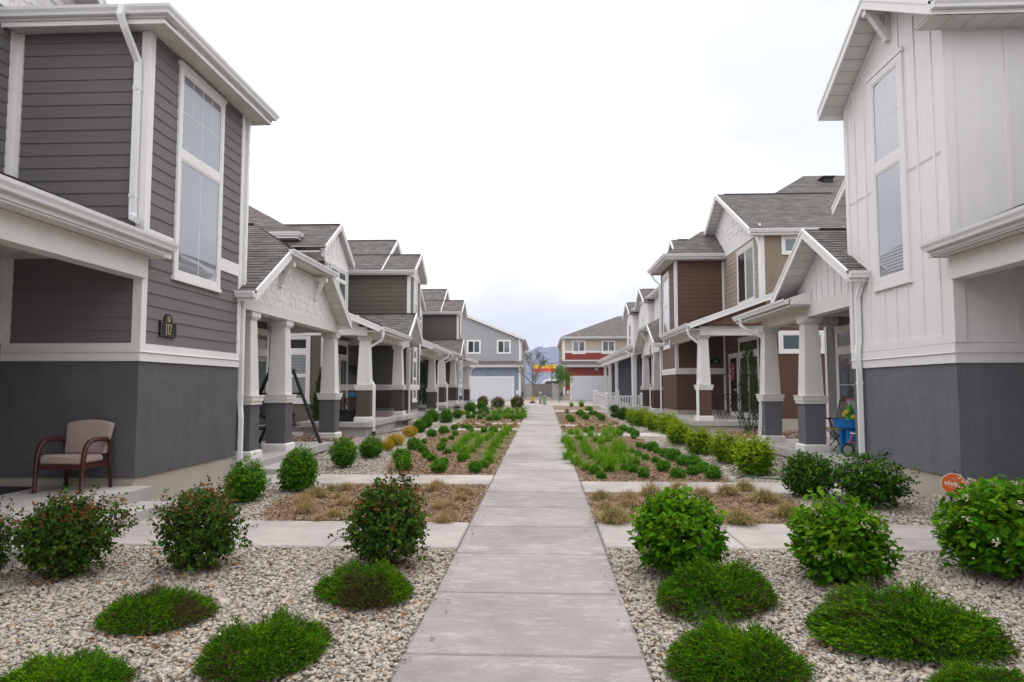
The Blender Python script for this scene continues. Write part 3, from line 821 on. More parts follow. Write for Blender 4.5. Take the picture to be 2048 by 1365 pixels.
    window(r, FE(XT), 28.98 + dy, 29.86 + dy, 4.6 + dz, 6.3 + dz, [(0, 1, 0, .42), (0, 1, .45, 1)], glass=[GLASS_DARK, GLASS_PALE], trim=.1)
    window(r, FE(XT), 28.98 + dy, 29.86 + dy, 1.1 + dz, 3.38 + dz, [(0, 1, 0, .4), (0, 1, .43, .78), (0, 1, .83, 1)], glass=GLASS_TEAL, trim=.1)
    # porch: shed roof with a small gable over the second column
    xf, y0, y1, ze, sl = -5.1, 21.1, 26.6, 3.62, .42
    mb = MB(); roof_plane(mb, [T((xf, y0, ze)), T((xf, y1, ze)), T((XM, y1, ze + sl * (xf - XM))), T((XM, y0, ze + sl * (xf - XM)))])
    mb.build('porch_roof', [SHINGLE, WHITE], r)
    gutter(r, [T((xf, y0, ze)), T((xf, 25.85, ze))], 1); fascia(r, [T((xf, y0, ze)), T((xf, 25.85, ze))], 1, .19)
    mb = MB(); rake(mb, T((xf, y0, ze)), T((XM, y0, ze + sl * (xf - XM))), (0, -1, 0)); mb.build('rake_board', WHITE, r)
    gy, gh, gm = 27.28 + dy, 1.47, .69
    gable_roof(r, 1, xf - .02, XM - .2, XT + .02, gy, gh, 3.66 + dz, gm, gut=False)
    mb = MB(); mb.battens(FE(XT + .02), gable_poly(gy - 1.3, gy + 1.3, 3.6 + dz, gy, gh, 3.66 + dz, gm), .22); mb.build('gable', WB, r)
    mb = MB(); bx(mb, -5.86, -5.56, y0 + .25, 28.15, 3.34, 3.62); mb.cut(); bx(mb, XM, -5.87, y0 + .28, y0 + .52, 3.36, 3.61); mb.cut(); bx(mb, XM, -5.87, 26.6, 26.8, 3.36, 3.61); mb.cut(); bx(mb, XM, -5.87, y0 + .31, y0 + .4, 3.6, 4.0); mb.build('beam', CREAM, r)
    soffit_flat(r, XM + .01, -5.87, y0 + .53 + dy, 28.19 + dy, 3.63 + dz, 'y', name='ceiling')
    soffit_flat(r, -5.55, xf, y0 + dy, 26 + dy, 3.46 + dz, 'y')
    column(r, -5.93, 21.5 + dy, .62 + dz, 3.2 + dz, ST, .43, 1.78 + dz); column(r, -5.93, 26.55 + dy, .62 + dz, 3.2 + dz, ST, .43, 1.78 + dz)
    mb = MB(); bx(mb, XM, -5.36, 20.95, 25.0, .47, .62); bx(mb, XM, -5.18, 25.0, 28.5, .47, .62); bx(mb, XM + .2, -5.45, 21.05, 28.4, -.3, .47)
    mb.build('porch_slab', CONC, r)
    mb = MB(); bx(mb, -5.18, -4.75, 26.2, 28.2, -.1, .4); mb.build('step', CONC, r)
    # garden door and entry
    window(r, FE(XM), 24.4 + dy, 26.35 + dy, .66 + dz, 3.42 + dz, [(0, .48, 0, .78), (.52, 1, 0, .78), (0, 1, .84, 1)], glass=[GLASS_TEAL, GLASS_TEAL, GLASS_DARK], trim=.1, blind=[0] if near else False, grid=[(2, ()), (2, (.35, .7))], name='patio_door')
    # south window
    window(r, FS(23.4 + dy), -9.25, -8.08, 1.18 + dz, 3.52 + dz, [(0, 1, 0, .37), (0, 1, .40, .74), (0, 1, .82, 1)], glass=[GLASS_TEAL, GLASS_TEAL, GLASS_DARK], trim=.12, blind=[0, 1] if near else False)
    downspout(r, [T((-5.02, y0 + .12, ze - .08)), T((-5.02, y0 + .12, 3.3)), T((-5.1, y0 + .2, 3.18)), T((-5.5, y0 + .36, 2.98)), T((-5.5, y0 + .36, 2.85)), T((-5.46, y0 + .34, 1.95)), T((-5.40, y0 + .32, 1.85)), T((-5.33, y0 + .3, 1.75)), T((-5.33, y0 + .3, .3))], .05)
    mb = MB(); mb.tube([T((-5.33, y0 + .3, .32)), T((-5.33, y0 + .3, .12)), T((-5.28, y0 + .28, -.08)), T((-5.1, y0 + .26, -.35 if near else -.45))], .062, 10); mb.build('drain_boot', BLACK, r)
    downspout(r, [T((-5.43, 28.07, 3.3)), T((-5.53, 28.1, 3.2)), T((-5.53, 28.1, .62))], .04)
    # north porch
    ny0, ny1 = 31.3, 36.25
    mb = MB(); roof_plane(mb, [T((-5.12, ny0, 3.62)), T((-5.12, ny1, 3.62)), T((XM, ny1, 4.5)), T((XM, ny0, 4.5))]); mb.build('porch_roof', [SHINGLE, WHITE], r)
    gutter(r, [T((-5.12, ny0, 3.62)), T((-5.12, ny1, 3.62))], 1); fascia(r, [T((-5.12, ny0, 3.62)), T((-5.12, ny1, 3.62))], 1, .19)
    mb = MB(); rake(mb, T((-5.12, ny0, 3.62)), T((XM, ny0, 4.5)), (0, -1, 0)); rake(mb, T((-5.12, ny1, 3.62)), T((XM, ny1, 4.5)), (0, 1, 0)); mb.build('rake_board', WHITE, r)
    mb = MB(); bx(mb, -5.9, -5.62, 30.65, 36.1, 3.2, 3.6); mb.cut(); bx(mb, XM, -5.91, ny0 + .1, ny0 + .3, 3.22, 3.58); mb.cut(); bx(mb, XM, -5.91, 35.8, 36.05, 3.22, 3.58); mb.build('beam', CREAM, r)
    soffit_flat(r, XM + .01, -5.91, 30.7 + dy, 36.1 + dy, 3.61 + dz, 'y', name='ceiling'); soffit_flat(r, -5.61, -5.13, ny0 + dy, ny1 + dy, 3.45 + dz, 'y')
    column(r, -6.05, 35.5 + dy, .42 + dz, 3.1 + dz, ST, .43, 1.62 + dz)
    mb = MB(); bx(mb, XM, -5.4, 30.7, 36.3, .25, .42); bx(mb, XM, -5.5, 30.7, 36.2, -.3, .25); mb.build('porch_slab', CONC, r)
    downspout(r, [T((-5.02, ny1 - .1, 3.55)), T((-5.02, ny1 - .1, 3.3)), T((-5.5, ny1 - .3, 3.0)), T((-5.55, ny1 - .3, 2.9)), T((-5.55, ny1 - .3, .45))], .045)
    window(r, FE(XM), 32.0 + dy, 33.4 + dy, 1.3 + dz, 3.2 + dz, [(0, 1, 0, 1)], glass=GLASS_TEAL, trim=.1)
row_house(0, 0, OL, OLs, OST, OTAN, 'olive green lap-sided townhouse, second house along the left side', True)
row_house(16.5, .08, TP, TPs, TST, TST, 'dark umber brown townhouse, third house along the left side', False)

# ------------------------------------------------------------------ nearest house on the right
def house_near_right():
    r = empty('townhouse', (9, 9.7, 0), 'white board-and-batten townhouse with slate stucco base, nearest on the right', 'house')
    XT, XM = 5.7, 7.65
    Y0, Y1 = 9.68, 12.82
    mb = MB(); mb.box(XM, 14, 2, 12.7, -.2, 6.8); mb.box(XM + .002, 14, 12.7, 18.8, -.2, 3.7); mb.box(XT, XM + .01, Y0, Y1, .46, 2.2); mb.box(XT, 14, -3, 2.6, -.2, 6.8); mb.build('wall', GR1, r)  # last wall box: out-of-view wing added to darken the porch and south wall
    mb = MB(); mb.box(XT + .03, XM + .01, Y0 + .03, Y1 - .03, -.2, .46); mb.box(XT + .032, XT + .034, Y0, Y0, 0, 0); mb.build('foundation', FOUND, r)
    yc, half, ze, m = 11.12, 1.88, 6.98, .61
    fr = FW(XT)
    mb = MB(); mb.box(XT + .002, XM, Y0, Y1, 2.2, 7.0)
    wall = gable_poly(Y0, Y1, 2.32, yc, half, ze, m, under=.13)
    mb.ext(fr, wall, -.02, .004)
    for u in (9.98, 10.42, 11.0 - .14, 12.08, 12.45):
        lo = 2.46
        zt = ze + m * (half - abs(u - yc)) - .2
        seg = [(lo, zt)] if not (10.6 < u < 11.95) else [(lo, 3.3), (7.1, zt)]
        for a, b in seg: mb.fbox(fr, u - .022, u + .022, a, b, .004, .022)
    for a in (11.2, 11.58): mb.fbox(fr, a - .022, a + .022, 2.46, 3.32, .004, .022)
    for a, b in ((9.78, 9.958), (10.002, 10.398), (10.442, 10.72), (12.102, 12.428), (12.472, 12.74), (11.84, 12.058)):           # the panel joints
        mb.fbox(fr, a, b, 5.06, 5.072, .004, .012); mb.fbox(fr, a, b, 5.085, 5.097, .004, .012)
    mb.fbox(fr, 9.78, 12.74, 2.33, 2.46, .004, .024)
    for sg in (-1, 1):                                               # frieze under the rakes
        ya, yb = (Y0, yc) if sg < 0 else (Y1, yc)
        za, zb = ze + m * (half - abs(ya - yc)) - .15, ze + m * half - .15
        mb.hull([fr.P(ya, za, .004), fr.P(yb, zb, .004), fr.P(yb, zb - .13, .004), fr.P(ya, za - .13, .004)], [fr.P(ya, za, .024), fr.P(yb, zb, .024), fr.P(yb, zb - .13, .024), fr.P(ya, za - .13, .024)])
    frs = FS(Y0)
    mb.battens(frs, rect(XT + .11, XM - .001, 2.32, 7.0), .62, .05, .022, u_start=6.55)
    mb.fbox(frs, XT + .11, XM, 2.33, 2.47, .004, .024); mb.fbox(frs, XT + .11, XM, 3.5, 3.62, .004, .024); mb.fbox(frs, XT + .11, XM, 6.78, 6.9, .004, .024); mb.fbox(frs, 7.55, 7.65, 2.4, 6.9, .004, .0235)
    mb.build('siding', WB, r)
    mb = MB(); belt(mb, [(XM, Y0), (XT, Y0), (XT, Y1)], 2.05, 2.325, -1)
    corner_boards(mb, XT, Y0, 2.33, 6.98, -1, -1, .11); corner_boards(mb, XT, Y1, 2.33, 6.9, -1, 1, .1)
    mb.box(XT - .03, XT + .13, Y0 - .045, Y0 - .027, 2.33, 3.42)
    mb.build('trim', WB, r)
    window(r, fr, 10.72, 11.84, 3.38, 7.03, [(0, 1, 0, .535), (0, 1, .585, 1)], trim=.14, glass=[GLASS_PALE, GLASS_PALE], blind=[0, 1], blind_m=BLIND_G, tm=WB, grid=[None, (2, (.5,))])
    gable_roof(r, -1, 5.3, 9.5, XT, yc, half, ze, m, xs=7.7)
    mb = MB(); bracket(mb, fr, yc, ze + m * half - .2, .4); mb.build('bracket', WB, r)
    soffit_flat(r, 5.32, 9, yc - half + .01, Y0, ze - .19, 'x')
    # south porch
    mb = MB(); roof_plane(mb, [(5.41, 2, 3.72), (5.41, 9.72, 3.72), (XM, 9.72, 4.66), (XM, 2, 4.66)]); mb.build('porch_roof', [SHINGLE, WHITE], r)
    pts = [(5.41, 2, 3.72), (5.41, 9.75, 3.72)]
    gutter(r, pts, -1); fascia(r, pts, -1, .2)
    mb = MB(); mb.ext(FS(9.72), [(5.41, 3.52), (5.69, 3.52), (5.69, 3.83), (5.41, 3.71)], -.01, .012); mb.build('fascia', WHITE, r)
    soffit_flat(r, 5.41, 5.62, 2, 9.67, 3.52, 'y'); soffit_flat(r, 5.86, XM, 2, 9.6, 3.5, 'y', name='ceiling')
    mb = MB(); mb.box(5.62, 5.86, 2, 9.62, 3.2, 3.515); mb.build('beam', CREAM, r)
    mb = MB(); mb.box(5.5, XM, 3, Y0, .16, .33); mb.box(5.58, XM, 3, Y0 - .01, -.1, .16); mb.cut(); mb.box(5.42, XM, Y1, 18.7, .17, .33); mb.box(5.5, XM, Y1, 18.6, -.1, .17); mb.build('porch_slab', CONC, r)
    mb = MB(); mb.box(5.02, 5.5, 5.6, 8.7, -.05, .19); mb.cut(); mb.box(4.95, 5.42, 10.7, 11.9, -.1, .12); mb.build('step', CONC, r)
    # north porch
    yc, half, ze, m, xf, xw = 14.12, 2.0, 3.75, .6, 5.36, 5.8
    gable_roof(r, -1, xf, 9.0, xw, yc, half, ze, m, xs=5.7)
    mb = MB(); mb.battens(FW(xw), gable_poly(12.7, 15.9, 3.5, yc, half, ze, m), .3); mb.build('gable', WB, r)
    mb = MB(); mb.box(xw - .03, xw + .24, Y1, 18.2, 3.24, 3.52); mb.cut(); mb.box(xw + .25, XM, 15.2, 15.42, 3.28, 3.5); mb.cut(); mb.box(xw + .25, XM, 17.92, 18.14, 3.28, 3.5); mb.build('beam', CREAM, r)
    soffit_flat(r, xw + .25, XM, Y1, 18.7, 3.53, 'y', name='ceiling')
    mb = MB(); roof_plane(mb, [(5.3, 15.2, 3.62), (5.3, 18.9, 3.62), (XM, 18.9, 4.5), (XM, 15.2, 4.5)]); mb.build('porch_roof', [SHINGLE, WHITE], r)
    pts = [(5.3, 14.9, 3.62), (5.3, 18.9, 3.62)]
    gutter(r, pts, -1); fascia(r, pts, -1, .18); soffit_flat(r, 5.3, xw - .03, 14.9, 18.9, 3.46, 'y')
    mb = MB(); mb.ext(FS(14.9), [(5.31, 3.47), (5.79, 3.47), (5.79, 3.79), (5.31, 3.61)], -.32, .0); mb.build('fascia', WHITE, r)
    mb = MB(); rake(mb, (5.3, 18.9, 3.62), (XM, 18.9, 4.5), (0, 1, 0)); mb.build('rake_board', WHITE, r)
    for y0 in (15.1, 17.8): column(r, 5.66, y0, .33, 3.1, GR1, .43, 1.52)
    mb = MB(); mb.siding(FW(XM), rect(12.9, 18.7, .35, 3.5), .185); mb.build('siding', ASH, r)
    mb = MB(); mb.box(XM - .03, XM + .02, 18.68, 18.82, .33, 3.6); mb.build('corner_trim', WHITE, r)
    window(r, FW(XM), 15.9, 18.1, .68, 3.22, [(0, 1, 0, .77), (0, 1, .83, 1)], glass=[GLASS_DARK, GLASS_DARK], trim=.11, grid=[(3, (.55,))], tm=CREAM)
    downspout(r, [(5.62, 12.1, 3.66), (5.64, 12.3, 3.5), (5.63, 12.42, 3.3), (5.63, 12.42, 2.5), (5.60, 12.42, 2.3), (5.62, 12.42, 2.0), (5.62, 12.42, .2), (5.45, 12.38, .12)], .055)
    downspout(r, [(5.24, 18.3, 3.56), (5.24, 18.3, 3.36), (5.32, 18.24, 3.26), (5.72, 18.1, 3.02), (5.74, 18.08, 2.9), (5.6, 18.05, .4)], .05)
    gable_roof(r, -1, 7.3, 13, 7.64, 13.9, 3.35, 6.2, .62, gut=False)
    mb = MB(); mb.ext(FW(7.64), gable_poly(10.7, 16.9, 3.6, 13.9, 3.35, 6.2, .62), -.3, .0); mb.build('gable', WB, r)
house_near_right()

# ------------------------------------------------------------------ brown house on the right
def house_brown():
    r = empty('townhouse', (9, 24, .25), 'brown and tan townhouse with shingled gable and clipped-gable porch, second on the right', 'house')
    XT, XM = 5.6, 7.65
    mb = MB(); mb.box(XM, 16, 24, 41, -.2, 4.0); mb.box(XT, XM + .01, 29, 32.3, .76, 2.3); mb.build('wall', BST, r)
    mb = MB(); mb.box(XM, 16, 24.0, 41, 4.0, 7.1); mb.build('wall', TAN, r)
    mb = MB(); mb.box(XM - .02, 16, 23.97, 41.01, -.2, .62); mb.box(XT + .03, XM, 29.03, 32.27, -.2, .76); mb.build('foundation', FOUND, r)
    mb = MB(); mb.box(XT, XM, 29, 32.3, 2.3, 7.2); mb.siding(FW(XT), rect(29.1, 32.2, 2.5, 7.06), .185); mb.build('siding', BR, r)
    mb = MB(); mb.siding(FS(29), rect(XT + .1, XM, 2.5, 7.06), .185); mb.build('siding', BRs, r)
    mb = MB(); mb.siding(FW(XM), rect(24.1, 29, 4.6, 7.2), .185); mb.build('siding', TAUPE, r)
    mb = MB(); mb.siding(FW(XM), rect(24.1, 29, 2.5, 4.6), .185); mb.build('siding', BR, r)
    mb = MB(); belt(mb, [(XM, 29), (XT, 29), (XT, 32.3)], 2.25, 2.5, -1)
    corner_boards(mb, XT, 29, 2.5, 7.05, -1, -1, .1); corner_boards(mb, XT, 32.3, 2.5, 7.05, -1, 1, .1); corner_boards(mb, XM, 24, 4.6, 7.1, -1, -1, .1)
    mb.box(XM - .08, XM - .001, 28.93, 28.999, 2.5, 7.0); mb.box(7.56, 7.66, 28.97, 28.999, .76, 2.2)
    mb.build('trim', WHITE, r)
    # taupe gable
    yc, half, ze, m = 28.2, 4.45, 7.2, .555
    X1 = 11.9; zr2 = 11.3
    gable_roof(r, -1, 7.2, X1, XM, yc, half, ze, m, gut=False)
    mb = MB(); mb.shakes(FW(XM), gable_poly(24.3, 30.5, 7.45, yc, half, ze, m), .2, 5, .16, .34); mb.build('gable', SHK, r)
    mb = MB(); mb.fbox(FW(XM), 24.0, 30, 7.12, 7.46, 0, .03); mb.build('gable', WB, r)
    ysum = 23.75 + (zr2 - ze) / m
    mb = MB()
    roof_plane(mb, [(9.2, yc - .4, 9.43), (24, yc - .4, 9.43), (24, ysum, zr2), (X1, ysum, zr2)])
    roof_plane(mb, [(9.2, 36, 9.43), (9.2, yc - .4, 9.43), (X1, ysum, zr2), (X1, 36, zr2)])
    roof_plane(mb, [(X1, 23.75, 7.2), (24, 23.75, 7.2), (24, yc - .4, 9.43), (X1, yc - .4, 9.43)])
    mb.build('roof', [SHINGLE, WHITE], r)
    pts = [(7.2, 23.75, 7.19), (16, 23.75, 7.19)]
    gutter(r, pts, 1); fascia(r, pts, 1, .2); soffit_flat(r, 7.25, 16, 23.76, 24, 7.0, 'x')
    mb = MB(); mb.box(12.3, 12.7, 29.9, 30.3, 10.6, 10.86); mb.box(12.22, 12.78, 29.8, 30.4, 10.86, 10.91); mb.build('roof_vent', BLACK, r)
    gable_roof(r, -1, 9.3, 11.2, 9.6, 30.6, .9, 9.55, .6, gut=False)
    window(r, FW(XM), 24.75, 26.9, 4.85, 6.95, [(0, .48, 0, 1), (.52, 1, 0, 1)], glass=[GLASS_TEAL, GLASS_DARK], trim=.1, blind=[0])
    window(r, FS(24), 8.34, 9.0, 6.32, 7.0, [(0, 1, 0, 1)], glass=GLASS_TEAL, trim=.1, header=False); window(r, FS(24), 8.15, 9.75, 2.86, 3.66, [(0, .46, 0, 1), (.54, 1, 0, 1)], glass=GLASS_TEAL, trim=.13, header=False)
    # tower
    window(r, FW(XT), 30.2, 31.75, 3.45, 6.78, [(0, 1, 0, .565), (0, 1, .605, 1)], glass=[GLASS_PALE, GLASS_PALE], trim=.1, grid=[(2, ()), (2, ())])
    ex, a, b, ez = 5.13, 28.55, 32.75, 7.27
    mb = MB(); zz = 8.65; k = (zz - ez) / .7
    roof_plane(mb, [(ex, a, ez), (9, a, ez), (9, a + k, zz), (ex + k, a + k, zz)])
    roof_plane(mb, [(ex, b, ez), (ex, a, ez), (ex + k, a + k, zz), (ex + k, b - k, zz)])
    roof_plane(mb, [(ex, b, ez), (9, b, ez), (9, b - k, zz), (ex + k, b - k, zz)])
    mb.build('roof', [SHINGLE, WHITE], r)
    gable_roof(r, -1, 5.75, 8, 6.0, 30.6, .75, 7.75, .75, gut=False)
    pts = [(7.64, a, ez), (ex, a, ez), (ex, b, ez), (7.6, b, ez)]
    gutter(r, pts, -1); fascia(r, pts, -1, .22)
    soffit_flat(r, ex, XM, a, 29, 7.06, 'x'); soffit_flat(r, ex, XT, 29.002, 32.3, 7.06, 'y')
    # south porch, shed roof
    xf, y0, y1, ze, sl = 5.03, 23.55, 29.2, 3.9, .36
    zt = ze + sl * (XM - xf)
    mb = MB(); roof_plane(mb, [(xf, y0, ze), (xf, y1, ze), (XM, y1, zt), (XM, y0, zt)]); mb.build('porch_roof', [SHINGLE, WHITE], r)
    gutter(r, [(xf, y0, ze), (xf, y1, ze)], -1); fascia(r, [(xf, y0, ze), (xf, y1, ze)], -1, .19)
    mb = MB(); rake(mb, (xf, y0, ze), (8.6, y0, ze + sl * (8.6 - xf)), (0, -1, 0)); mb.build('rake_board', WHITE, r)
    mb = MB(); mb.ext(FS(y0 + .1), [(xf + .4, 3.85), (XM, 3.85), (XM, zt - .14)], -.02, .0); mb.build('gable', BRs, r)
    mb = MB(); mb.box(5.42, 5.7, y0 + .3, 28.98, 3.5, 3.82); mb.cut(); mb.box(5.71, XM, y0 + .33, y0 + .6, 3.5, 3.84); mb.build('beam', CREAM, r)
    soffit_flat(r, 5.71, XM, y0 + .6, 29, 3.83, 'y', name='ceiling'); soffit_flat(r, xf, 5.42, y0, 29, 3.68, 'y')
    column(r, 5.4, 24.0, .57, 3.4, BST, .43, 1.78)
    mb = MB(); mb.box(5.1, XM, 23.45, 29, .4, .57); mb.box(5.2, XM, 23.5, 29, -.2, .4); mb.build('porch_slab', CONC, r)
    window(r, FW(XM), 24.5, 26.95, .62, 3.55, [(0, .48, 0, .78), (.52, 1, 0, .78), (0, 1, .85, 1)], glass=GLASS_DARK, trim=.1, grid=[(1, ())], name='patio_door')
    w = window(r, FW(XM), 27.1, 28.35, .6, 3.0, [(0, 1, 0, 1)], glass=mat('dark_door', (.02, .017, .015), .4), trim=.1, name='door')
    mb = MB(); mb.tube([(XM - .03, 27.32, 1.6), (XM - .1, 27.32, 1.6), (XM - .1, 27.42, 1.6)], .018, 8); mb.build('handle', METAL, w)
    downspout(r, [(4.98, y0 + .15, 3.82), (4.98, y0 + .15, 3.6), (5.06, y0 + .2, 3.46), (5.42, y0 + .33, 3.2), (5.44, y0 + .36, 3.1), (5.44, y0 + .36, 1.95), (5.36, y0 + .34, 1.8), (5.33, y0 + .34, 1.6), (5.33, y0 + .34, .66), (5.3, y0 + .3, .52), (5.2, y0 + .22, .44)], .052)
    downspout(r, [(5.2, 32.5, 7.0), (5.3, 32.45, 6.8), (5.53, 32.36, 6.55), (5.53, 32.36, .35)], .05)
    downspout(r, [(7.45, 23.9, 6.95), (7.52, 23.93, 6.75), (7.56, 23.93, 6.6), (7.56, 23.93, 4.7), (7.5, 23.9, 4.6)], .055)
    # north porch with the clipped gable
    yc, half, ze, m, cz, xf, xw = 35.4, 3.55, 3.76, .52, 4.78, 5.15, 5.6
    gable_roof(r, -1, xf, 10, xw, yc, half, ze, m, cz, xs=7.6)
    mb = MB(); mb.shakes(FW(xw), gable_poly(32.4, 38.6, 3.7, yc, half, ze, m, cz), .2, 9, .16, .34); mb.build('gable', SHK, r)
    mb = MB(); mb.box(xw - .03, xw + .25, 32.3, 38.6, 3.42, 3.72); mb.cut(); mb.box(xw + .26, XM, 38.3, 38.55, 3.44, 3.7); mb.build('beam', CREAM, r)
    mb = MB(); bracket(mb, FW(xw), yc - 1.2, 4.6); mb.cut(); bracket(mb, FW(xw), yc + 1.2, 4.6); mb.build('bracket', CREAM, r)
    soffit_flat(r, xw + .26, XM, 32.3, 38.6, 3.73, 'y', name='ceiling')
    for q in (34.35, 38.05): column(r, 5.5, q, .5, 3.3, BST, .43, 1.72)
    mb = MB(); mb.box(5.3, XM, 32.3, 38.7, .33, .5); mb.box(5.4, XM, 32.3, 38.6, -.1, .33); mb.build('porch_slab', CONC, r)
    downspout(r, [(5.12, 32.6, 3.7), (5.2, 33.4, 3.5), (5.42, 34.2, 3.2), (5.42, 34.3, 1.9), (5.32, 34.3, 1.75), (5.32, 34.3, .4)], .045)
house_brown()

# ------------------------------------------------------------------ white and navy house on the right, far
def house_navy():
    r = empty('townhouse', (9, 44, .4), 'white house with navy porch wall and slim white posts, third on the right', 'house')
    XL, XU = 6.4, 7.9
    NV = sid('navy_siding', (.030, .036, .055))
    mb = MB(); mb.box(XL, 16, 42, 64, .2, 4.3); mb.siding(FW(XL), rect(42, 64, .7, 4.2), .14); mb.build('siding', NV, r)
    mb = MB(); mb.box(XU, 16, 42.0, 63, 4.25, 7.9)
    mb.battens(FW(XU), rect(42, 63, 4.3, 7.85), .4)
    mb.battens(FS(42), rect(XU, 12, 4.3, 7.85), .4)
    mb.build('wall', WB, r)
    for yc in (50.8, 58.9):
        xf, xw = 7.15, 7.5
        gable_roof(r, -1, xf, 11, xw, yc, 2.45, 7.75, .5, gut=False)
        mb = MB(); mb.battens(FW(xw), gable_poly(yc - 2.1, yc + 2.1, 4.3, yc, 2.45, 7.75, .5), .4); mb.box(xw + .02, XU + .1, yc - 2.1, yc + 2.1, 4.3, 7.7); mb.battens(FS(yc - 2.1), rect(xw, XU + .05, 4.3, 7.7), .2); mb.build('bay', WB, r)
        window(r, FW(xw), yc - .7, yc + .7, 4.7, 7.1, [(0, 1, 0, .48), (0, 1, .52, 1)], glass=GLASS_DARK, trim=.12)
    mb = MB(); roof_plane(mb, [(XU - .45, 41.6, 8.1), (XU - .45, 63.4, 8.1), (12, 63.4, 10.3), (12, 41.6, 10.3)]); mb.build('roof', [SHINGLE, WHITE], r)
    pts = [(XU - .45, 41.6, 8.1), (XU - .45, 63.4, 8.1)]
    gutter(r, pts, -1); fascia(r, pts, -1, .2); soffit_flat(r, XU - .45, XU, 41.6, 63.4, 7.9, 'y')
    xf, ze = 5.15, 4.15
    mb = MB(); roof_plane(mb, [(xf, 39.4, ze), (xf, 64, ze), (XU, 64, 4.85), (XU, 39.4, 4.85)]); mb.build('porch_roof', [SHINGLE, WHITE], r)
    gutter(r, [(xf, 39.4, ze), (xf, 64, ze)], -1); fascia(r, [(xf, 39.4, ze), (xf, 64, ze)], -1, .22)
    mb = MB(); rake(mb, (xf, 39.4, ze), (XU, 39.4, 4.85), (0, -1, 0)); mb.build('rake_board', WHITE, r)
    soffit_flat(r, xf, XL, 39.4, 64, 3.92, 'y')
    mb = MB(); mb.box(5.38, 5.6, 39.6, 63.8, 3.6, 3.91); mb.build('beam', WHITE, r)
    for y0 in (41.2, 51.3, 56.3, 60.5):
        mb = MB(); mb.taper(5.5, y0 + .1, .5, .65, .15, .15); mb.taper(5.5, y0 + .1, .65, 3.45, .105, .105); mb.taper(5.5, y0 + .1, 3.45, 3.61, .15, .15)
        mb.build('post', WHITE, r)
    mb = MB(); mb.box(5.2, XL, 41, 64, .2, .5); mb.build('porch_slab', CONC, r)
    downspout(r, [(5.1, 42.4, 4.08), (5.1, 42.4, 3.9), (5.38, 41.6, 3.7), (5.38, 41.5, 3.5), (5.38, 41.4, .5)], .05)
house_navy()

# ------------------------------------------------------------------ the two houses that close the view
def lapwall(mb, fr, poly, e): mb.ext(fr, poly, -.05, 0); mb.siding(fr, poly, e, .016)
BB_BLUE = mat('blue_board', (.235, .275, .365), .7, var=.03); LAPG = mat('pale_grey_lap', (.36, .36, .375), .7, island=.03)
RED = mat('red_lap', (.27, .052, .034), .7, island=.05); BBT = mat('tan_board', (.52, .44, .36), .7, var=.03)
DOORW = mat('garage_white', (.66, .66, .69), .5)
def garage_door(parent, fr, u0, u1, v0, v1):
    mb = MB(); n = 4
    for i in range(n):
        a, b = v0 + (v1 - v0) * i / n + .006, v0 + (v1 - v0) * (i + 1) / n - .006
        mb.fbox(fr, u0, u1, a, b, .0, .03)
    mb.fbox(fr, u0, u1, v0, v1, -.02, .022)
    g = mb.build('garage_door', DOORW, parent)
    mb = MB(); mb.fbox(fr, u0 - .16, u0, v0, v1 + .16, 0, .05); mb.fbox(fr, u1, u1 + .16, v0, v1 + .16, 0, .05); mb.fbox(fr, u0, u1, v1, v1 + .16, 0, .048)
    mb.build('door_trim', WHITE, g)
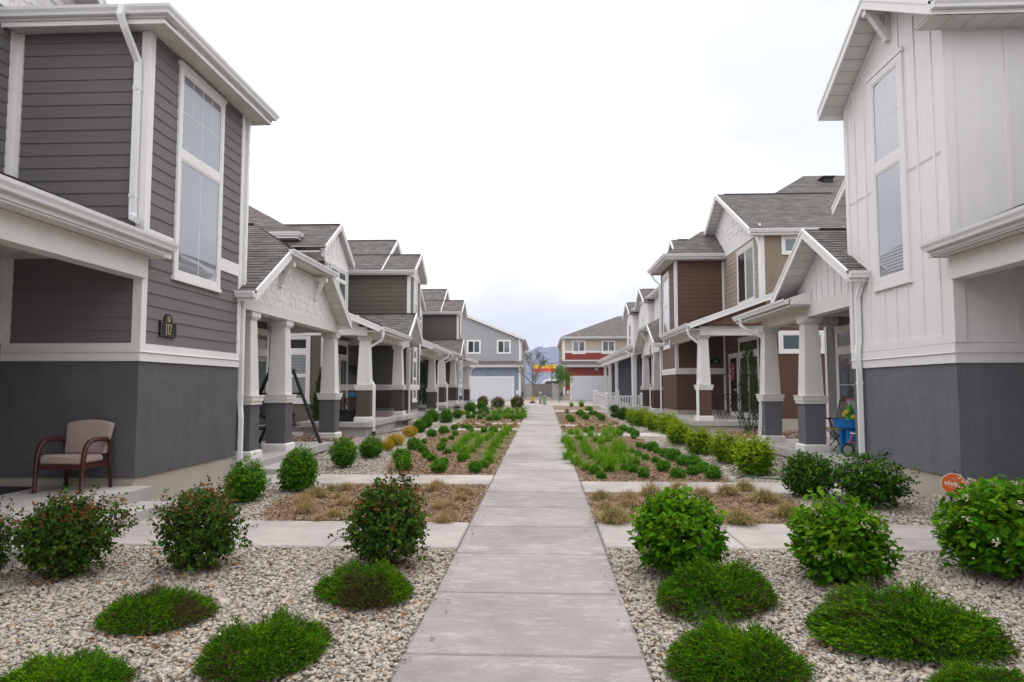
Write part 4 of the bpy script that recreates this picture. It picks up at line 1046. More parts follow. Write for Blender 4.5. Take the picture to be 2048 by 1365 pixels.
def house_blue():
    Y = 67
    r = empty('garage_house', (-6, Y, .4), 'pale grey house with blue garage storey and white garage door, closing the view', 'house')
    x1 = -2.2; x0 = -15; z0 = .4
    zt = lambda x: 6.55 + (x1 - x) * .41
    fr = FS(Y)
    mb = MB(); mb.box(x0, x1, Y + .01, 86, z0, 6.6); mb.ext(FS(Y + .02), [(x0, 6.6), (x1, 6.6), (-9.5, zt(-9.5)), (x0, zt(-9.5) - 1.5)], -18.9, 0); mb.build('wall', LAPG, r)
    mb = MB(); lapwall(mb, fr, [(x0, 4.05), (x1, 4.05), (x1, 6.5), (-9.5, zt(-9.5) - .1), (x0, zt(-9.5) - 1.6)], .115); mb.build('siding', LAPG, r)
    mb = MB(); mb.battens(FS(Y - .35), rect(x0, x1, z0 + .2, 3.85), .3, .04, .02); mb.box(x0, x1, Y - .33, Y, z0, 3.85); mb.build('wall', BB_BLUE, r)
    mb = MB(); roof_plane(mb, [(x0, Y - .85, 3.83), (x1 + .25, Y - .85, 3.83), (x1 + .25, Y, 4.25), (x0, Y, 4.25)]); mb.build('skirt_roof', [SHINGLE, WHITE], r)
    gutter(r, [(x0, Y - .85, 3.83), (x1 + .25, Y - .85, 3.83)], 1); fascia(r, [(x0, Y - .85, 3.83), (x1 + .25, Y - .85, 3.83)], 1, .22)
    mb = MB(); roof_plane(mb, [(x1 + .4, Y - .3, zt(x1 + .4) + .1), (x1 + .4, 86.3, zt(x1 + .4) + .1), (-9.5, 86.3, zt(-9.5) + .1), (-9.5, Y - .3, zt(-9.5) + .1)])
    roof_plane(mb, [(x0 - 1, Y - .3, zt(-9.5) - 2.3), (x0 - 1, 86.3, zt(-9.5) - 2.3), (-9.5, 86.3, zt(-9.5) + .1), (-9.5, Y - .3, zt(-9.5) + .1)]); mb.build('roof', [SHINGLE, WHITE], r)
    mb = MB(); rake(mb, (x1 + .4, Y - .3, zt(x1 + .4) + .1), (-9.5, Y - .3, zt(-9.5) + .1), (0, -1, 0), .24); mb.build('rake_board', WHITE, r)
    gutter(r, [(x1 + .4, Y - .3, zt(x1 + .4) + .08), (x1 + .4, 86.3, zt(x1 + .4) + .08)], 1); soffit_flat(r, x1, x1 + .4, Y - .2, 86, 6.2, 'y')
    mb = MB(); corner_boards(mb, x1, Y, 4.25, 6.4, 1, -1, .16, .03); corner_boards(mb, x1, Y - .35, z0 + .2, 3.6, 1, -1, .16, .03); mb.build('corner_trim', WHITE, r)
    garage_door(r, FS(Y - .35), -7.4, -2.98, z0 + .02, 2.58)
    for a in (-7.5, -4.53): window(r, fr, a, a + 1.38, 4.96, 6.34, [(0, .48, 0, 1), (.52, 1, 0, 1)], glass=[GLASS_DARK, GLASS_TEAL], trim=.13, header=False)
    downspout(r, [(x1 + .36, Y - .2, 6.4), (x1 + .1, Y + .1, 6.1), (x1 + .06, Y + .1, 4.3)], .05)
    mb = MB(); mb.box(-2.62, -2.36, Y - .40, Y - .35, 1.0, 1.35); mb.box(-2.56, -2.42, Y - .45, Y - .40, 1.06, 1.28, 0); mb.build('outlet_cover', VINYL, r)
    mb = MB(); add_text(mb, FS(Y - .375), '67', -5.35, 2.93, .24, 0); mb.build('house_number', BLACK, r)
house_blue()
def house_red():
    Y = 67
    r = empty('garage_house', (6, Y, .4), 'red and tan house with brown hip roof and white garage door, closing the view', 'house')
    x0, x1, z0 = 2.0, 16, .4; fr = FS(Y)
    mb = MB(); mb.box(x0, x1, Y + .01, 84, z0, 6.5); mb.build('wall', BBT, r)
    mb = MB(); mb.battens(fr, rect(x0, x1, 5.2, 6.45), .3, .04, .02); mb.battens(FW(x0), rect(Y, 84, 4.0, 6.45), .3, .04, .02); mb.build('siding', BBT, r)
    mb = MB(); lapwall(mb, fr, rect(x0, x1, 4.2, 5.05), .13); mb.box(x0, x1, Y - .33, Y, z0 + .55, 3.85); lapwall(mb, FS(Y - .35), rect(x0, x1, z0 + .5, 3.8), .13); mb.build('siding', RED, r)
    mb = MB(); mb.box(x0 - .02, 2.72, Y - .38, Y + 1, z0 - .1, z0 + .55); mb.build('foundation', FOUND, r)
    mb = MB(); mb.fbox(fr, x0, x1, 5.04, 5.24, 0, .04); mb.fbox(fr, x0, x1, 4.18, 4.34, 0, .04); corner_boards(mb, x0, Y, 4.3, 6.4, -1, -1, .16, .03); corner_boards(mb, x0, Y - .35, z0 + .5, 3.7, -1, -1, .16, .03); mb.build('trim', WHITE, r)
    mb = MB(); roof_plane(mb, [(x0 - .25, Y - .85, 3.83), (x1, Y - .85, 3.83), (x1, Y, 4.25), (x0 - .25, Y, 4.25)]); mb.box(6.6, 7.0, Y - .5, Y - .2, 4.1, 4.26); mb.build('skirt_roof', [SHINGLE, WHITE], r)
    gutter(r, [(x0 - .25, Y - .85, 3.83), (x1, Y - .85, 3.83)], 1); fascia(r, [(x0 - .25, Y - .85, 3.83), (x1, Y - .85, 3.83)], 1, .22)
    ex, ey, ez, m = x0 - .2, Y - .45, 6.6, .42; k = 6.2
    mb = MB(); roof_plane(mb, [(ex, ey, ez), (x1 + 6, ey, ez), (x1, ey + k, ez + m * k), (ex + k, ey + k, ez + m * k)])
    roof_plane(mb, [(ex, 86, ez), (ex, ey, ez), (ex + k, ey + k, ez + m * k), (ex + k, 80, ez + m * k)]); mb.build('roof', [SHINGLE, WHITE], r)
    pts = [(x1, ey, ez), (ex, ey, ez), (ex, 85, ez)]
    gutter(r, pts, -1); fascia(r, pts, -1, .22); soffit_flat(r, ex, x1, ey, Y, 6.39, 'x'); soffit_flat(r, ex, x0, Y, 84, 6.39, 'y')
    garage_door(r, FS(Y - .35), 2.78, 7.6, z0 + .02, 2.62)
    for a in (2.84, 5.74): window(r, fr, a, a + 1.34, 4.92, 6.26, [(0, .48, 0, 1), (.52, 1, 0, 1)], glass=[GLASS_TEAL, GLASS_TEAL], trim=.12, header=False)
    mb = MB(); mb.box(5.05, 5.35, Y - .43, Y - .35, 3.42, 3.56); mb.lathe((5.08, Y - .5, 3.3), [(.03, .15), (.07, 0), (.001, 0)], 10); mb.lathe((5.32, Y - .5, 3.3), [(.03, .15), (.07, 0), (.001, 0)], 10); mb.build('floodlight', VINYL, r)
    mb = MB(); mb.box(2.3, 2.56, Y - .40, Y - .35, 1.0, 1.35); mb.box(2.36, 2.5, Y - .45, Y - .4, 1.06, 1.28); mb.build('outlet_cover', VINYL, r)
    downspout(r, [(ex - .02, Y - .3, 6.5), (x0 - .1, Y, 6.2), (x0 - .06, Y + .1, 4.3)], .05)
    mb = MB(); add_text(mb, FS(Y - .375), '66', 5.2, 2.93, .2, 0); mb.build('house_number', BLACK, r)
house_red()

# ------------------------------------------------------------------ the air
hz = bpy.data.materials.new('haze_air'); hz.use_nodes = True
t = hz.node_tree; t.nodes.clear()
pv = N(t, 'ShaderNodeVolumePrincipled'); pv.inputs['Color'].default_value = (.62, .70, .98, 1); pv.inputs['Density'].default_value = .00030; pv.inputs['Anisotropy'].default_value = .1
ho = N(t, 'ShaderNodeOutputMaterial'); t.links.new(pv.outputs[0], ho.inputs['Volume'])
mb = MB(); mb.box(-3100, 3100, -100, 3300, -2, 172)
tag(mb.build('haze', hz), 'thin pale haze fading the far mountains to blue', 'haze', kind='stuff')
# ------------------------------------------------------------------ plants: leaf by leaf, in numpy
def np_mesh(name, verts, quads, mats, mi=None, smooth=False):
    me = bpy.data.meshes.new(name)
    verts = np.asarray(verts, dtype=np.float32); quads = np.asarray(quads, dtype=np.int32)
    k = quads.shape[1]; m = len(quads)
    me.vertices.add(len(verts)); me.vertices.foreach_set('co', verts.ravel())
    me.loops.add(m * k); me.loops.foreach_set('vertex_index', quads.ravel())
    me.polygons.add(m); me.polygons.foreach_set('loop_start', np.arange(0, m * k, k, dtype=np.int32)); me.polygons.foreach_set('loop_total', np.full(m, k, dtype=np.int32))
    for x in (mats if isinstance(mats, (list, tuple)) else [mats]): me.materials.append(x)
    if mi is not None: me.polygons.foreach_set('material_index', np.asarray(mi, dtype=np.int32))
    if smooth: me.polygons.foreach_set('use_smooth', np.ones(m, dtype=bool))
    me.update(calc_edges=True)
    return me
def nrm(a): return a / np.maximum(np.linalg.norm(a, axis=1, keepdims=True), 1e-9)
LEAF = (np.array([(0, 0, 0), (.32, .5, .07), (.70, .34, .05), (1, 0, -.06), (.70, -.34, .05), (.32, -.5, .07)], float), [(0, 3, 2, 1), (0, 5, 4, 3)])
NARROW = (np.array([(0, .35, 0), (0, -.35, 0), (.5, -.5, .08), (.5, .5, .08), (1, -.08, 0), (1, .08, 0)], float), [(0, 1, 2, 3), (3, 2, 4, 5)])
def scatter(tpl, C, T, Nn, Ls, Ws):
    v, q = tpl
    T = nrm(T); B = nrm(np.cross(Nn, T)); M = np.cross(T, B)
    Vv = C[:, None, :] + T[:, None, :] * (v[None, :, 0, None] * Ls[:, None, None]) + B[:, None, :] * (v[None, :, 1, None] * Ws[:, None, None]) + M[:, None, :] * (v[None, :, 2, None] * Ls[:, None, None])
    Q = np.array(q)[None] + (np.arange(len(C)) * len(v))[:, None, None]
    return Vv.reshape(-1, 3), Q.reshape(-1, 4)
def lump(rg, D, amp, n=9, sharp=2.2):
    k = nrm(rg.normal(size=(n, 3)))
    s = np.zeros(len(D))
    for i in range(n): s += np.maximum(0, D @ k[i]) ** (sharp * 4) * rg.uniform(.3, 1)
    return 1 + amp * (s - .35)
def crown(rg, n, rx, ry, rz, amp=.25, inner=.45, zlow=-.75, out=.0):
    D = nrm(rg.normal(size=(n * 2, 3))); D = D[D[:, 2] > zlow][:n]
    r = lump(rg, D, amp) * (1 - (1 - inner) * rg.random(len(D)) ** 1.7) * (1 + out * np.maximum(0, rg.normal(size=len(D))))
    P = D * r[:, None] * np.array([rx, ry, rz])
    P[:, 2] += rz * .93
    return P, D
def twig_shrub(seed, rx, ry, rz, ntwig, per, tl, Lf, Wf, amp=.25, inner=.5, out=.06, up=.5, tip_mat=0.0, zlow=-.78, tpl=LEAF, tip_from=.4, upright=.3):
    rg = np.random.default_rng(seed)
    P, D = crown(rg, ntwig, rx, ry, rz, amp, inner, zlow, out)
    P[:, 2] = np.maximum(P[:, 2], .05)
    A = nrm(D + np.array([0, 0, upright]) + rg.normal(size=D.shape) * .35)
    vs, qs, mi, off = [], [], [], 0
    tipp = (rg.random(len(P)) < tip_mat * np.clip((P[:, 2] / (2 * rz) - tip_from) / (1 - tip_from) * 1.6, 0, 1)) & (np.linalg.norm((P - [0, 0, rz * .93]) / [rx, ry, rz], axis=1) > .8)
    for j in range(per):
        t = j / max(1, per - 1)
        C = P - A * tl * (1 - t) + rg.normal(size=P.shape) * tl * .06
        ph = rg.normal(size=P.shape); ph -= A * (ph * A).sum(1, keepdims=True); ph = nrm(ph)
        T = nrm(A * (.25 + .6 * t) + ph * .9 - np.array([0, 0, .15]))
        Nn = nrm(np.array([0, 0, 1.0]) * up + D * (1 - up) + rg.normal(size=P.shape) * .38)
        s = rg.uniform(.65, 1.15, len(P)) * (1 - .25 * t)
        keep = C[:, 2] > .01
        v, q = scatter(tpl, C[keep], T[keep], Nn[keep], Lf * s[keep], Wf * s[keep])
        vs.append(v); qs.append(q + off); off += len(v); mi.append(np.repeat(tipp[keep].astype(int), 2))
    return np.concatenate(vs), np.concatenate(qs), np.concatenate(mi)
def stems(seed, rx, rz, n=14, r0=.012, mat_=None):
    rg = random.Random(seed); mb = MB()
    for i in range(n):
        a = rg.uniform(0, 6.28); k = rg.uniform(.25, .85); h = rz * rg.uniform(1.0, 1.75)
        b = V((.05 * math.cos(a), .05 * math.sin(a), -.03)); e = V((rx * k * math.cos(a), rx * k * math.sin(a), h))
        m1 = b.lerp(e, .35) + V((0, 0, h * .1)); m2 = b.lerp(e, .7) + V((rg.uniform(-.04, .04), rg.uniform(-.04, .04), h * .06))
        mb.tube([b, m1, m2, e], [r0, r0 * .8, r0 * .55, r0 * .25], 5)
    me_o = mb.build('branches', mat_ or TWIG)
    me = me_o.data; bpy.data.objects.remove(me_o)
    return me
TWIG = mat('twig_bark', (.085, .055, .038), .9, var=.2, vs=30)
TRUNK = mat('trunk_bark', (.24, .22, .195), .95, var=.25, vs=18, bump=.6, bs=30)
def leafmat(name, c, island=.38, hue=.025, trans=.28, rough=.7, spec=.04): return mat(name, c, rough, island=island, hue=hue, trans=trans, spec=spec)
ROSE = leafmat('rose_leaf', (.054, .104, .014), .55, .045, .22); ROSET = leafmat('rose_tip_leaf', (.17, .082, .022), .45, .03, .25)
DOGW = leafmat('dogwood_leaf', (.062, .185, .006), .35, .018, .3); DOGT = leafmat('dogwood_tip_leaf', (.125, .27, .010), .3, .018, .35)
PRIV = leafmat('privet_leaf', (.052, .165, .007), .4, .02, .25); PRIVT = leafmat('privet_tip_leaf', (.115, .26, .012), .3, .02, .3)
DARKL = leafmat('dark_shrub_leaf', (.036, .100, .008), .45, .025, .22); DARKT = leafmat('dark_shrub_tip_leaf', (.085, .18, .014), .35, .02, .28)
LIME = leafmat('lime_leaf', (.125, .235, .008), .35, .02, .3); LIMET = leafmat('lime_tip_leaf', (.27, .365, .010), .28, .02, .35)
GOLD = leafmat('gold_leaf', (.46, .34, .006), .3, .02, .3); GOLDT = leafmat('gold_tip_leaf', (.50, .30, .02), .3, .03, .3)
JUNI = leafmat('juniper_spray', (.044, .135, .004), .55, .03, .15, .7, .05); JUNT = leafmat('juniper_tip', (.125, .26, .006), .35, .025, .25, .7, .05); JUNB = leafmat('juniper_brown', (.085, .070, .026), .5, .04, .1, .8, .05)
SEDU = leafmat('sedum_leaf', (.058, .185, .010), .4, .02, .25, .7, .05); SEDT = leafmat('sedum_tip_leaf', (.12, .28, .016), .3, .02, .3)
LILY = leafmat('daylily_blade', (.135, .29, .006), .4, .025, .3, .5)
BROWN = leafmat('dry_grass_blade', (.44, .31, .165), .4, .02, .2, .8, .05); BROWNG = leafmat('greening_grass_blade', (.27, .27, .075), .4, .03, .2, .8, .05)
CYPR = leafmat('cypress_spray', (.034, .062, .013), .5, .03, .12, .7, .05)
PETAL = mat('cream_petal', (.50, .44, .32), .7, island=.2)

def juniper(seed, rx, ry, rz, n=1500, per=13, bl=.045, lean=(0, 0), brown=.1, upb=.35):
    rg = np.random.default_rng(seed)
    a = rg.uniform(0, 2 * np.pi, n); f = np.sqrt(rg.random(n))
    D2 = np.stack([np.cos(a), np.sin(a)], 1)
    k = lump(rg, np.concatenate([D2, np.zeros((n, 1))], 1), .26, 9, 2.0)
    X = D2[:, 0] * f * rx * k; Y = D2[:, 1] * f * ry * k
    h = rz * (1 - f ** 2.6) ** .6 * (1 + .34 * np.sin(X * 15 + seed) * np.cos(Y * 13 + seed * 2) + .16 * np.sin(X * 37 + 2) * np.sin(Y * 33 + seed)) * rg.uniform(.6, 1.05, n)
    skirt = rg.random(n) < .3
    h = np.where(skirt, h * rg.uniform(.1, .9, n), h)
    P = np.stack([X, Y, np.maximum(.025, h)], 1)
    A = nrm(np.stack([D2[:, 0] * (.35 + f) + lean[0], D2[:, 1] * (.35 + f) + lean[1], upb + .55 * (1 - f)], 1) + rg.normal(size=(n, 3)) * .45)
    L = rg.uniform(.05, .11, n)
    tip = (rg.random(n) < .35 + .3 * np.sin(X * 9 + seed * 3) * np.cos(Y * 8)) & ~skirt; br = rg.random(n) < brown * (1 + 2 * skirt) * (.5 + 2.2 * (np.sin(X * 6 + seed * 1.7) * np.cos(Y * 7 + seed) > .35))
    m0 = np.where(br, 2, np.where(tip, 1, 0))
    vs, qs, mi, off = [], [], [], 0
    for j in range(per):
        t = j / (per - 1)
        C = P + A * (L * (t - .45))[:, None]
        ph = rg.normal(size=P.shape); ph -= A * (ph * A).sum(1, keepdims=True); ph = nrm(ph)
        T = nrm(A * 1.0 + ph * (1.0 - .6 * t))
        v, q = scatter(NARROW, C, T, nrm(rg.normal(size=P.shape) + [0, 0, .5]), bl * rg.uniform(.6, 1.2, n) * (1.1 - .35 * t), np.full(n, .0056))
        vs.append(v); qs.append(q + off); off += len(v); mi.append(np.repeat(m0, 2))
    return np.concatenate(vs), np.concatenate(qs), np.concatenate(mi)
def tuft(seed, n, Lb, w, spread, base_r, droop, split=0.0):
    rg = np.random.default_rng(seed)
    a = rg.uniform(0, 2 * np.pi, n); ln = rg.random(n) ** .8 * spread; L = Lb * rg.uniform(.55, 1.1, n)
    D = np.stack([np.cos(a), np.sin(a), np.zeros(n)], 1); S = np.stack([-np.sin(a), np.cos(a), np.zeros(n)], 1)
    S = nrm(S + D * rg.normal(size=(n, 1)) * .5)
    b = np.stack([rg.normal(size=n) * base_r, rg.normal(size=n) * base_r, np.zeros(n)], 1) + D * base_r * .5
    ts = [0, .4, .75, 1]; rows = []
    for t in ts:
        hz = np.sin(ln * (t ** .9)) * t + droop * ln * t * t * .4
        z = np.cos(ln * t) * t - droop * ln * t ** 2.6 * .55
        p = b + D * (hz * L)[:, None]; p[:, 2] += np.maximum(z * L, .004 * (t > 0))
        ww = w * (1 - .85 * t ** 1.6)
        rows += [p - S * ww / 2, p + S * ww / 2]
    Vv = np.stack(rows, 1).reshape(-1, 3)
    q = np.array([(0, 1, 3, 2), (2, 3, 5, 4), (4, 5, 7, 6)])
    Q = (q[None] + (np.arange(n) * 8)[:, None, None]).reshape(-1, 4)
    return Vv, Q, np.repeat((rg.random(n) < split).astype(int), 3)

def plant(parts, name, label, cat, loc, sc, rz, group=None):
    """parts = [(part name, mesh)]; one mesh -> the thing itself, more -> an Empty with parts"""
    if len(parts) == 1:
        o = bpy.data.objects.new(name, parts[0][1]); COL.objects.link(o)
        tag(o, label, cat, group)
    else:
        o = bpy.data.objects.new(name, None); o.empty_display_size = .1; COL.objects.link(o); tag(o, label, cat, group)
        for pn, me in parts:
            c = bpy.data.objects.new(pn, me); COL.objects.link(c); c.parent = o
    o.location = loc; o.rotation_euler = (0, 0, rz); o.scale = sc
    return o
prg = random.Random(77)
def width(px, loc): return px * loc.y / 1365.0

# --- rose bushes
def rose_parts(s):
    v, q, mi = twig_shrub(s, .40, .40, .40, 1250, 6, .075, .047, .034, .42, .38, .13, .55, .30, tip_from=.45, zlow=-.90)
    return [('foliage', np_mesh('rose_foliage', v, q, [ROSE, ROSET], mi)), ('branches', stems(s, .40, .38, 16, .008))]
ROSES = [rose_parts(3), rose_parts(4), rose_parts(8)]
for i, (px, py, w, h, k, lab) in enumerate([
        (128, 1148, 235, 190, 0, 'dark green rose bush with reddish tips in front of the armchair'),
        (402, 1132, 195, 185, 1, 'dark rose bush with red shoots between the armchair and the side walk end'),
        (775, 1128, 205, 195, 2, 'dark rose bush with red shoots beside the path, over a juniper'),
        (-62, 1165, 170, 190, 1, 'rose bush cut off by the left edge of the photo')]):
    p = G(px, py); W = width(w, p) / 1.0; H = width(h, p) / .88
    plant(ROSES[k], 'rose_bush', lab, 'rose bush', p, (W, W, H), prg.uniform(0, 6), 'rose bushes on the gravel')
# --- dogwoods with white flower heads
def dog_parts(s):
    v, q, mi = twig_shrub(s, .42, .42, .42, 760, 5, .10, .088, .052, .20, .5, .07, .6, .75, tip_from=.3, upright=.5)
    rg = np.random.default_rng(s + 9)
    P, D = crown(rg, 24, .42, .42, .42, .2, .95, -.3, .0)
    vs, qs, off = [], [], 0
    for c, d in zip(P, D):
        n = 16
        C = c + rg.normal(size=(n, 3)) * .014 + d * .02
        a, b = scatter(LEAF, C, rg.normal(size=(n, 3)), nrm(d[None] + rg.normal(size=(n, 3)) * .4), np.full(n, .016), np.full(n, .012))
        vs.append(a); qs.append(b + off); off += len(a)
    return [('foliage', np_mesh('dogwood_foliage', v, q, [DOGW, DOGT], mi)), ('branches', stems(s, .4, .4, 14, .009)), ('blossoms', np_mesh('dogwood_blossoms', np.concatenate(vs), np.concatenate(qs), PETAL))]
DOGS = [dog_parts(21), dog_parts(22), dog_parts(23)]
for i, (px, py, w, h, k, lab) in enumerate([
        (1363, 1150, 200, 180, 0, 'leafy green dogwood with cream flower heads nearest the path'),
        (1686, 1162, 205, 165, 1, 'leafy green dogwood between two other dogwoods, right of the path'),
        (2014, 1155, 264, 197, 2, 'large leafy dogwood in front of the round orange yard sign')]):
    p = G(px, py); W = width(w, p) / .93; H = width(h, p) / .87
    plant(DOGS[k], 'dogwood_shrub', lab, 'shrub', p, (W, W, H), prg.uniform(0, 6), 'dogwoods on the right gravel')
# --- junipers
JUN = []
for s, br, ln in ((31, .10, (-.5, .1)), (32, .14, (.1, .0)), (33, .30, (.25, .1)), (34, .08, (-.6, .3))):
    v, q, mi = juniper(s, .40, .40, .20, 4300, 12, .019, ln, br)
    JUN.append([('', np_mesh('juniper_sprays', v, q, [JUNI, JUNT, JUNB], mi))])
for i, (px, py, w, k, zs, rot, lab) in enumerate([
        (308, 1240, 215, 2, 1.0, .4, 'low juniper mat with browned front edge, alone on the left gravel'),
        (733, 1192, 205, 2, 1.1, 2.6, 'low juniper browned at its foot, right in front of a rose bush by the path'),
        (520, 1325, 268, 1, 1.15, 1.0, 'big bright green juniper mound on the left gravel, lower middle'),
        (95, 1392, 290, 3, .9, 0.2, 'juniper mat cut off at the lower left corner of the photo'),
        (1435, 1200, 262, 1, 1.05, 4.0, 'dark juniper mat right in front of the dogwood by the path'),
        (1466, 1345, 285, 3, 1.1, .5, 'bright juniper mat nearest the path at the photo\'s lower edge'),
        (1808, 1275, 345, 0, .95, .3, 'widest juniper mat, spreading on the right gravel'),
        (1985, 1400, 230, 0, .9, 2.2, 'juniper mat cut off at the lower right corner of the photo')]):
    p = G(px, py); W = width(w, p) / .88
    plant(JUN[k], 'juniper', lab, 'juniper', p, (W, W * .92, W * zs * .9), rot, 'junipers on the gravel')
# --- round privets along the left beds
def priv_parts(s, a=PRIV, b=PRIVT, L=.05, n=1250, out=.10, tm=.8, amp=.3):
    v, q, mi = twig_shrub(s, .36, .36, .36, n, 5, .06, L, L * .62, amp, .5, out, .5, tm, tip_from=.3, zlow=-.95)
    return [('foliage', np_mesh('shrub_foliage', v, q, [a, b], mi)), ('branches', stems(s, .34, .34, 10, .008))]
PR = [priv_parts(41), priv_parts(42), priv_parts(43)]
for i, (px, py, w, h, lab) in enumerate([
        (490, 1003, 100, 88, 'round green shrub at the corner of the grey house, behind the rose bushes'),
        (597, 982, 88, 98, 'taller round green shrub beside the side walk by the porch step'),
        (688, 935, 60, 65, 'round green shrub in front of the third porch column'),
        (741, 916, 56, 46, 'low round green shrub left of the yellow shrubs'),
        (838, 866, 30, 31, 'small green shrub just past the yellow shrubs, nearest of its row'),
        (853, 857, 28, 31, 'small green shrub second in the row past the yellow shrubs'),
        (865, 845, 32, 30, 'green shrub by the olive house porch slab'),
        (893, 847, 30, 33, 'green shrub in front of the umber porch columns'),
        (915, 838, 22, 22, 'small green shrub left of the far yellow shrub'),
        (940, 824, 30, 22, 'green shrub in front of the far side walk, left of the path'),
        (962, 820, 22, 20, 'small green shrub in front of the far rose bushes')]):
    p = G(px, py); W = width(w, p) / .80; H = width(h, p) / .78
    plant(PR[i % 3], 'round_shrub', lab, 'shrub', p, (W, W, H), prg.uniform(0, 6), 'green shrubs along the left side')
# --- golden shrubs
GD = [priv_parts(51, GOLD, GOLDT, .042, 1000, .03, .5, .2)]
for px, py, w, h, lab in [(819, 874, 36, 24, 'round golden yellow shrub farthest of the near three'), (791, 891, 40, 26, 'golden yellow shrub in the middle of the near three'), (775, 901, 31, 25, 'orange tinged golden shrub next to the low green shrub'), (924, 831, 17, 13, 'small golden shrub far along the left side')]:
    p = G(px, py); W = width(w, p) / .78; H = width(h, p) / .76
    plant(GD[0], 'golden_shrub', lab, 'shrub', p, (W, W, H), prg.uniform(0, 6), 'golden shrubs along the left side')
# --- dark shrubs by the slate house
DK = [priv_parts(61, DARKL, DARKT, .055, 1000, .10, .6, .3), priv_parts(62, DARKL, DARKT, .055, 800, .20, .6, .4)]
for k, px, py, w, h, lab in [(0, 1620, 996, 115, 100, 'dense dark green shrub in front of the white porch columns'), (1, 1742, 1014, 150, 112, 'loose twiggy dark shrub against the slate stucco wall'),
                             (0, 1246, 840, 28, 28, 'dark green shrub at the white picket fence foot, before the lime row'), (0, 1231, 836, 22, 12, 'low green shrub left of a dark one by the picket fence'), (0, 1229, 826, 20, 18, 'dark round shrub close against the picket fence'), (0, 1267, 816, 18, 14, 'small dark shrub by the brown column at the picket fence')]:
    p = G(px, py); W = width(w, p) / .84; H = width(h, p) / .80
    plant(DK[k], 'dark_shrub', lab, 'shrub', p, (W, W, H), prg.uniform(0, 6), 'dark shrubs along the right side')
# --- lime row
LM = [priv_parts(71, LIME, LIMET, .058, 1150, .3, 1.0, .5), priv_parts(72, LIME, LIMET, .058, 1150, .3, 1.0, .5)]
for i, (px, py, w, h, lab) in enumerate([(1508, 948, 95, 80, 'largest lime green shrub, nearest of the row'), (1452, 926, 64, 66, 'lime shrub second of the row from the camera'), (1401, 908, 60, 57, 'yellow lime shrub third of the row from the camera'), (1358, 891, 52, 52, 'lime shrub fourth of the row, greener low down'),
        (1338, 868, 52, 45, 'lime shrub fifth of the row, in front of the brown wall'), (1305, 863, 33, 40, 'small yellowish lime shrub sixth of the row'), (1285, 853, 46, 39, 'lime shrub seventh of the row'), (1265, 847, 28, 31, 'lime shrub farthest of the row, near the picket fence')]):
    p = G(px, py); W = width(w, p) / .84; H = width(h, p) / .82
    plant(LM[i % 2], 'lime_shrub', lab, 'shrub', p, (W, W, H), prg.uniform(0, 6), 'row of lime shrubs on the right')
# --- far rose-coloured shrubs
FR_ = [priv_parts(81, ROSE, ROSET, .055, 700, .05, .8, .15)]
for px, py, w, h, lab in [(966, 815, 27, 27, 'dark round bush left of three in front of the white garage door'), (996, 818, 31, 28, 'dark round bush in the middle of three in front of the garage'), (1035, 817, 33, 29, 'dark round bush nearest the path end, right of three')]:
    p = G(px, py); W = width(w, p) / .80; H = width(h, p) / .78
    plant(FR_[0], 'round_bush', lab, 'bush', p, (W, W, H), prg.uniform(0, 6), 'dark bushes at the path end')
# --- sedums
def sed(s):
    v, q, mi = twig_shrub(s, .15, .15, .13, 400, 4, .03, .05, .018, .2, .55, .12, .25, .6, tip_from=.2, tpl=NARROW, upright=.7, zlow=-.95)
    return [('', np_mesh('sedum_leaves', v, q, [SEDU, SEDT], mi))]
SD = [sed(91), sed(92), sed(93)]
def many(lst, protos, name, lab, cat, group, f, s, nominal, hmul=.5):
    for i, t in enumerate(lst):
        x, y, w = t[:3]
        p = G(f[0] + x / s, f[1] + y / s); W = width(w / s, p) / nominal * prg.uniform(.95, 1.05)
        plant(protos[i % len(protos)], name, lab, cat, p, (W, W, W * prg.uniform(.9, 1.1)), prg.uniform(0, 6), group)
L6 = (640, 720); S6 = 4.876
near_l = [(810, 1082, 185), (790, 995, 170), (840, 960, 100), (915, 880, 140), (965, 865, 70), (1000, 905, 100), (1035, 960, 100), (1090, 990, 110), (1160, 1100, 170), (1210, 1030, 95), (1515, 1098, 150), (1600, 1055, 112), (1380, 995, 95), (1245, 918, 85), (1180, 888, 90), (1190, 848, 80), (1212, 806, 72), (1285, 783, 66), (1320, 742, 72), (1015, 818, 65), (1090, 752, 108), (1205, 722, 100), (1240, 712, 60), (1310, 688, 82), (1400, 670, 60), (1455, 683, 80), (1475, 702, 58), (1600, 713, 75), (1690, 718, 95)]
many(near_l, SD, 'sedum', 'round green sedum clump in the large middle mulch bed left of the path', 'sedum', 'sedums in the left bed', L6, S6, .335)
far_l = [(1450, 578, 62), (1490, 572, 60), (1560, 583, 60), (1655, 600, 75), (1730, 594, 70), (1885, 584, 65), (1886, 603, 38), (1950, 580, 60), (1812, 573, 42), (1440, 537, 60), (1510, 535, 60), (1570, 517, 60), (1620, 507, 60), (1635, 531, 48), (1560, 530, 50), (1600, 560, 50)]
many(far_l, SD, 'sedum', 'round green sedum clump in the far mulch bed left of the path', 'sedum', 'sedums in the far left bed', L6, S6, .335)
R7 = (1080, 720); S7 = 4.267
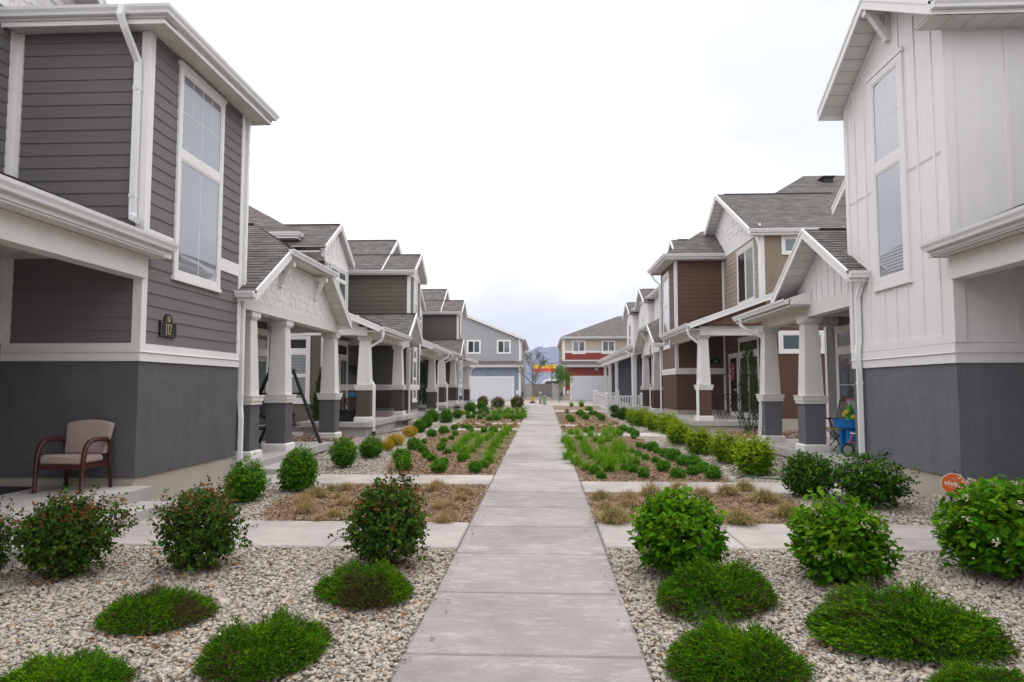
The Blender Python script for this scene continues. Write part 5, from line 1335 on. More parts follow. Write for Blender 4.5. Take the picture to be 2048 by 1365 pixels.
near_r = [(520, 1018, 95), (470, 980, 112), (800, 968, 100), (885, 1008, 122), (1050, 957, 130), (1072, 915, 90), (1175, 1012, 135), (1300, 988, 112), (1470, 1018, 150), (1395, 963, 130), (1310, 918, 145), (1215, 902, 130), (1140, 862, 142), (1070, 833, 112), (1000, 802, 80), (965, 783, 112), (895, 762, 62), (845, 748, 66), (985, 883, 80), (900, 858, 80), (840, 827, 72), (725, 947, 82), (800, 678, 50), (815, 658, 82), (780, 630, 80), (715, 614, 82), (672, 650, 70), (440, 612, 60), (395, 626, 60), (780, 800, 60)]
many(near_r, SD, 'sedum', 'round green sedum clump in the large middle mulch bed right of the path', 'sedum', 'sedums in the right bed', R7, S7, .345)
far_r = [(248, 512, 66), (266, 534, 74), (330, 472, 62), (362, 490, 62), (390, 510, 66), (428, 438, 50), (442, 470, 58), (470, 476, 56), (500, 494, 60), (528, 520, 76), (345, 455, 50), (415, 430, 45)]
many(far_r, SD, 'sedum', 'round green sedum clump in the far mulch bed right of the path', 'sedum', 'sedums in the far right bed', R7, S7, .345)
# --- daylilies
LY = []
for s in (101, 102, 103):
    v, q, mi = tuft(s, 160, .44, .016, 1.15, .05, .9)
    LY.append([('', np_mesh('daylily_blades', v, q, LILY))])
ll = [(1640, 1008, 150), (1650, 960, 140), (1672, 912, 140), (1705, 862, 140), (1738, 815, 140), (1775, 770, 135), (1808, 735, 130), (1835, 705, 120), (1425, 965, 150), (1410, 915, 140), (1480, 905, 140), (1530, 860, 130), (1555, 820, 130), (1330, 895, 130), (1375, 855, 130), (1410, 820, 130), (1440, 785, 120), (1478, 762, 115), (1535, 755, 100), (1612, 790, 110), (1645, 770, 100), (1675, 748, 100)]
many(ll, LY, 'daylily', 'grassy daylily clump in the large middle mulch bed left of the path', 'daylily', 'daylilies in the left bed', L6, S6, .48)
lf = [(1690, 570, 90), (1740, 572, 90), (1790, 560, 80), (1840, 575, 90), (1900, 570, 90), (1960, 580, 90), (1990, 565, 80), (1700, 535, 80), (1755, 530, 80), (1810, 530, 80), (1870, 530, 80), (1930, 535, 80), (1985, 530, 80), (1740, 508, 70), (1830, 505, 70), (1920, 508, 70), (1975, 505, 70)]
many(lf, LY, 'daylily', 'grassy daylily clump in the far bed left of the path', 'daylily', 'daylilies in the far left bed', L6, S6, .48)
lr = [(215, 705, 120), (250, 750, 130), (235, 850, 140), (275, 800, 120), (300, 885, 130), (330, 905, 110), (395, 945, 130), (340, 690, 110), (370, 745, 120), (400, 805, 140), (460, 845, 140), (480, 700, 110), (525, 722, 110), (560, 650, 110), (590, 700, 120), (640, 660, 100), (540, 790, 130), (560, 870, 140), (600, 955, 190), (640, 810, 140), (700, 780, 140), (660, 745, 120), (800, 905, 170), (690, 885, 160), (520, 905, 150), (260, 640, 90), (600, 620, 90), (430, 660, 90), (320, 640, 90), (620, 905, 160), (740, 860, 120)]
many(lr, LY, 'daylily', 'grassy daylily clump in the large middle mulch bed right of the path', 'daylily', 'daylilies in the right bed', R7, S7, .46)
# --- dry grass tufts
TF = []
for s, sp in ((111, .08), (112, .2), (113, .5)):
    v, q, mi = tuft(s, 800, .20, .006, 1.1, .05, .7, sp)
    TF.append([('', np_mesh('dry_grass_blades', v, q, [BROWN, BROWNG], mi))])
A2 = (380, 860); SA = 2.703
many([(615, 408, 115), (622, 448, 115), (830, 408, 90), (845, 325, 90), (1340, 315, 95), (1310, 330, 80), (1402, 430, 110), (1480, 350, 100), (1462, 378, 90), (1395, 480, 100), (1372, 500, 90), (775, 465, 90), (880, 480, 80), (1350, 420, 80), (700, 490, 70)], TF[:2], 'grass_tuft', 'dry tan grass tuft in the front mulch bed left of the path', 'grass tuft', 'dry tufts in the left bed', A2, SA, .32)
many([(685, 365, 120), (765, 330, 70), (800, 372, 60)], TF[2:], 'grass_tuft', 'greening grass tuft at the left end of the front mulch bed', 'grass tuft', 'greening tufts in the left bed', A2, SA, .32)
B4 = (1200, 860); SB = 2.7
many([(150, 385, 118), (155, 415, 90), (280, 355, 120), (430, 338, 115), (545, 360, 110), (690, 352, 118), (560, 420, 100), (640, 470, 100), (30, 425, 80)], TF[:2], 'grass_tuft', 'dry tan grass tuft in the front mulch bed right of the path', 'grass tuft', 'dry tufts in the right bed', B4, SB, .32)
many([(5, 375, 100), (75, 500, 165), (780, 330, 115), (890, 388, 140), (755, 508, 165), (1020, 470, 160)], TF[2:], 'grass_tuft', 'half green grass tuft in the front mulch bed right of the path', 'grass tuft', 'greening tufts in the right bed', B4, SB, .32)
many([(200, 578, 50), (280, 602, 60), (340, 577, 65), (385, 592, 60), (440, 582, 65), (400, 560, 50), (480, 567, 55), (500, 592, 55), (550, 577, 60), (600, 562, 60), (640, 552, 70), (672, 582, 60), (560, 600, 55), (310, 600, 50), (620, 590, 50)], TF[:2], 'grass_tuft', 'dry tan grass tuft in the narrow bed between two side walks, right', 'grass tuft', 'dry tufts in the narrow right bed', R7, S7, .32)
many([(1420, 652, 100), (1470, 613, 70), (1550, 662, 72), (1592, 623, 70), (1650, 642, 80), (1740, 660, 80), (1800, 640, 60), (1860, 660, 72), (1900, 636, 60), (1350, 640, 60), (1500, 640, 60)], TF[:2], 'grass_tuft', 'dry tan grass tuft in the narrow bed between two side walks, left', 'grass tuft', 'dry tufts in the narrow left bed', L6, S6, .32)
many([(1680, 487, 60), (1760, 485, 50), (1850, 487, 50), (1930, 485, 50)], TF[:2], 'grass_tuft', 'dry grass tuft before the farthest left side walk', 'grass tuft', 'dry tufts in the farthest bed', L6, S6, .32)
GC = []
v, q, mi = tuft(121, 300, .62, .012, .75, .07, .6); GC.append([('', np_mesh('ornamental_grass_blades', v, q, LILY))])
v, q, mi = tuft(122, 300, .5, .010, .9, .07, .5, .5); GC.append([('', np_mesh('ornamental_grass_blades', v, q, [BROWNG, SEDU], mi))])
for k, px, py, w, lab in [(0, 1143, 814, 16, 'green ornamental grass near the path end, left of two'), (0, 1163, 814, 22, 'green ornamental grass before the picket fence gap, right of two'), (1, 1134, 826, 20, 'olive brown grass clump close to the path edge'), (1, 1173, 822, 19, 'olive brown grass clump near the picket fence end')]:
    p = G(px, py); W = width(w, p) / .85
    plant(GC[k], 'ornamental_grass', lab, 'grass clump', p, (W, W, W), prg.uniform(0, 6))
# --- columnar evergreens
def cyp(s, r, h, n):
    rg = np.random.default_rng(s)
    z = rg.random(n) ** .9 * h
    prof = r * np.clip(np.minimum(1.2 - .95 * (z / h) ** 1.6, .55 + 2.2 * z / h), .05, 1)
    a = rg.uniform(0, 2 * np.pi, n); f = 1 - .5 * rg.random(n) ** 1.5
    k = 1 + .22 * np.sin(a * 5 + z * 7 + s) * np.sin(z * 5)
    P = np.stack([np.cos(a) * prof * f * k, np.sin(a) * prof * f * k, z], 1)
    A = nrm(np.stack([np.cos(a) * .5, np.sin(a) * .5, np.full(n, 1.0)], 1) + rg.normal(size=(n, 3)) * .25)
    vs, qs, off = [], [], 0
    for j in range(7):
        ph = rg.normal(size=P.shape)
        v, q = scatter(NARROW, P + A * .02 * j, nrm(A + ph * .4), nrm(rg.normal(size=P.shape)), np.full(n, .07) * rg.uniform(.6, 1.2, n), np.full(n, .012))
        vs.append(v); qs.append(q + off); off += len(v)
    mb = MB(); mb.tube([(0, 0, -.05), (0, 0, h * .9)], [.03, .008], 6); o = mb.build('trunk', TRUNK); me = o.data; bpy.data.objects.remove(o)
    return [('foliage', np_mesh('evergreen_foliage', np.concatenate(vs), np.concatenate(qs), CYPR)), ('trunk', me)]
CY = cyp(131, .42, 2.3, 2300)
CYL = cyp(137, .42, 2.3, 900)
for px, py, h, w, lab in [(650, 869, 2.05, .95, 'slim dark evergreen behind the third porch column on the left'), (844, 823, 2.6, .75, 'slim dark evergreen beside the olive house wall window'), (1500, 872, 2.75, .8, 'slim dark evergreen behind the far white column on the right')]:
    p = G(px, py); plant(CYL if px > 1024 else CY, 'columnar_evergreen', lab, 'evergreen', p, (w, w, h / 2.3), prg.uniform(0, 6), 'columnar evergreens by the porches')
# --- the two young trees at the end
def tree(name, label, loc, h, r0, levels, seed, leaf, lmat, spread, nleaf, fork=.38):
    rg = random.Random(seed); mb = MB(); tips = []
    def grow(p, d, L, r, lev):
        q = p + d * L
        mid = p.lerp(q, .5) + V((rg.uniform(-1, 1), rg.uniform(-1, 1), 0)) * L * .04
        mb.tube([p, mid, q], [r, r * .85, r * .65], 6 if lev < 2 else 4)
        if lev >= 1: tips.append((p.lerp(q, .6), d)); tips.append((q, d))
        if lev < levels:
            for i in range(rg.choice([2, 3, 3])):
                a = rg.uniform(0, 6.28); s = rg.uniform(.3, .75) * spread
                nd = (d + V((math.cos(a) * s, math.sin(a) * s, .15))).normalized()
                grow(p.lerp(q, rg.uniform(.55, 1)), nd, L * rg.uniform(.6, .85), r * .6, lev + 1)
    tr = MB(); tr.tube([(0, 0, -.1), (.0, .01, h * .12), (.02, 0, h * fork)], [r0 * 1.25, r0, r0 * .8], 10)
    grow(V((.02, 0, h * fork)), V((0, 0, 1)), h * .24, r0 * .75, 0)
    for k in range(4):
        a = rg.uniform(0, 6.28); grow(V((.01, 0, h * (fork * .85 + .05 * k))), V((math.cos(a) * .8, math.sin(a) * .8, .75)).normalized(), h * .2, r0 * .5, 1)
    rn = np.random.default_rng(seed)
    T_ = np.array([tuple(t[0]) for t in tips]); D_ = np.array([tuple(t[1]) for t in tips])
    ii = rn.integers(0, len(T_), nleaf)
    C = T_[ii] + rn.normal(size=(nleaf, 3)) * leaf * 1.6
    v, q = scatter(LEAF, C, D_[ii] + rn.normal(size=(nleaf, 3)) * .8, nrm(rn.normal(size=(nleaf, 3)) * .6 + [0, 0, 1]), leaf * rn.uniform(.7, 1.2, nleaf), leaf * .6 * rn.uniform(.7, 1.2, nleaf))
    r = empty(name, loc, label, 'tree')
    for pn, m_ in (('trunk', tr), ('limbs', mb)):
        o = m_.build(pn, TRUNK); o.parent = r
    o = bpy.data.objects.new('crown', np_mesh('tree_crown', v, q, lmat)); COL.objects.link(o); o.parent = r
    return r
t1 = tree('young_tree', 'thin-leaved young tree with wide bare limbs and a yellow trunk wrap', G(1065, 806), 4.9, .10, 4, 12, .085, leafmat('bare_tree_leaf', (.07, .105, .03), .4, .03, .2), 1.2, 1500, .3)
mb = MB(); mb.lathe((0, 0, .12), [(.13, 0), (.135, .05), (.128, .42), (.12, .44)], 12); o = mb.build('trunk_wrap', mat('yellow_wrap', (.55, .33, .02), .6)); o.parent = t1
mb = MB(); mb.lathe((0, 0, -.02), [(.3, 0), (.24, .06), (.14, .14), (.12, .15)], 12); o = mb.build('root_collar', mat('dark_collar', (.05, .05, .06), .8)); o.parent = t1
tree('young_tree', 'small bright green leafy tree by the red house corner', G(1118, 803), 3.2, .05, 4, 5, .14, leafmat('bright_tree_leaf', (.085, .20, .016), .35, .02, .3), .62, 1500, .34)

# ------------------------------------------------------------------ gravel stones and bark chips
def inside(poly, X, Y):
    c = np.zeros(len(X), bool); n = len(poly); j = n - 1
    for i in range(n):
        (xi, yi), (xj, yj) = poly[i], poly[j]
        k = ((yi > Y) != (yj > Y)) & (X < (xj - xi) * (Y - yi) / (yj - yi + 1e-12) + xi)
        c ^= k; j = i
    return c
def gzv(Y): return SLOPE * np.minimum(Y, FLAT)
def gravel_ok(X, Y):
    ok = ~((X > PXL - .01) & (X < PXR + .01))
    for a, b, x in LW: ok &= ~((X < 0) & (X > x) & (Y > a - .01) & (Y < b + .01))
    for a, b, x in RW: ok &= ~((X > 0) & (X < x) & (Y > a - .01) & (Y < b + .01))
    for b in BEDS: ok &= ~inside(b, X, Y)
    ok &= (X > -5.66) | (Y > 17.3); ok &= (X < 5.7) | (Y > 18.8)
    ok &= ~((X < -5.3) & (Y < 17.2) & ((Y < 9.3) | (Y > 12.4))); ok &= ~((X > 5.42) & (Y < 18.7) & ((Y < 9.7) | (Y > 12.8)))
    ok &= ~((X < -4.92) & (Y > 5.6) & (Y < 9.0)); ok &= ~((X > 5.02) & (Y > 5.6) & (Y < 8.7))
    ok &= ~((X < -4.9) & (Y > 12.4) & (Y < 14.2)); ok &= ~((X > 4.95) & (Y > 10.7) & (Y < 11.9))
    return ok
PHI = (1 + 5 ** .5) / 2
ICO = nrm(np.array([(-1, PHI, 0), (1, PHI, 0), (-1, -PHI, 0), (1, -PHI, 0), (0, -1, PHI), (0, 1, PHI), (0, -1, -PHI), (0, 1, -PHI), (PHI, 0, -1), (PHI, 0, 1), (-PHI, 0, -1), (-PHI, 0, 1)], float))
ICOF = np.array([(0, 11, 5), (0, 5, 1), (0, 1, 7), (0, 7, 10), (0, 10, 11), (1, 5, 9), (5, 11, 4), (11, 10, 2), (10, 7, 6), (7, 1, 8), (3, 9, 4), (3, 4, 2), (3, 2, 6), (3, 6, 8), (3, 8, 9), (4, 9, 5), (2, 4, 11), (6, 2, 10), (8, 6, 7), (9, 8, 1)])
OCT = np.array([(1, 0, 0), (-1, 0, 0), (0, 1, 0), (0, -1, 0), (0, 0, 1), (0, 0, -1)], float)
OCTF = np.array([(0, 2, 4), (2, 1, 4), (1, 3, 4), (3, 0, 4), (2, 0, 5), (1, 2, 5), (3, 1, 5), (0, 3, 5)])
def stones(rg, X, Y, smin, smax, tpl, zoff=-.03):
    v, f = tpl; n = len(X); k = len(v)
    S = rg.uniform(smin, smax, n) * np.exp(rg.normal(size=n) * .18)
    Vv = v[None] * (1 + rg.uniform(-.33, .33, (n, k, 1)))
    # angular: squash some vertices towards a random cutting plane
    for _ in range(5):
        pl = nrm(rg.normal(size=(n, 3)) * [1, 1, .8]); d = (Vv * pl[:, None]).sum(2); cut = rg.uniform(.12, .5, n)
        Vv = Vv - pl[:, None] * np.maximum(0, d - cut[:, None])[..., None]
    Vv = Vv * np.stack([S * rg.uniform(1.1, 1.75, n), S * rg.uniform(.75, 1.15, n), S * rg.uniform(.45, .8, n)], 1)[:, None]
    a = rg.uniform(0, 6.28, n); t = rg.normal(size=n) * .45
    ca, sa, ct, st = np.cos(a), np.sin(a), np.cos(t), np.sin(t)
    x, y, z = Vv[..., 0], Vv[..., 1], Vv[..., 2]
    y, z = y * ct[:, None] - z * st[:, None], y * st[:, None] + z * ct[:, None]
    x, y = x * ca[:, None] - y * sa[:, None], x * sa[:, None] + y * ca[:, None]
    P = np.stack([x + X[:, None], y + Y[:, None], z + (gzv(Y) + zoff + rg.random(n) * .024)[:, None]], 2)
    return P.reshape(-1, 3), (f[None] + (np.arange(n) * k)[:, None, None]).reshape(-1, 3)
def stone_mat(name, stops, rough=.85):
    m = bpy.data.materials.new(name); m.use_nodes = True
    t = m.node_tree; p = t.nodes['Principled BSDF']; lk = t.links.new; p.inputs['Roughness'].default_value = rough; p.inputs['Specular IOR Level'].default_value = .25
    g = N(t, 'ShaderNodeNewGeometry'); r = N(t, 'ShaderNodeValToRGB'); r.color_ramp.interpolation = 'LINEAR'
    while len(r.color_ramp.elements) < len(stops): r.color_ramp.elements.new(.5)
    for e_, (pos, c) in zip(r.color_ramp.elements, stops): e_.position = pos; e_.color = (*c, 1)
    lk(g.outputs['Random Per Island'], r.inputs[0])
    n = N(t, 'ShaderNodeTexNoise'); n.inputs['Scale'].default_value = 60; n.inputs['Detail'].default_value = 4
    tcn = N(t, 'ShaderNodeTexCoord'); lk(tcn.outputs['Object'], n.inputs['Vector'])
    mr = N(t, 'ShaderNodeMapRange'); mr.inputs['To Min'].default_value = .7; mr.inputs['To Max'].default_value = 1.3; lk(n.outputs['Fac'], mr.inputs['Value'])
    vm = N(t, 'ShaderNodeVectorMath', operation='SCALE'); lk(r.outputs[0], vm.inputs[0]); lk(mr.outputs[0], vm.inputs['Scale']); lk(vm.outputs[0], p.inputs['Base Color'])
    return m
PEB = stone_mat('pale_gravel', [(0, (0.37, 0.325, 0.275)), (0.15, (0.47, 0.41, 0.33)), (0.3, (0.39, 0.35, 0.315)), (0.45, (0.52, 0.465, 0.395)), (0.6, (0.42, 0.365, 0.295)), (0.72, (0.335, 0.315, 0.3)), (0.85, (0.5, 0.43, 0.33)), (0.94, (0.42, 0.355, 0.275)), (0.985, (0.3, 0.2, 0.13)), (1, (0.38, 0.23, 0.13))])
rg = np.random.default_rng(5)
def sample(x0, x1, y0, y1, dens, ok):
    n = int((x1 - x0) * (y1 - y0) * dens)
    X = rg.uniform(x0, x1, n); Y = rg.uniform(y0, y1, n)
    k = ok(X, Y) & (np.abs(X - .045 * Y * -1) < .86 * Y + .7)
    return X[k], Y[k]
vs, fs, off = [], [], 0
for x0, x1, y0, y1, dens, a, b, tp in [(-6.6, 6.6, 3.3, 5.4, 2300, .0165, .028, (ICO, ICOF)), (-6.6, 6.6, 5.4, 7.3, 1900, .017, .029, (ICO, ICOF)), (-6.0, 6.0, 7.2, 12.6, 1000, .018, .033, (ICO, ICOF)), (-7.6, 7.6, 12.5, 22, 560, .022, .042, (OCT, OCTF)), (-7.6, 7.6, 22, 48, 160, .03, .06, (OCT, OCTF))]:
    X, Y = sample(x0, x1, y0, y1, dens, gravel_ok)
    v, f_ = stones(rg, X, Y, a, b, tp)
    vs.append(v); fs.append(f_ + off); off += len(v)
n = 110; Y = rg.uniform(3.6, 9, n); d = np.abs(rg.normal(size=n)) * .07; X = np.where(rg.random(n) < .5, PXL + .02 + d, PXR - .02 - d)      # strays kicked onto the path
v, f_ = stones(rg, X, Y, .005, .013, (ICO, ICOF), .0); vs.append(v); fs.append(f_ + off); off += len(v)
go = bpy.data.objects.new('gravel', np_mesh('gravel', np.concatenate(vs), np.concatenate(fs), PEB)); COL.objects.link(go)
tag(go, 'pale crushed stone gravel covering the ground beside the path', 'gravel', kind='stuff')
REDR = stone_mat('red_river_rock', [(0, (.20, .10, .065)), (.4, (.30, .19, .13)), (.7, (.25, .13, .085)), (1, (.38, .29, .22))])
vs, fs, off = [], [], 0
for (x0, x1, y0, y1) in ((-8.6, -5.7, 17.6, 20.8), (5.9, 8.6, 19.0, 23.7)):
    n = 900; X = rg.uniform(x0, x1, n); Y = rg.uniform(y0, y1, n)
    v, f_ = stones(rg, X, Y, .04, .085, (ICO, ICOF), .0); vs.append(v); fs.append(f_ + off); off += len(v)
go = bpy.data.objects.new('river_rocks', np_mesh('river_rocks', np.concatenate(vs), np.concatenate(fs), REDR)); COL.objects.link(go)
tag(go, 'reddish river rocks between the houses behind the porches', 'rocks', kind='stuff')
CHIP = stone_mat('bark_chips', [(0, (0.160, 0.097, 0.055)), (.25, (0.311, 0.211, 0.126)), (.5, (0.227, 0.145, 0.084)), (.75, (0.378, 0.282, 0.181)), (.9, (0.269, 0.176, 0.105)), (1, (0.462, 0.378, 0.260))], .9)
vs, fs, off = [], [], 0
for bi, dens, L0, L1 in ((0, 2600, .018, .055), (1, 2600, .018, .055), (2, 1200, .025, .07), (3, 1200, .025, .07), (4, 300, .04, .1), (5, 300, .04, .1), (6, 200, .05, .1), (7, 200, .05, .1)):
    b = BEDS[bi]; bx_ = [p[0] for p in b]; by_ = [p[1] for p in b]
    n = int((max(bx_) - min(bx_)) * (max(by_) - min(by_)) * dens)
    X = rg.uniform(min(bx_) - .05, max(bx_) + .05, n); Y = rg.uniform(min(by_), max(by_), n)
    k = inside([(x * 1.0, y) for x, y in b], X + rg.normal(size=n) * .05, Y); X, Y = X[k], Y[k]
    k = (X < PXL - .02) | (X > PXR + .02); X, Y = X[k], Y[k]; n = len(X)
    C = np.stack([X, Y, gzv(Y) - .010 + rg.random(n) * .022], 1)
    T = nrm(rg.normal(size=(n, 3)) * [1, 1, .22]); Nn = nrm(rg.normal(size=(n, 3)) * .45 + [0, 0, 1])
    Ls = rg.uniform(L0, L1, n)
    v, q = scatter((np.array([(-.5, .4, 0), (-.5, -.5, 0), (.1, -.5, .08), (.1, .5, .08), (.5, -.3, 0), (.5, .4, 0)], float), [(0, 1, 2, 3), (3, 2, 4, 5)]), C, T, Nn, Ls, Ls * rg.uniform(.18, .4, n))
    vs.append(v); fs.append(q + off); off += len(v)
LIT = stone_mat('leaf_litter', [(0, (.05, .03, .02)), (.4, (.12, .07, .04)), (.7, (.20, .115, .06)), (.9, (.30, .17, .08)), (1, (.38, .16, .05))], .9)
vs2, fs2, off2 = [], [], 0
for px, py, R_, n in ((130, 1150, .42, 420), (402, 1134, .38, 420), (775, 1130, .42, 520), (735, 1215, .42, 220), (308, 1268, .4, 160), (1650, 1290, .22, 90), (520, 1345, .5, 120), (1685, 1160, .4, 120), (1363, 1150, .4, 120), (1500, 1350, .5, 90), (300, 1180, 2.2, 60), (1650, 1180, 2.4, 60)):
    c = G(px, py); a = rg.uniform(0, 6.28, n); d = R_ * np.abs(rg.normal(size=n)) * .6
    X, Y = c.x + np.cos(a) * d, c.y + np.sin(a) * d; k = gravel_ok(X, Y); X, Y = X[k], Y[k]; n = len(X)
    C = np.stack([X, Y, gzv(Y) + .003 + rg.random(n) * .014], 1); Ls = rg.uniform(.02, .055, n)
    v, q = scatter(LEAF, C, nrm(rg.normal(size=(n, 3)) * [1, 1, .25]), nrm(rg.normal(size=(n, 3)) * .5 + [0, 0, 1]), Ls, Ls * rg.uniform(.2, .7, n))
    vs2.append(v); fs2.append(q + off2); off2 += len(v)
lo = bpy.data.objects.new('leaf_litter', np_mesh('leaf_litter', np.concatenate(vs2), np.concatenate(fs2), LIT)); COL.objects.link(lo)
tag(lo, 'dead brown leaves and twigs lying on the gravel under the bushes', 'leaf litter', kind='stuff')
go = bpy.data.objects.new('bark_mulch', np_mesh('bark_mulch', np.concatenate(vs), np.concatenate(fs), CHIP)); COL.objects.link(go)
tag(go, 'brown bark mulch chips covering the planting beds', 'mulch', kind='stuff')
# ------------------------------------------------------------------ things on the porches
def part(mb, name, m, parent, smooth=False):
    o = mb.build(name, m); o.parent = parent
    if smooth: o.data.polygons.foreach_set('use_smooth', [True] * len(o.data.polygons))
    return o
def soft(o, w=.03, seg=3):
    b = o.modifiers.new('bevel', 'BEVEL'); b.width = w; b.segments = seg
    return o
WOOD = mat('mahogany', (.060, .016, .012), .38, var=.35, vs=14, spec=.4)
FAB = mat('beige_upholstery', (.37, .285, .26), .95, var=.06, vs=6, bump=.5, bs=260, dist=.004)
r = empty('armchair', (-6.21, 8.86, .356), 'beige upholstered armchair with dark red wooden arms on the left porch', 'chair')
r.rotation_euler = (0, 0, R(-1)); r.scale = (1.1, 1.04, 1.0)
mb = MB(); mb.hull([(-.255, -.27, .36), (.255, -.27, .36), (.245, .22, .36), (-.245, .22, .36)], [(-.25, -.265, .485), (.25, -.265, .485), (.24, .2, .46), (-.24, .2, .46)]); soft(part(mb, 'seat', FAB, r, True), .04, 4)
mb = MB(); pts = []
for i in range(9):
    t = i / 8 - .5; pts.append((t * .5 * (1 + .2), .0, .915 - .05 * (2 * t) ** 2))
prof = [(-.262, 0, .46), (.262, 0, .46)] + [(x, 0, z) for x, _, z in reversed(pts)]
yb = lambda z: .17 + (z - .46) * .22
mb.hull([(x, yb(z), z) for x, _, z in prof], [(x, yb(z) + .075, z) for x, _, z in prof]); soft(part(mb, 'backrest', FAB, r, True), .028, 4)
for s in (-1, 1):
    mb = MB(); x = .285 * s
    arc = [(x, -.275, -.0), (x, -.265, .25), (x, -.25, .45), (x, -.225, .565), (x, -.175, .635), (x, -.09, .665), (x, .06, .67), (x, .17, .66), (x, .225, .62), (x, .25, .54), (x, .262, .35), (x, .285, 0)]
    mb.tube(arc, [.024, .027, .029, .03, .03, .031, .031, .031, .030, .028, .026, .022], 8)
    part(mb, 'arm_frame', WOOD, r, True)
mb = MB(); mb.box(-.27, .27, -.27, -.235, .30, .36); mb.box(-.27, .27, .2, .235, .30, .36); mb.box(-.285, -.25, -.23, .2, .305, .355); mb.box(.25, .285, -.23, .2, .305, .355); part(mb, 'seat_rail', WOOD, r)
MATM = mat('dark_doormat', (.025, .023, .024), .95, bump=.6, bs=200, var=.3, vs=60)
r = tag(MB().build('doormat', MATM), 'dark doormat lying on the left porch slab beside the armchair', 'doormat')
mb = MB(); mb.box(-7.62, -6.85, 8.2, 9.05, .357, .372); nm = mb.build('x', MATM); r.data = nm.data; bpy.data.objects.remove(nm); soft(r, .006, 1)

def plaque(fr, u, v, w, text, label, flip, emblem=True, parent_name='house_number_plaque'):
    """black arched plate with gold rim and numerals"""
    h = w * .54
    k = 10; R_ = w * .25
    def outline(g):
        a = [(-w / 2 + g, -h / 2 + g), (w / 2 - g, -h / 2 + g), (w / 2 - g, h / 2 - g - w * .02), (R_ - g, h / 2 - g - w * .02)]
        a += [((R_ - g) * math.cos(math.pi * i / k), h / 2 - w * .0 + (R_ - g) * 1.0 * math.sin(math.pi * i / k)) for i in range(1, k)]
        a += [(-R_ + g, h / 2 - g - w * .02), (-w / 2 + g, h / 2 - g - w * .02)]
        return [(u + x, v + y) for x, y in a]
    gold = mat('gold_rim', (.26, .20, .10), .5)
    r = empty(parent_name, fr.P(u, v, .02), label, 'plaque')
    mb = MB(); o0 = outline(0)
    def poly_ext(mb, P, n0, n1):
        # concave outline: extrude as fan-free strips (rectangle + arch)
        mb.ext(fr, [(u - w / 2, v - h / 2), (u + w / 2, v - h / 2), (u + w / 2, v + h / 2 - w * .02), (u - w / 2, v + h / 2 - w * .02)], n0, n1)
        mb.ext(fr, [(u + R_, v + h / 2 - w * .018)] + [(u + R_ * math.cos(math.pi * i / k), v + h / 2 + R_ * math.sin(math.pi * i / k)) for i in range(k + 1)] + [(u - R_, v + h / 2 - w * .018)], n0, n1)
    poly_ext(mb, o0, .0, .026); mb.build('plate', mat('plaque_black', (.010, .009, .012), .4), r)
    mb = MB(); g = w * .028
    o1 = outline(g); n = len(o1); o2 = outline(g + w * .009)
    for i in range(n):
        a, b, c, d = o1[i], o1[(i + 1) % n], o2[(i + 1) % n], o2[i]
        mb.hull([fr.P(*a, .0262), fr.P(*b, .0262), fr.P(*c, .0262), fr.P(*d, .0262)], [fr.P(*a, .029), fr.P(*b, .029), fr.P(*c, .029), fr.P(*d, .029)])
    mb.build('rim', gold, r)
    mb = MB(); num = mat('brass_number', (.50, .38, .23), .45)
    if text == '112':
        def bar(x0, x1, y0, y1): mb.fbox(fr, u + flip * x0, u + flip * x1, v + y0, v + y1, .0262, .031) if flip > 0 else mb.fbox(fr, u - x1, u - x0, v + y0, v + y1, .0262, .031)
        H = h * .66; b0 = -h * .36
        for cx in (-w * .15, -w * .035):
            bar(cx - w * .016, cx + w * .016, b0, b0 + H); bar(cx - w * .04, cx + w * .04, b0, b0 + H * .07); mb.hull([fr.P(u + flip * (cx - w * .016), v + b0 + H, .0262), fr.P(u + flip * (cx - w * .045), v + b0 + H * .86, .0262), fr.P(u + flip * (cx - w * .016), v + b0 + H * .88, .0262)], [fr.P(u + flip * (cx - w * .016), v + b0 + H, .031), fr.P(u + flip * (cx - w * .045), v + b0 + H * .86, .031), fr.P(u + flip * (cx - w * .016), v + b0 + H * .88, .031)])
        cx = w * .10; two = [(cx - w * .05, b0 + H * .74), (cx - w * .045, b0 + H * .88), (cx - w * .015, b0 + H * .97), (cx + w * .02, b0 + H * .96), (cx + w * .045, b0 + H * .85), (cx + w * .045, b0 + H * .68), (cx + w * .02, b0 + H * .45), (cx - w * .05, b0 + H * .05)]
        mb.tube([fr.P(u + flip * x, v + y, .029) for x, y in two], w * .013, 6); bar(cx - w * .055, cx + w * .055, b0, b0 + H * .08)
        mb.build('numerals', num, r)
        mb = MB(); q = w * .09; c = v + h / 2 + w * .06                     # square leaf emblem in the arch
        mb.fbox(fr, u - q, u - q * .45, c - q, c + q, .0262, .030); mb.fbox(fr, u - q * .45, u + q, c + q * .72, c + q, .0262, .030); mb.fbox(fr, u - q * .45, u + q, c - q, c - q * .75, .0262, .030)
        mb.ext(fr, [(u - q * .1, c - q * .7), (u + q, c - q * .7), (u + q, c + q * .35)], .0262, .030); mb.tube([fr.P(u + q * .1, c - q * .1, .029), fr.P(u + q * .75, c + q * .2, .029), fr.P(u + q * .7, c + q * .65, .029)], q * .1, 5)
        mb.build('emblem', mat('emblem_gold', (.38, .34, .18), .5), r)
    else:
        add_text(mb, fr, text, u, v - h * .02, h * .72, .0275, .8, flip); mb.build('numerals', num, r)
plaque(FE(-5.665 + .03), 9.965, 2.585, .44, '112', 'black arched house number plaque reading 112 on grey siding', 1)
plaque(FS(29 - .018), 7.22, 2.78, .42, '103', 'black house number plaque on the brown wall behind the porch column', 1)

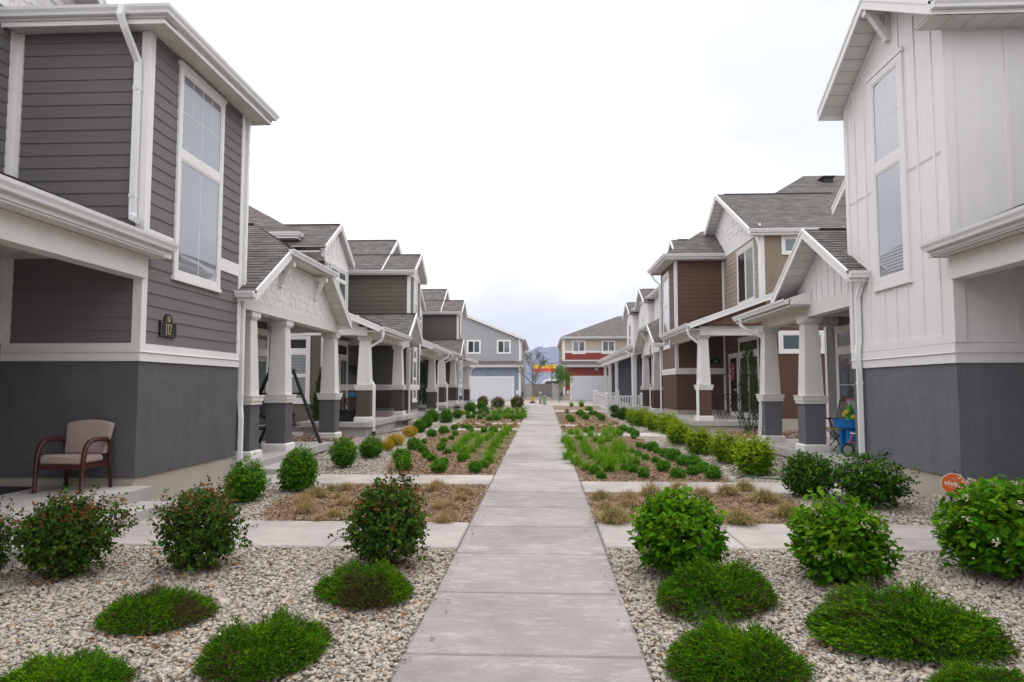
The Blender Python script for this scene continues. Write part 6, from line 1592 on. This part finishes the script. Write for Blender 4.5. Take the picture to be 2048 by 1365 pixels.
# --- porch swing
BLK = mat('black_swing_frame', (.016, .016, .02), .5)
r = empty('porch_swing', (-6.4, 15.8, .335), 'black A-frame porch swing with slatted seat behind the white columns', 'swing')
def rel(mb, pts, rr, n=8): mb.tube([(x + 6.4, y - 15.8, z - .335) for x, y, z in pts], rr, n)
for y in (15.36, 16.66):
    for x in ((-5.46 if y > 16 else -5.74), -7.0):
        mb = MB(); rel(mb, [(x, y, .335), (-6.2, y, 2.16)], .042); part(mb, 'leg', BLK, r)
    mb = MB(); rel(mb, [(-5.95, y, 1.55), (-6.5, y, 1.55)], .03); part(mb, 'crossbar', BLK, r)
mb = MB(); rel(mb, [(-6.2, 15.24, 2.13), (-6.2, 16.8, 2.13)], .045); part(mb, 'top_bar', BLK, r)
mb = MB()
for i in range(6): x = -6.45 + i * .09; mb.box(x + 6.4, x + 6.47, -.62, .68, .44, .465)
part(mb, 'seat', BLK, r)
mb = MB()
for i in range(14):
    y = -.6 + i * .095
    mb.hull([(-.1, y, .5), (-.1, y + .045, .5), (-.08, y + .045, .5), (-.08, y, .5)], [(-.36, y, 1.02), (-.36, y + .045, 1.02), (-.34, y + .045, 1.02), (-.34, y, 1.02)])
mb.box(-.38, -.33, -.64, .72, 1.02, 1.07); part(mb, 'backrest', BLK, r)
for y in (-.62, .68):
    mb = MB(); mb.tube([(-.3, y, .9), (.18, y, .68), (.36, y, .72)], .03, 8); mb.tube([(.3, y, .7), (.36, y, .46), (-.1, y, .44)], .028, 8); part(mb, 'armrest', BLK, r)
    mb = MB(); mb.tube([(.2, y, .7), (.2, y, 1.79)], .007, 5); part(mb, 'chain', BLK, r)

# --- olive house porch
r = empty('wicker_table', (-6.12, 21.95, .62), 'brown wicker side table holding a blue tub on the olive porch', 'table')
WK = mat('brown_wicker', (.085, .042, .026), .6, var=.3, vs=60, bump=.6, bs=120)
mb = MB(); mb.box(-.42, .22, -.25, .25, .70, .745); soft(part(mb, 'tabletop', WK, r), .01, 1)
for sx in (-.38, .18):
    for sy in (-.21, .21):
        mb = MB(); mb.tube([(sx, sy, 0), (sx, sy, .7)], .026, 6); part(mb, 'leg', WK, r)
for sy in (-.21, .21):
    mb = MB()
    for i in range(4): mb.tube([(-.34 + i * .15, sy, .7), (-.30 + i * .15, sy, .5), (-.25 + i * .15, sy, .46), (-.2 + i * .15, sy, .5), (-.2 + i * .15, sy, .12)], .012, 5)
    part(mb, 'lattice', WK, r)
BLUE = mat('blue_plastic', (.04, .26, .42), .4)
mb = MB(); mb.lathe((-6.1, 21.95, 1.366), [(.14, 0), (.2, .05), (.21, .13), (.24, .135), (.24, .16), (.2, .16), (.16, .06), (.001, .05)], 20)
tag(mb.build('blue_tub', BLUE), 'round blue plastic tub standing on the wicker table', 'tub')
r = empty('planter', (-6.3, 21.5, .62), 'black square planter on the olive porch under the wicker table', 'planter')
mb = MB(); mb.hull([(-.24, -.2, 0), (.24, -.2, 0), (.24, .2, 0), (-.24, .2, 0)], [(-.3, -.25, .34), (.3, -.25, .34), (.3, .25, .34), (-.3, .25, .34)]); mb.box(-.32, .32, -.27, .27, .34, .38); part(mb, 'pot', BLACK, r)
r = empty('storage_box', (-6.15, 25.2, .62), 'low grey purple box with dark lid on the olive porch slab', 'box')
mb = MB(); mb.hull([(-.5, -.28, 0), (.5, -.28, 0), (.5, .28, 0), (-.5, .28, 0)], [(-.55, -.3, .24), (.55, -.3, .24), (.55, .3, .24), (-.55, .3, .24)]); part(mb, 'body', mat('mauve_box', (.25, .19, .20), .7), r)
mb = MB(); mb.box(-.57, .57, -.32, .32, .24, .285); soft(part(mb, 'lid', mat('dark_lid', (.05, .045, .05), .6), r), .012, 1)
r = empty('wall_lamp', (-7.52, 26.75, 2.4), 'black lantern wall lamp on the olive siding beside the patio door', 'lamp')
mb = MB(); mb.box(-.12, -.08, -.06, .06, -.1, .18); mb.tube([(-.08, 0, .1), (0, 0, .16), (.05, 0, .12)], .012, 6); part(mb, 'bracket', BLACK, r)
mb = MB(); mb.taper(.05, 0, -.22, .06, .05, .075); mb.taper(.05, 0, .06, .14, .09, .02); part(mb, 'lantern', BLACK, r)

# --- brown porch: bistro set and wreath
r = empty('bistro_table', (6.75, 24.75, .575), 'tall black folding bistro table on the brown porch', 'table')
mb = MB(); mb.box(-.4, .4, -.3, .3, .86, .885); part(mb, 'tabletop', BLACK, r)
for sy in (-.24, .24):
    mb = MB(); mb.tube([(-.3, sy, 0), (.28, sy, .86)], .014, 6); mb.tube([(.3, sy, 0), (-.28, sy, .86)], .014, 6); part(mb, 'leg', BLACK, r)
r = empty('bistro_chair', (6.15, 24.9, .575), 'black folding bar chair left of the bistro table, brown porch', 'chair')
mb = MB(); mb.box(-.19, .19, -.19, .19, .70, .725); part(mb, 'seat', BLACK, r)
for sy in (-.19, .19):
    for a, b in (((-.32, 0), (-.06, .88)), ((.2, 0), (.06, .7))):
        mb = MB(); mb.tube([(a[0], sy, a[1]), (b[0], sy, b[1])], .014, 6); part(mb, 'leg', BLACK, r)
mb = MB(); mb.tube([(-.25, -.19, .25), (-.25, .19, .25)], .011, 6); mb.tube([(.15, -.19, .3), (.15, .19, .3)], .011, 6); part(mb, 'rung', BLACK, r)
r = empty('bistro_chair', (7.2, 24.4, .575), 'black folding bar chair with raised back, right of the bistro table', 'chair')
mb = MB(); mb.box(-.19, .19, -.19, .19, .70, .725); part(mb, 'seat', BLACK, r)
for sy in (-.19, .19):
    for a, b in (((-.32, 0), (.2, 1.25)), ((.25, 0), (-.12, .7))):
        mb = MB(); mb.tube([(a[0], sy, a[1]), (b[0], sy, b[1])], .014, 6); part(mb, 'leg', BLACK, r)
mb = MB(); mb.box(.15, .18, -.19, .19, 1.0, 1.22); part(mb, 'backrest', BLACK, r)
rgw = np.random.default_rng(3); n = 260; a = rgw.uniform(0, 6.28, n)
C = np.stack([7.565 + rgw.normal(size=n) * .02, 27.72 + np.cos(a) * .2 + rgw.normal(size=n) * .035, 2.3 + np.sin(a) * .27 + rgw.normal(size=n) * .04], 1)
v, q = scatter(LEAF, C, rgw.normal(size=(n, 3)), nrm(rgw.normal(size=(n, 3)) * .6 + [-1, 0, 0]), np.full(n, .09), np.full(n, .07))
o = bpy.data.objects.new('wreath', np_mesh('wreath_petals', v, q, [mat('pink_petal', (.55, .12, .14), .7, island=.5), mat('pale_petal', (.65, .45, .42), .7, island=.2)], np.repeat((rgw.random(n) < .3).astype(int), 2))); COL.objects.link(o)
tag(o, 'pink flower wreath hanging on the dark door of the brown porch', 'wreath')
# --- white porch: sling chair, stool, toys
SL = mat('taupe_sling', (.185, .155, .13), .9, bump=.3, bs=300)
TUBEM = mat('bronze_tube', (.05, .04, .035), .45)
r = empty('sling_chair', (6.95, 16.4, .335), 'taupe sling patio chair on the porch behind the near white column', 'chair')
r.rotation_euler = (0, 0, R(35))
mb = MB(); mb.hull([(-.28, -.26, .42), (.22, -.26, .36), (.22, .26, .36), (-.28, .26, .42)], [(-.28, -.26, .435), (.22, -.26, .375), (.22, .26, .375), (-.28, .26, .435)]); part(mb, 'seat', SL, r)
mb = MB(); mb.hull([(.22, -.26, .37), (.24, -.26, .37), (.24, .26, .37), (.22, .26, .37)], [(.46, -.26, 1.04), (.48, -.26, 1.04), (.48, .26, 1.04), (.46, .26, 1.04)]); part(mb, 'backrest', SL, r)
for sy in (-.29, .29):
    mb = MB(); mb.tube([(.48, sy, 1.06), (.23, sy, .37), (-.3, sy, .43), (-.33, sy, .38)], .016, 7); part(mb, 'side_rail', TUBEM, r)
    mb = MB(); mb.tube([(.32, sy, .62), (.0, sy, .64), (-.3, sy, .62), (-.36, sy, .54), (-.3, sy, .0)], .017, 7); part(mb, 'armrest', TUBEM, r)
    mb = MB(); mb.tube([(.0, sy, .63), (.2, sy, .3), (.4, sy, 0)], .016, 7); part(mb, 'leg', TUBEM, r)
r = empty('folding_stool', (6.55, 15.55, .335), 'small folding stool with yellow patterned seat beside the sling chair', 'stool')
mb = MB(); mb.hull([(-.2, -.18, .44), (.2, -.18, .44), (.2, .18, .44), (-.2, .18, .44)], [(-.2, -.18, .455), (.2, -.18, .455), (.2, .18, .455), (-.2, .18, .455)]); part(mb, 'seat', mat('yellow_pattern', (.32, .30, .05), .8, var=.6, vs=14), r)
for sy in (-.17, .17):
    mb = MB(); mb.tube([(-.2, sy, 0), (.2, sy, .44)], .011, 6); mb.tube([(.2, sy, 0), (-.2, sy, .44)], .011, 6); part(mb, 'leg', BLACK, r)
r = empty('water_table', (6.38, 14.55, .335), 'blue plastic water table with green and yellow tower, on the white porch', 'toy')
PB = mat('toy_blue', (.012, .17, .52), .35); PG = mat('toy_green', (.04, .32, .03), .4); PY = mat('toy_yellow', (.60, .45, .03), .4); PP = mat('toy_pink', (.52, .10, .17), .4)
mb = MB(); mb.lathe((0, 0, .5), [(.2, 0), (.31, .06), (.33, .2), (.345, .205), (.33, .215), (.3, .1), (.001, .08)], 18); part(mb, 'basin', PB, r)
mb = MB()
for a in range(3): mb.hull([(.2 * math.cos(a * 2.1) - .06, .2 * math.sin(a * 2.1) - .06, 0), (.2 * math.cos(a * 2.1) + .06, .2 * math.sin(a * 2.1) - .06, 0), (.2 * math.cos(a * 2.1) + .06, .2 * math.sin(a * 2.1) + .06, 0), (.2 * math.cos(a * 2.1) - .06, .2 * math.sin(a * 2.1) + .06, 0)],
                           [(.15 * math.cos(a * 2.1) - .07, .15 * math.sin(a * 2.1) - .07, .54), (.15 * math.cos(a * 2.1) + .07, .15 * math.sin(a * 2.1) - .07, .54), (.15 * math.cos(a * 2.1) + .07, .15 * math.sin(a * 2.1) + .07, .54), (.15 * math.cos(a * 2.1) - .07, .15 * math.sin(a * 2.1) + .07, .54)])
part(mb, 'legs', PB, r)
mb = MB(); mb.lathe((-.02, 0, .58), [(.11, 0), (.10, .12), (.075, .22), (.06, .32), (.045, .42), (.001, .43)], 12); part(mb, 'tower', PG, r)
mb = MB()
for z, a in ((.66, .4), (.74, 2.2), (.8, 3.8), (.7, 5.2)): mb.lathe((.1 * math.cos(a) - .02, .1 * math.sin(a), z), [(.001, 0), (.05, .02), (.06, .06), (.05, .1), (.001, .11)], 8)
part(mb, 'scoops', PY, r)
r = empty('toy_hoop', (6.75, 15.0, .335), 'toy basketball hoop with pink rim and blue tray beside the slate wall', 'toy')
mb = MB(); mb.tube([(.12, 0, 0), (.12, 0, 1.5)], .022, 8); part(mb, 'pole', VINYL, r)
mb = MB(); mb.box(.08, .11, -.2, .2, 1.12, 1.55); soft(part(mb, 'backboard', VINYL, r), .012, 1)
mb = MB()
for k in range(3): mb.box(.074, .082, -.16 + k * .12, -.10 + k * .12, 1.16, 1.5)
part(mb, 'backboard_stripe', PP, r)
mb = MB(); mb.tube([(-.09 + .16 * math.cos(a / 12 * 6.2832), .16 * math.sin(a / 12 * 6.2832), 1.12) for a in range(13)], .012, 6); part(mb, 'rim', PP, r)
mb = MB()
for a in range(10):
    t = a / 10 * 6.2832; t2 = (a + 1) / 10 * 6.2832
    mb.tube([(-.09 + .155 * math.cos(t), .155 * math.sin(t), 1.11), (-.09 + .12 * math.cos(t2), .12 * math.sin(t2), 1.02), (-.09 + .09 * math.cos(t), .09 * math.sin(t), .92)], .005, 4); mb.tube([(-.09 + .155 * math.cos(t2), .155 * math.sin(t2), 1.11), (-.09 + .12 * math.cos(t), .12 * math.sin(t), 1.02), (-.09 + .09 * math.cos(t2), .09 * math.sin(t2), .92)], .005, 4)
part(mb, 'net', VINYL, r)
mb = MB(); mb.box(-.22, .14, -.22, .22, .82, .87); part(mb, 'tray', PB, r)
r = empty('tricycle', (6.32, 14.0, .335), 'pink child tricycle with black wheels by the slate wall end', 'tricycle')
def wheel(c, rr, w):
    mb = MB(); mb.tube([(c[0] + rr * math.cos(a / 14 * 6.2832), c[1], c[2] + rr * math.sin(a / 14 * 6.2832)) for a in range(15)], w, 6); o = part(mb, 'wheel', BLACK, r)
    mb = MB(); mb.tube([(c[0], c[1] - .02, c[2]), (c[0], c[1] + .02, c[2])], rr * .75, 12); part(mb, 'hub', mat('grey_hub', (.4, .38, .38), .5), o)
wheel((-.26, 0, .13), .115, .022); wheel((.2, -.15, .1), .08, .02); wheel((.2, .15, .1), .08, .02)
mb = MB(); mb.tube([(-.26, 0, .13), (-.2, 0, .34), (-.15, 0, .46)], .016, 7); mb.tube([(-.2, 0, .3), (.0, 0, .2), (.2, 0, .12)], .02, 7); mb.tube([(.2, -.15, .1), (.2, .15, .1)], .012, 6); part(mb, 'frame', PP, r)
mb = MB(); mb.tube([(-.1, -.17, .47), (-.16, -.08, .46), (-.16, .08, .46), (-.1, .17, .47)], .012, 6); part(mb, 'handlebar', VINYL, r)
mb = MB(); mb.box(-.02, .18, -.09, .09, .24, .28); mb.box(.16, .19, -.09, .09, .26, .44); soft(part(mb, 'saddle', VINYL, r), .015, 2)
# --- yard sign
sx_, sy_, sz_ = 5.28, 9.15, .47
n_ = V((-.45, -1, .06)).normalized(); u_ = V((1, -.45, -.16)); u_ = (u_ - n_ * u_.dot(n_)).normalized()
fr = Fr((sx_, sy_, sz_), u_, n_, u_.cross(n_) * -1)
r = empty('yard_sign', (sx_, sy_, 0), 'round orange yard sign with white lettering on a black stake', 'sign')
mb = MB(); mb.fbox(fr, -.015, .015, -.46, .165, -.026, -.011); mb.build('stake', BLACK, r)
k = 36; circ = lambda rr: [(rr * math.cos(6.2832 * i / k), rr * math.sin(6.2832 * i / k)) for i in range(k)]
mb = MB(); mb.ext(fr, circ(.138), -.010, .0); mb.build('disc_rim', mat('sign_white', (.70, .66, .62), .5), r)
mb = MB(); mb.ext(fr, circ(.130), .0, .004); d_ = mb.build('disc', mat('sign_orange', (.62, .105, .010), .5), r)
SW = mat('sign_lettering', (.72, .66, .62), .5)
mb = MB(); add_text(mb, fr, 'vivint', .004, .0, .098, .0055, 1.0, 1, .0022); mb.fbox(fr, -.035, .035, .062, .0645, .004, .0056); mb.fbox(fr, -.06, .05, -.052, -.0495, .004, .0056); mb.fbox(fr, -.008, .015, -.1, -.092, .004, .0056); mb.build('lettering', SW, r)

# ------------------------------------------------------------------ white picket fence
def picket_fence(label, a, b, n, h=.92):
    r = empty('picket_fence', (a[0], a[1], gz(a[1])), label, 'fence', 'white picket fence runs')
    A, B = V((a[0], a[1], gz(a[1]))), V((b[0], b[1], gz(b[1])))
    d = (B - A); L_ = d.length; d.normalize(); s = V((-d.y, d.x, 0))
    for t in ((0, 1) if n > 6 else (1,)):
        q = A.lerp(B, t); mb = MB(); mb.taper(q.x, q.y, q.z - .05, q.z + h + .08, .065, .065); mb.taper(q.x, q.y, q.z + h + .08, q.z + h + .1, .085, .085); mb.taper(q.x, q.y, q.z + h + .1, q.z + h + .16, .075, .01); mb.build('post', VINYL, r)
    for z in (.12, h - .1):
        mb = MB(); P0, P1 = A + V((0, 0, z)) + d * .068, B + V((0, 0, z)) - d * .068
        o = s * .022; u = V((0, 0, .075))
        mb.hull([P0 - o, P0 + o, P0 + o + u, P0 - o + u], [P1 - o, P1 + o, P1 + o + u, P1 - o + u]); mb.build('rail', VINYL, r)
    for i in range(1, n):
        q = A.lerp(B, i / n); mb = MB(); o = s * .034; w = d * .035; z0, z1 = V((0, 0, .06)), V((0, 0, h))
        for sg in (1,):
            c0 = q + s * .0
            mb.hull([c0 - w - s * .011, c0 + w - s * .011, c0 + w + s * .011, c0 - w + s * .011], [c0 - w - s * .011 + z1, c0 + w - s * .011 + z1, c0 + w + s * .011 + z1, c0 - w + s * .011 + z1])
        mb.build('picket', VINYL, r)
picket_fence('white picket fence run facing the camera, ending at the brown columns', (3.45, 37.3), (5.35, 37.6), 13)
picket_fence('white picket fence run along the path side, turning at the near post', (3.45, 37.46), (3.5, 45.2), 34)
picket_fence('white picket fence run at the back of the fenced yard', (3.62, 48.6), (5.3, 48.6), 11)

# ------------------------------------------------------------------ what closes the view between the two houses
BFENCE = mat('taupe_vinyl', (.40, .36, .345), .6)
def panel_fence(label, x0, x1, Y, h, m):
    r = empty('privacy_fence', ((x0 + x1) / 2, Y, .41), label, 'fence', 'privacy fence panels')
    mb = MB(); mb.box(x0 + .07, x1 - .07, Y - .02, Y + .02, .48, .41 + h - .08)
    k = int((x1 - x0) / .3)
    for i in range(1, k): x = x0 + (x1 - x0) * i / k; mb.box(x - .012, x + .012, Y - .028, Y - .021, .5, .41 + h - .1)
    mb.build('panel', m, r)
    for x in (x0, x1 - .001):
        mb = MB(); mb.taper(x, Y, .36, .41 + h, .065, .065); mb.taper(x, Y, .41 + h, .41 + h + .06, .085, .02); mb.build('post', m, r)
    mb = MB(); mb.box(x0 + .066, x1 - .066, Y - .04, Y + .04, .41 + h - .1, .41 + h - .02); mb.build('rail', m, r)
panel_fence('white vinyl fence gate beside the blue house', -2.45, -1.42, 80, 1.7, VINYL)
panel_fence('taupe vinyl fence panel behind the bare tree', -1.28, -.1, 80.2, 1.66, BFENCE); panel_fence('taupe vinyl fence panel behind the utility posts', -.02, 1.02, 80.2, 1.66, BFENCE)
panel_fence('white vinyl fence gate beside the red house', 1.12, 2.3, 80, 1.7, VINYL)
GRN = mat('pale_green_box', (.22, .34, .24), .6); TANP = mat('tan_pedestal', (.33, .29, .23), .7)
p = G(1081, 808); mb = MB(); mb.box(p.x - .1, p.x + .1, p.y - .08, p.y + .08, p.z - .05, p.z + .78); mb.hull([(p.x - .12, p.y - .1, p.z + .78), (p.x + .12, p.y - .1, p.z + .78), (p.x + .12, p.y + .1, p.z + .78), (p.x - .12, p.y + .1, p.z + .78)], [(p.x - .12, p.y - .06, p.z + .86), (p.x + .12, p.y - .06, p.z + .86), (p.x + .12, p.y + .1, p.z + .9), (p.x - .12, p.y + .1, p.z + .9)])
tag(mb.build('utility_pedestal', TANP), 'tan utility pedestal standing in the gravel beyond the path end', 'utility box')
p = G(1089, 810); mb = MB(); mb.lathe((p.x, p.y, p.z - .03), [(.13, 0), (.13, .5), (.15, .51), (.15, .6), (.12, .68), (.001, .7)], 14)
tag(mb.build('utility_pedestal', GRN), 'pale green domed utility pedestal beside the tan one', 'utility box')
for x, Y, lab in ((-2.0, 66.6, 'grey gas meter at the blue house corner'), (1.78, 66.6, 'grey gas meter at the red house corner')):
    r = empty('gas_meter', (x, Y, .41), lab, 'gas meter')
    gm = mat('meter_grey', (.09, .09, .10), .5)
    mb = MB(); mb.box(-.14, .14, -.1, .1, .42, .78); mb.lathe((0, -.11, .6), [(.1, -.01), (.1, .03), (.001, .04)], 12); soft(part(mb, 'body', gm, r), .02, 2)
    mb = MB(); mb.tube([(-.1, 0, 0), (-.1, 0, .42)], .03, 8); mb.tube([(.1, 0, .78), (.1, 0, 1.0), (.1, .3, 1.0)], .03, 8); part(mb, 'pipe', gm, r)
# fuel station canopy
r = empty('fuel_canopy', (.1, 150, 0), 'yellow and red fuel station canopy on pillars beyond the fence', 'canopy')
def cbox(z0, z1, o, m, nm):
    mb = MB(); mb.box(-2.4 - o, 2.75 + o, -o, 9 + o, z0, z1); part(mb, nm, m, r)
cbox(5.75, 6.55, .06, mat('canopy_yellow', (.78, .50, .02), .5), 'upper_band'); cbox(5.15, 5.75, .05, mat('canopy_red', (.62, .03, .025), .5), 'lower_band'); cbox(4.95, 5.15, -.05, mat('canopy_under', (.45, .3, .25), .6), 'underside')
for y in (1.5, 7.5):
    mb = MB(); mb.box(1.15, 1.65, y, y + .5, .2, 4.95); part(mb, 'pillar', mat('pillar_grey', (.55, .55, .58), .6), r)
# street lamp with two arms
r = empty('street_lamp', (1.15, 88, .41), 'black street lamp with two curved arms beyond the fence', 'street lamp')
LB = mat('lamp_black', (.012, .02, .018), .5)
mb = MB(); mb.tube([(0, 0, 0), (0, 0, .8), (0, 0, 4.2)], [.09, .06, .05], 10); mb.lathe((0, 0, 4.2), [(.05, 0), (.09, .05), (.05, .1), (.03, .2), (.001, .24)], 10); part(mb, 'pole', LB, r)
for s in (-1, 1):
    mb = MB(); mb.tube([(0, 0, 4.25), (.35 * s, 0, 4.3), (.7 * s, 0, 4.5), (1.0 * s, 0, 4.55), (1.05 * s, 0, 4.45)], .03, 6); o = part(mb, 'arm', LB, r)
    mb = MB(); mb.lathe((1.05 * s, 0, 4.05), [(.2, 0), (.17, .1), (.08, .22), (.05, .38), (.001, .4)], 12); o2 = mb.build('lamp_head', LB); o2.parent = o
# parked van, only its top showing over the fence
r = empty('parked_van', (1.2, 92, .41), 'white van parked behind the privacy fence, roof and side windows showing', 'van')
VW = mat('van_white', (.75, .75, .77), .25, spec=.5)
mb = MB(); prof = [(-2.0, .45), (2.3, .45), (2.3, 1.7), (2.1, 2.25), (-.6, 2.3), (-1.15, 2.15), (-1.6, 1.5), (-2.0, 1.35)]
mb.hull([(x, -.85, z) for x, z in prof], [(x, .85, z) for x, z in prof]); soft(part(mb, 'body', VW, r), .09, 3)
mb = MB(); w_ = [(-1.15, 1.55), (-.75, 2.05), (1.9, 2.02), (2.0, 1.55)]; mb.hull([(x, -.88, z) for x, z in w_], [(x, -.84, z) for x, z in w_]); part(mb, 'side_window', GLASS_DARK, r)
for x in (-1.2, 1.5):
    mb = MB(); mb.tube([(x, -.9, .34), (x, -.65, .34)], .34, 16); o = part(mb, 'wheel', BLACK, r)
    mb = MB(); mb.tube([(x, -.91, .34), (x, -.88, .34)], .2, 12); o2 = mb.build('rim', METAL); o2.parent = o
# hoses
mb = MB(); hp = [G(x, y) for x, y in ((1475, 957), (1490, 954), (1510, 957), (1535, 959), (1560, 960), (1590, 955), (1625, 935))]
mb.tube([(p.x, p.y, p.z + .012) for p in hp], .011, 6)
tag(mb.build('garden_hose', mat('hose_green', (.02, .12, .06), .5)), 'thin green garden hose on the gravel by the largest lime shrub', 'hose')
mb = MB(); hp = [G(x, y) for x, y in ((690, 868), (715, 873), (740, 872), (765, 869), (790, 864), (815, 858), (830, 853))]
mb.tube([(p.x, p.y, p.z + .02) for p in hp], .014, 6)
tag(mb.build('drip_line', BLACK), 'thin black irrigation tube on the gravel below the olive porch', 'hose')
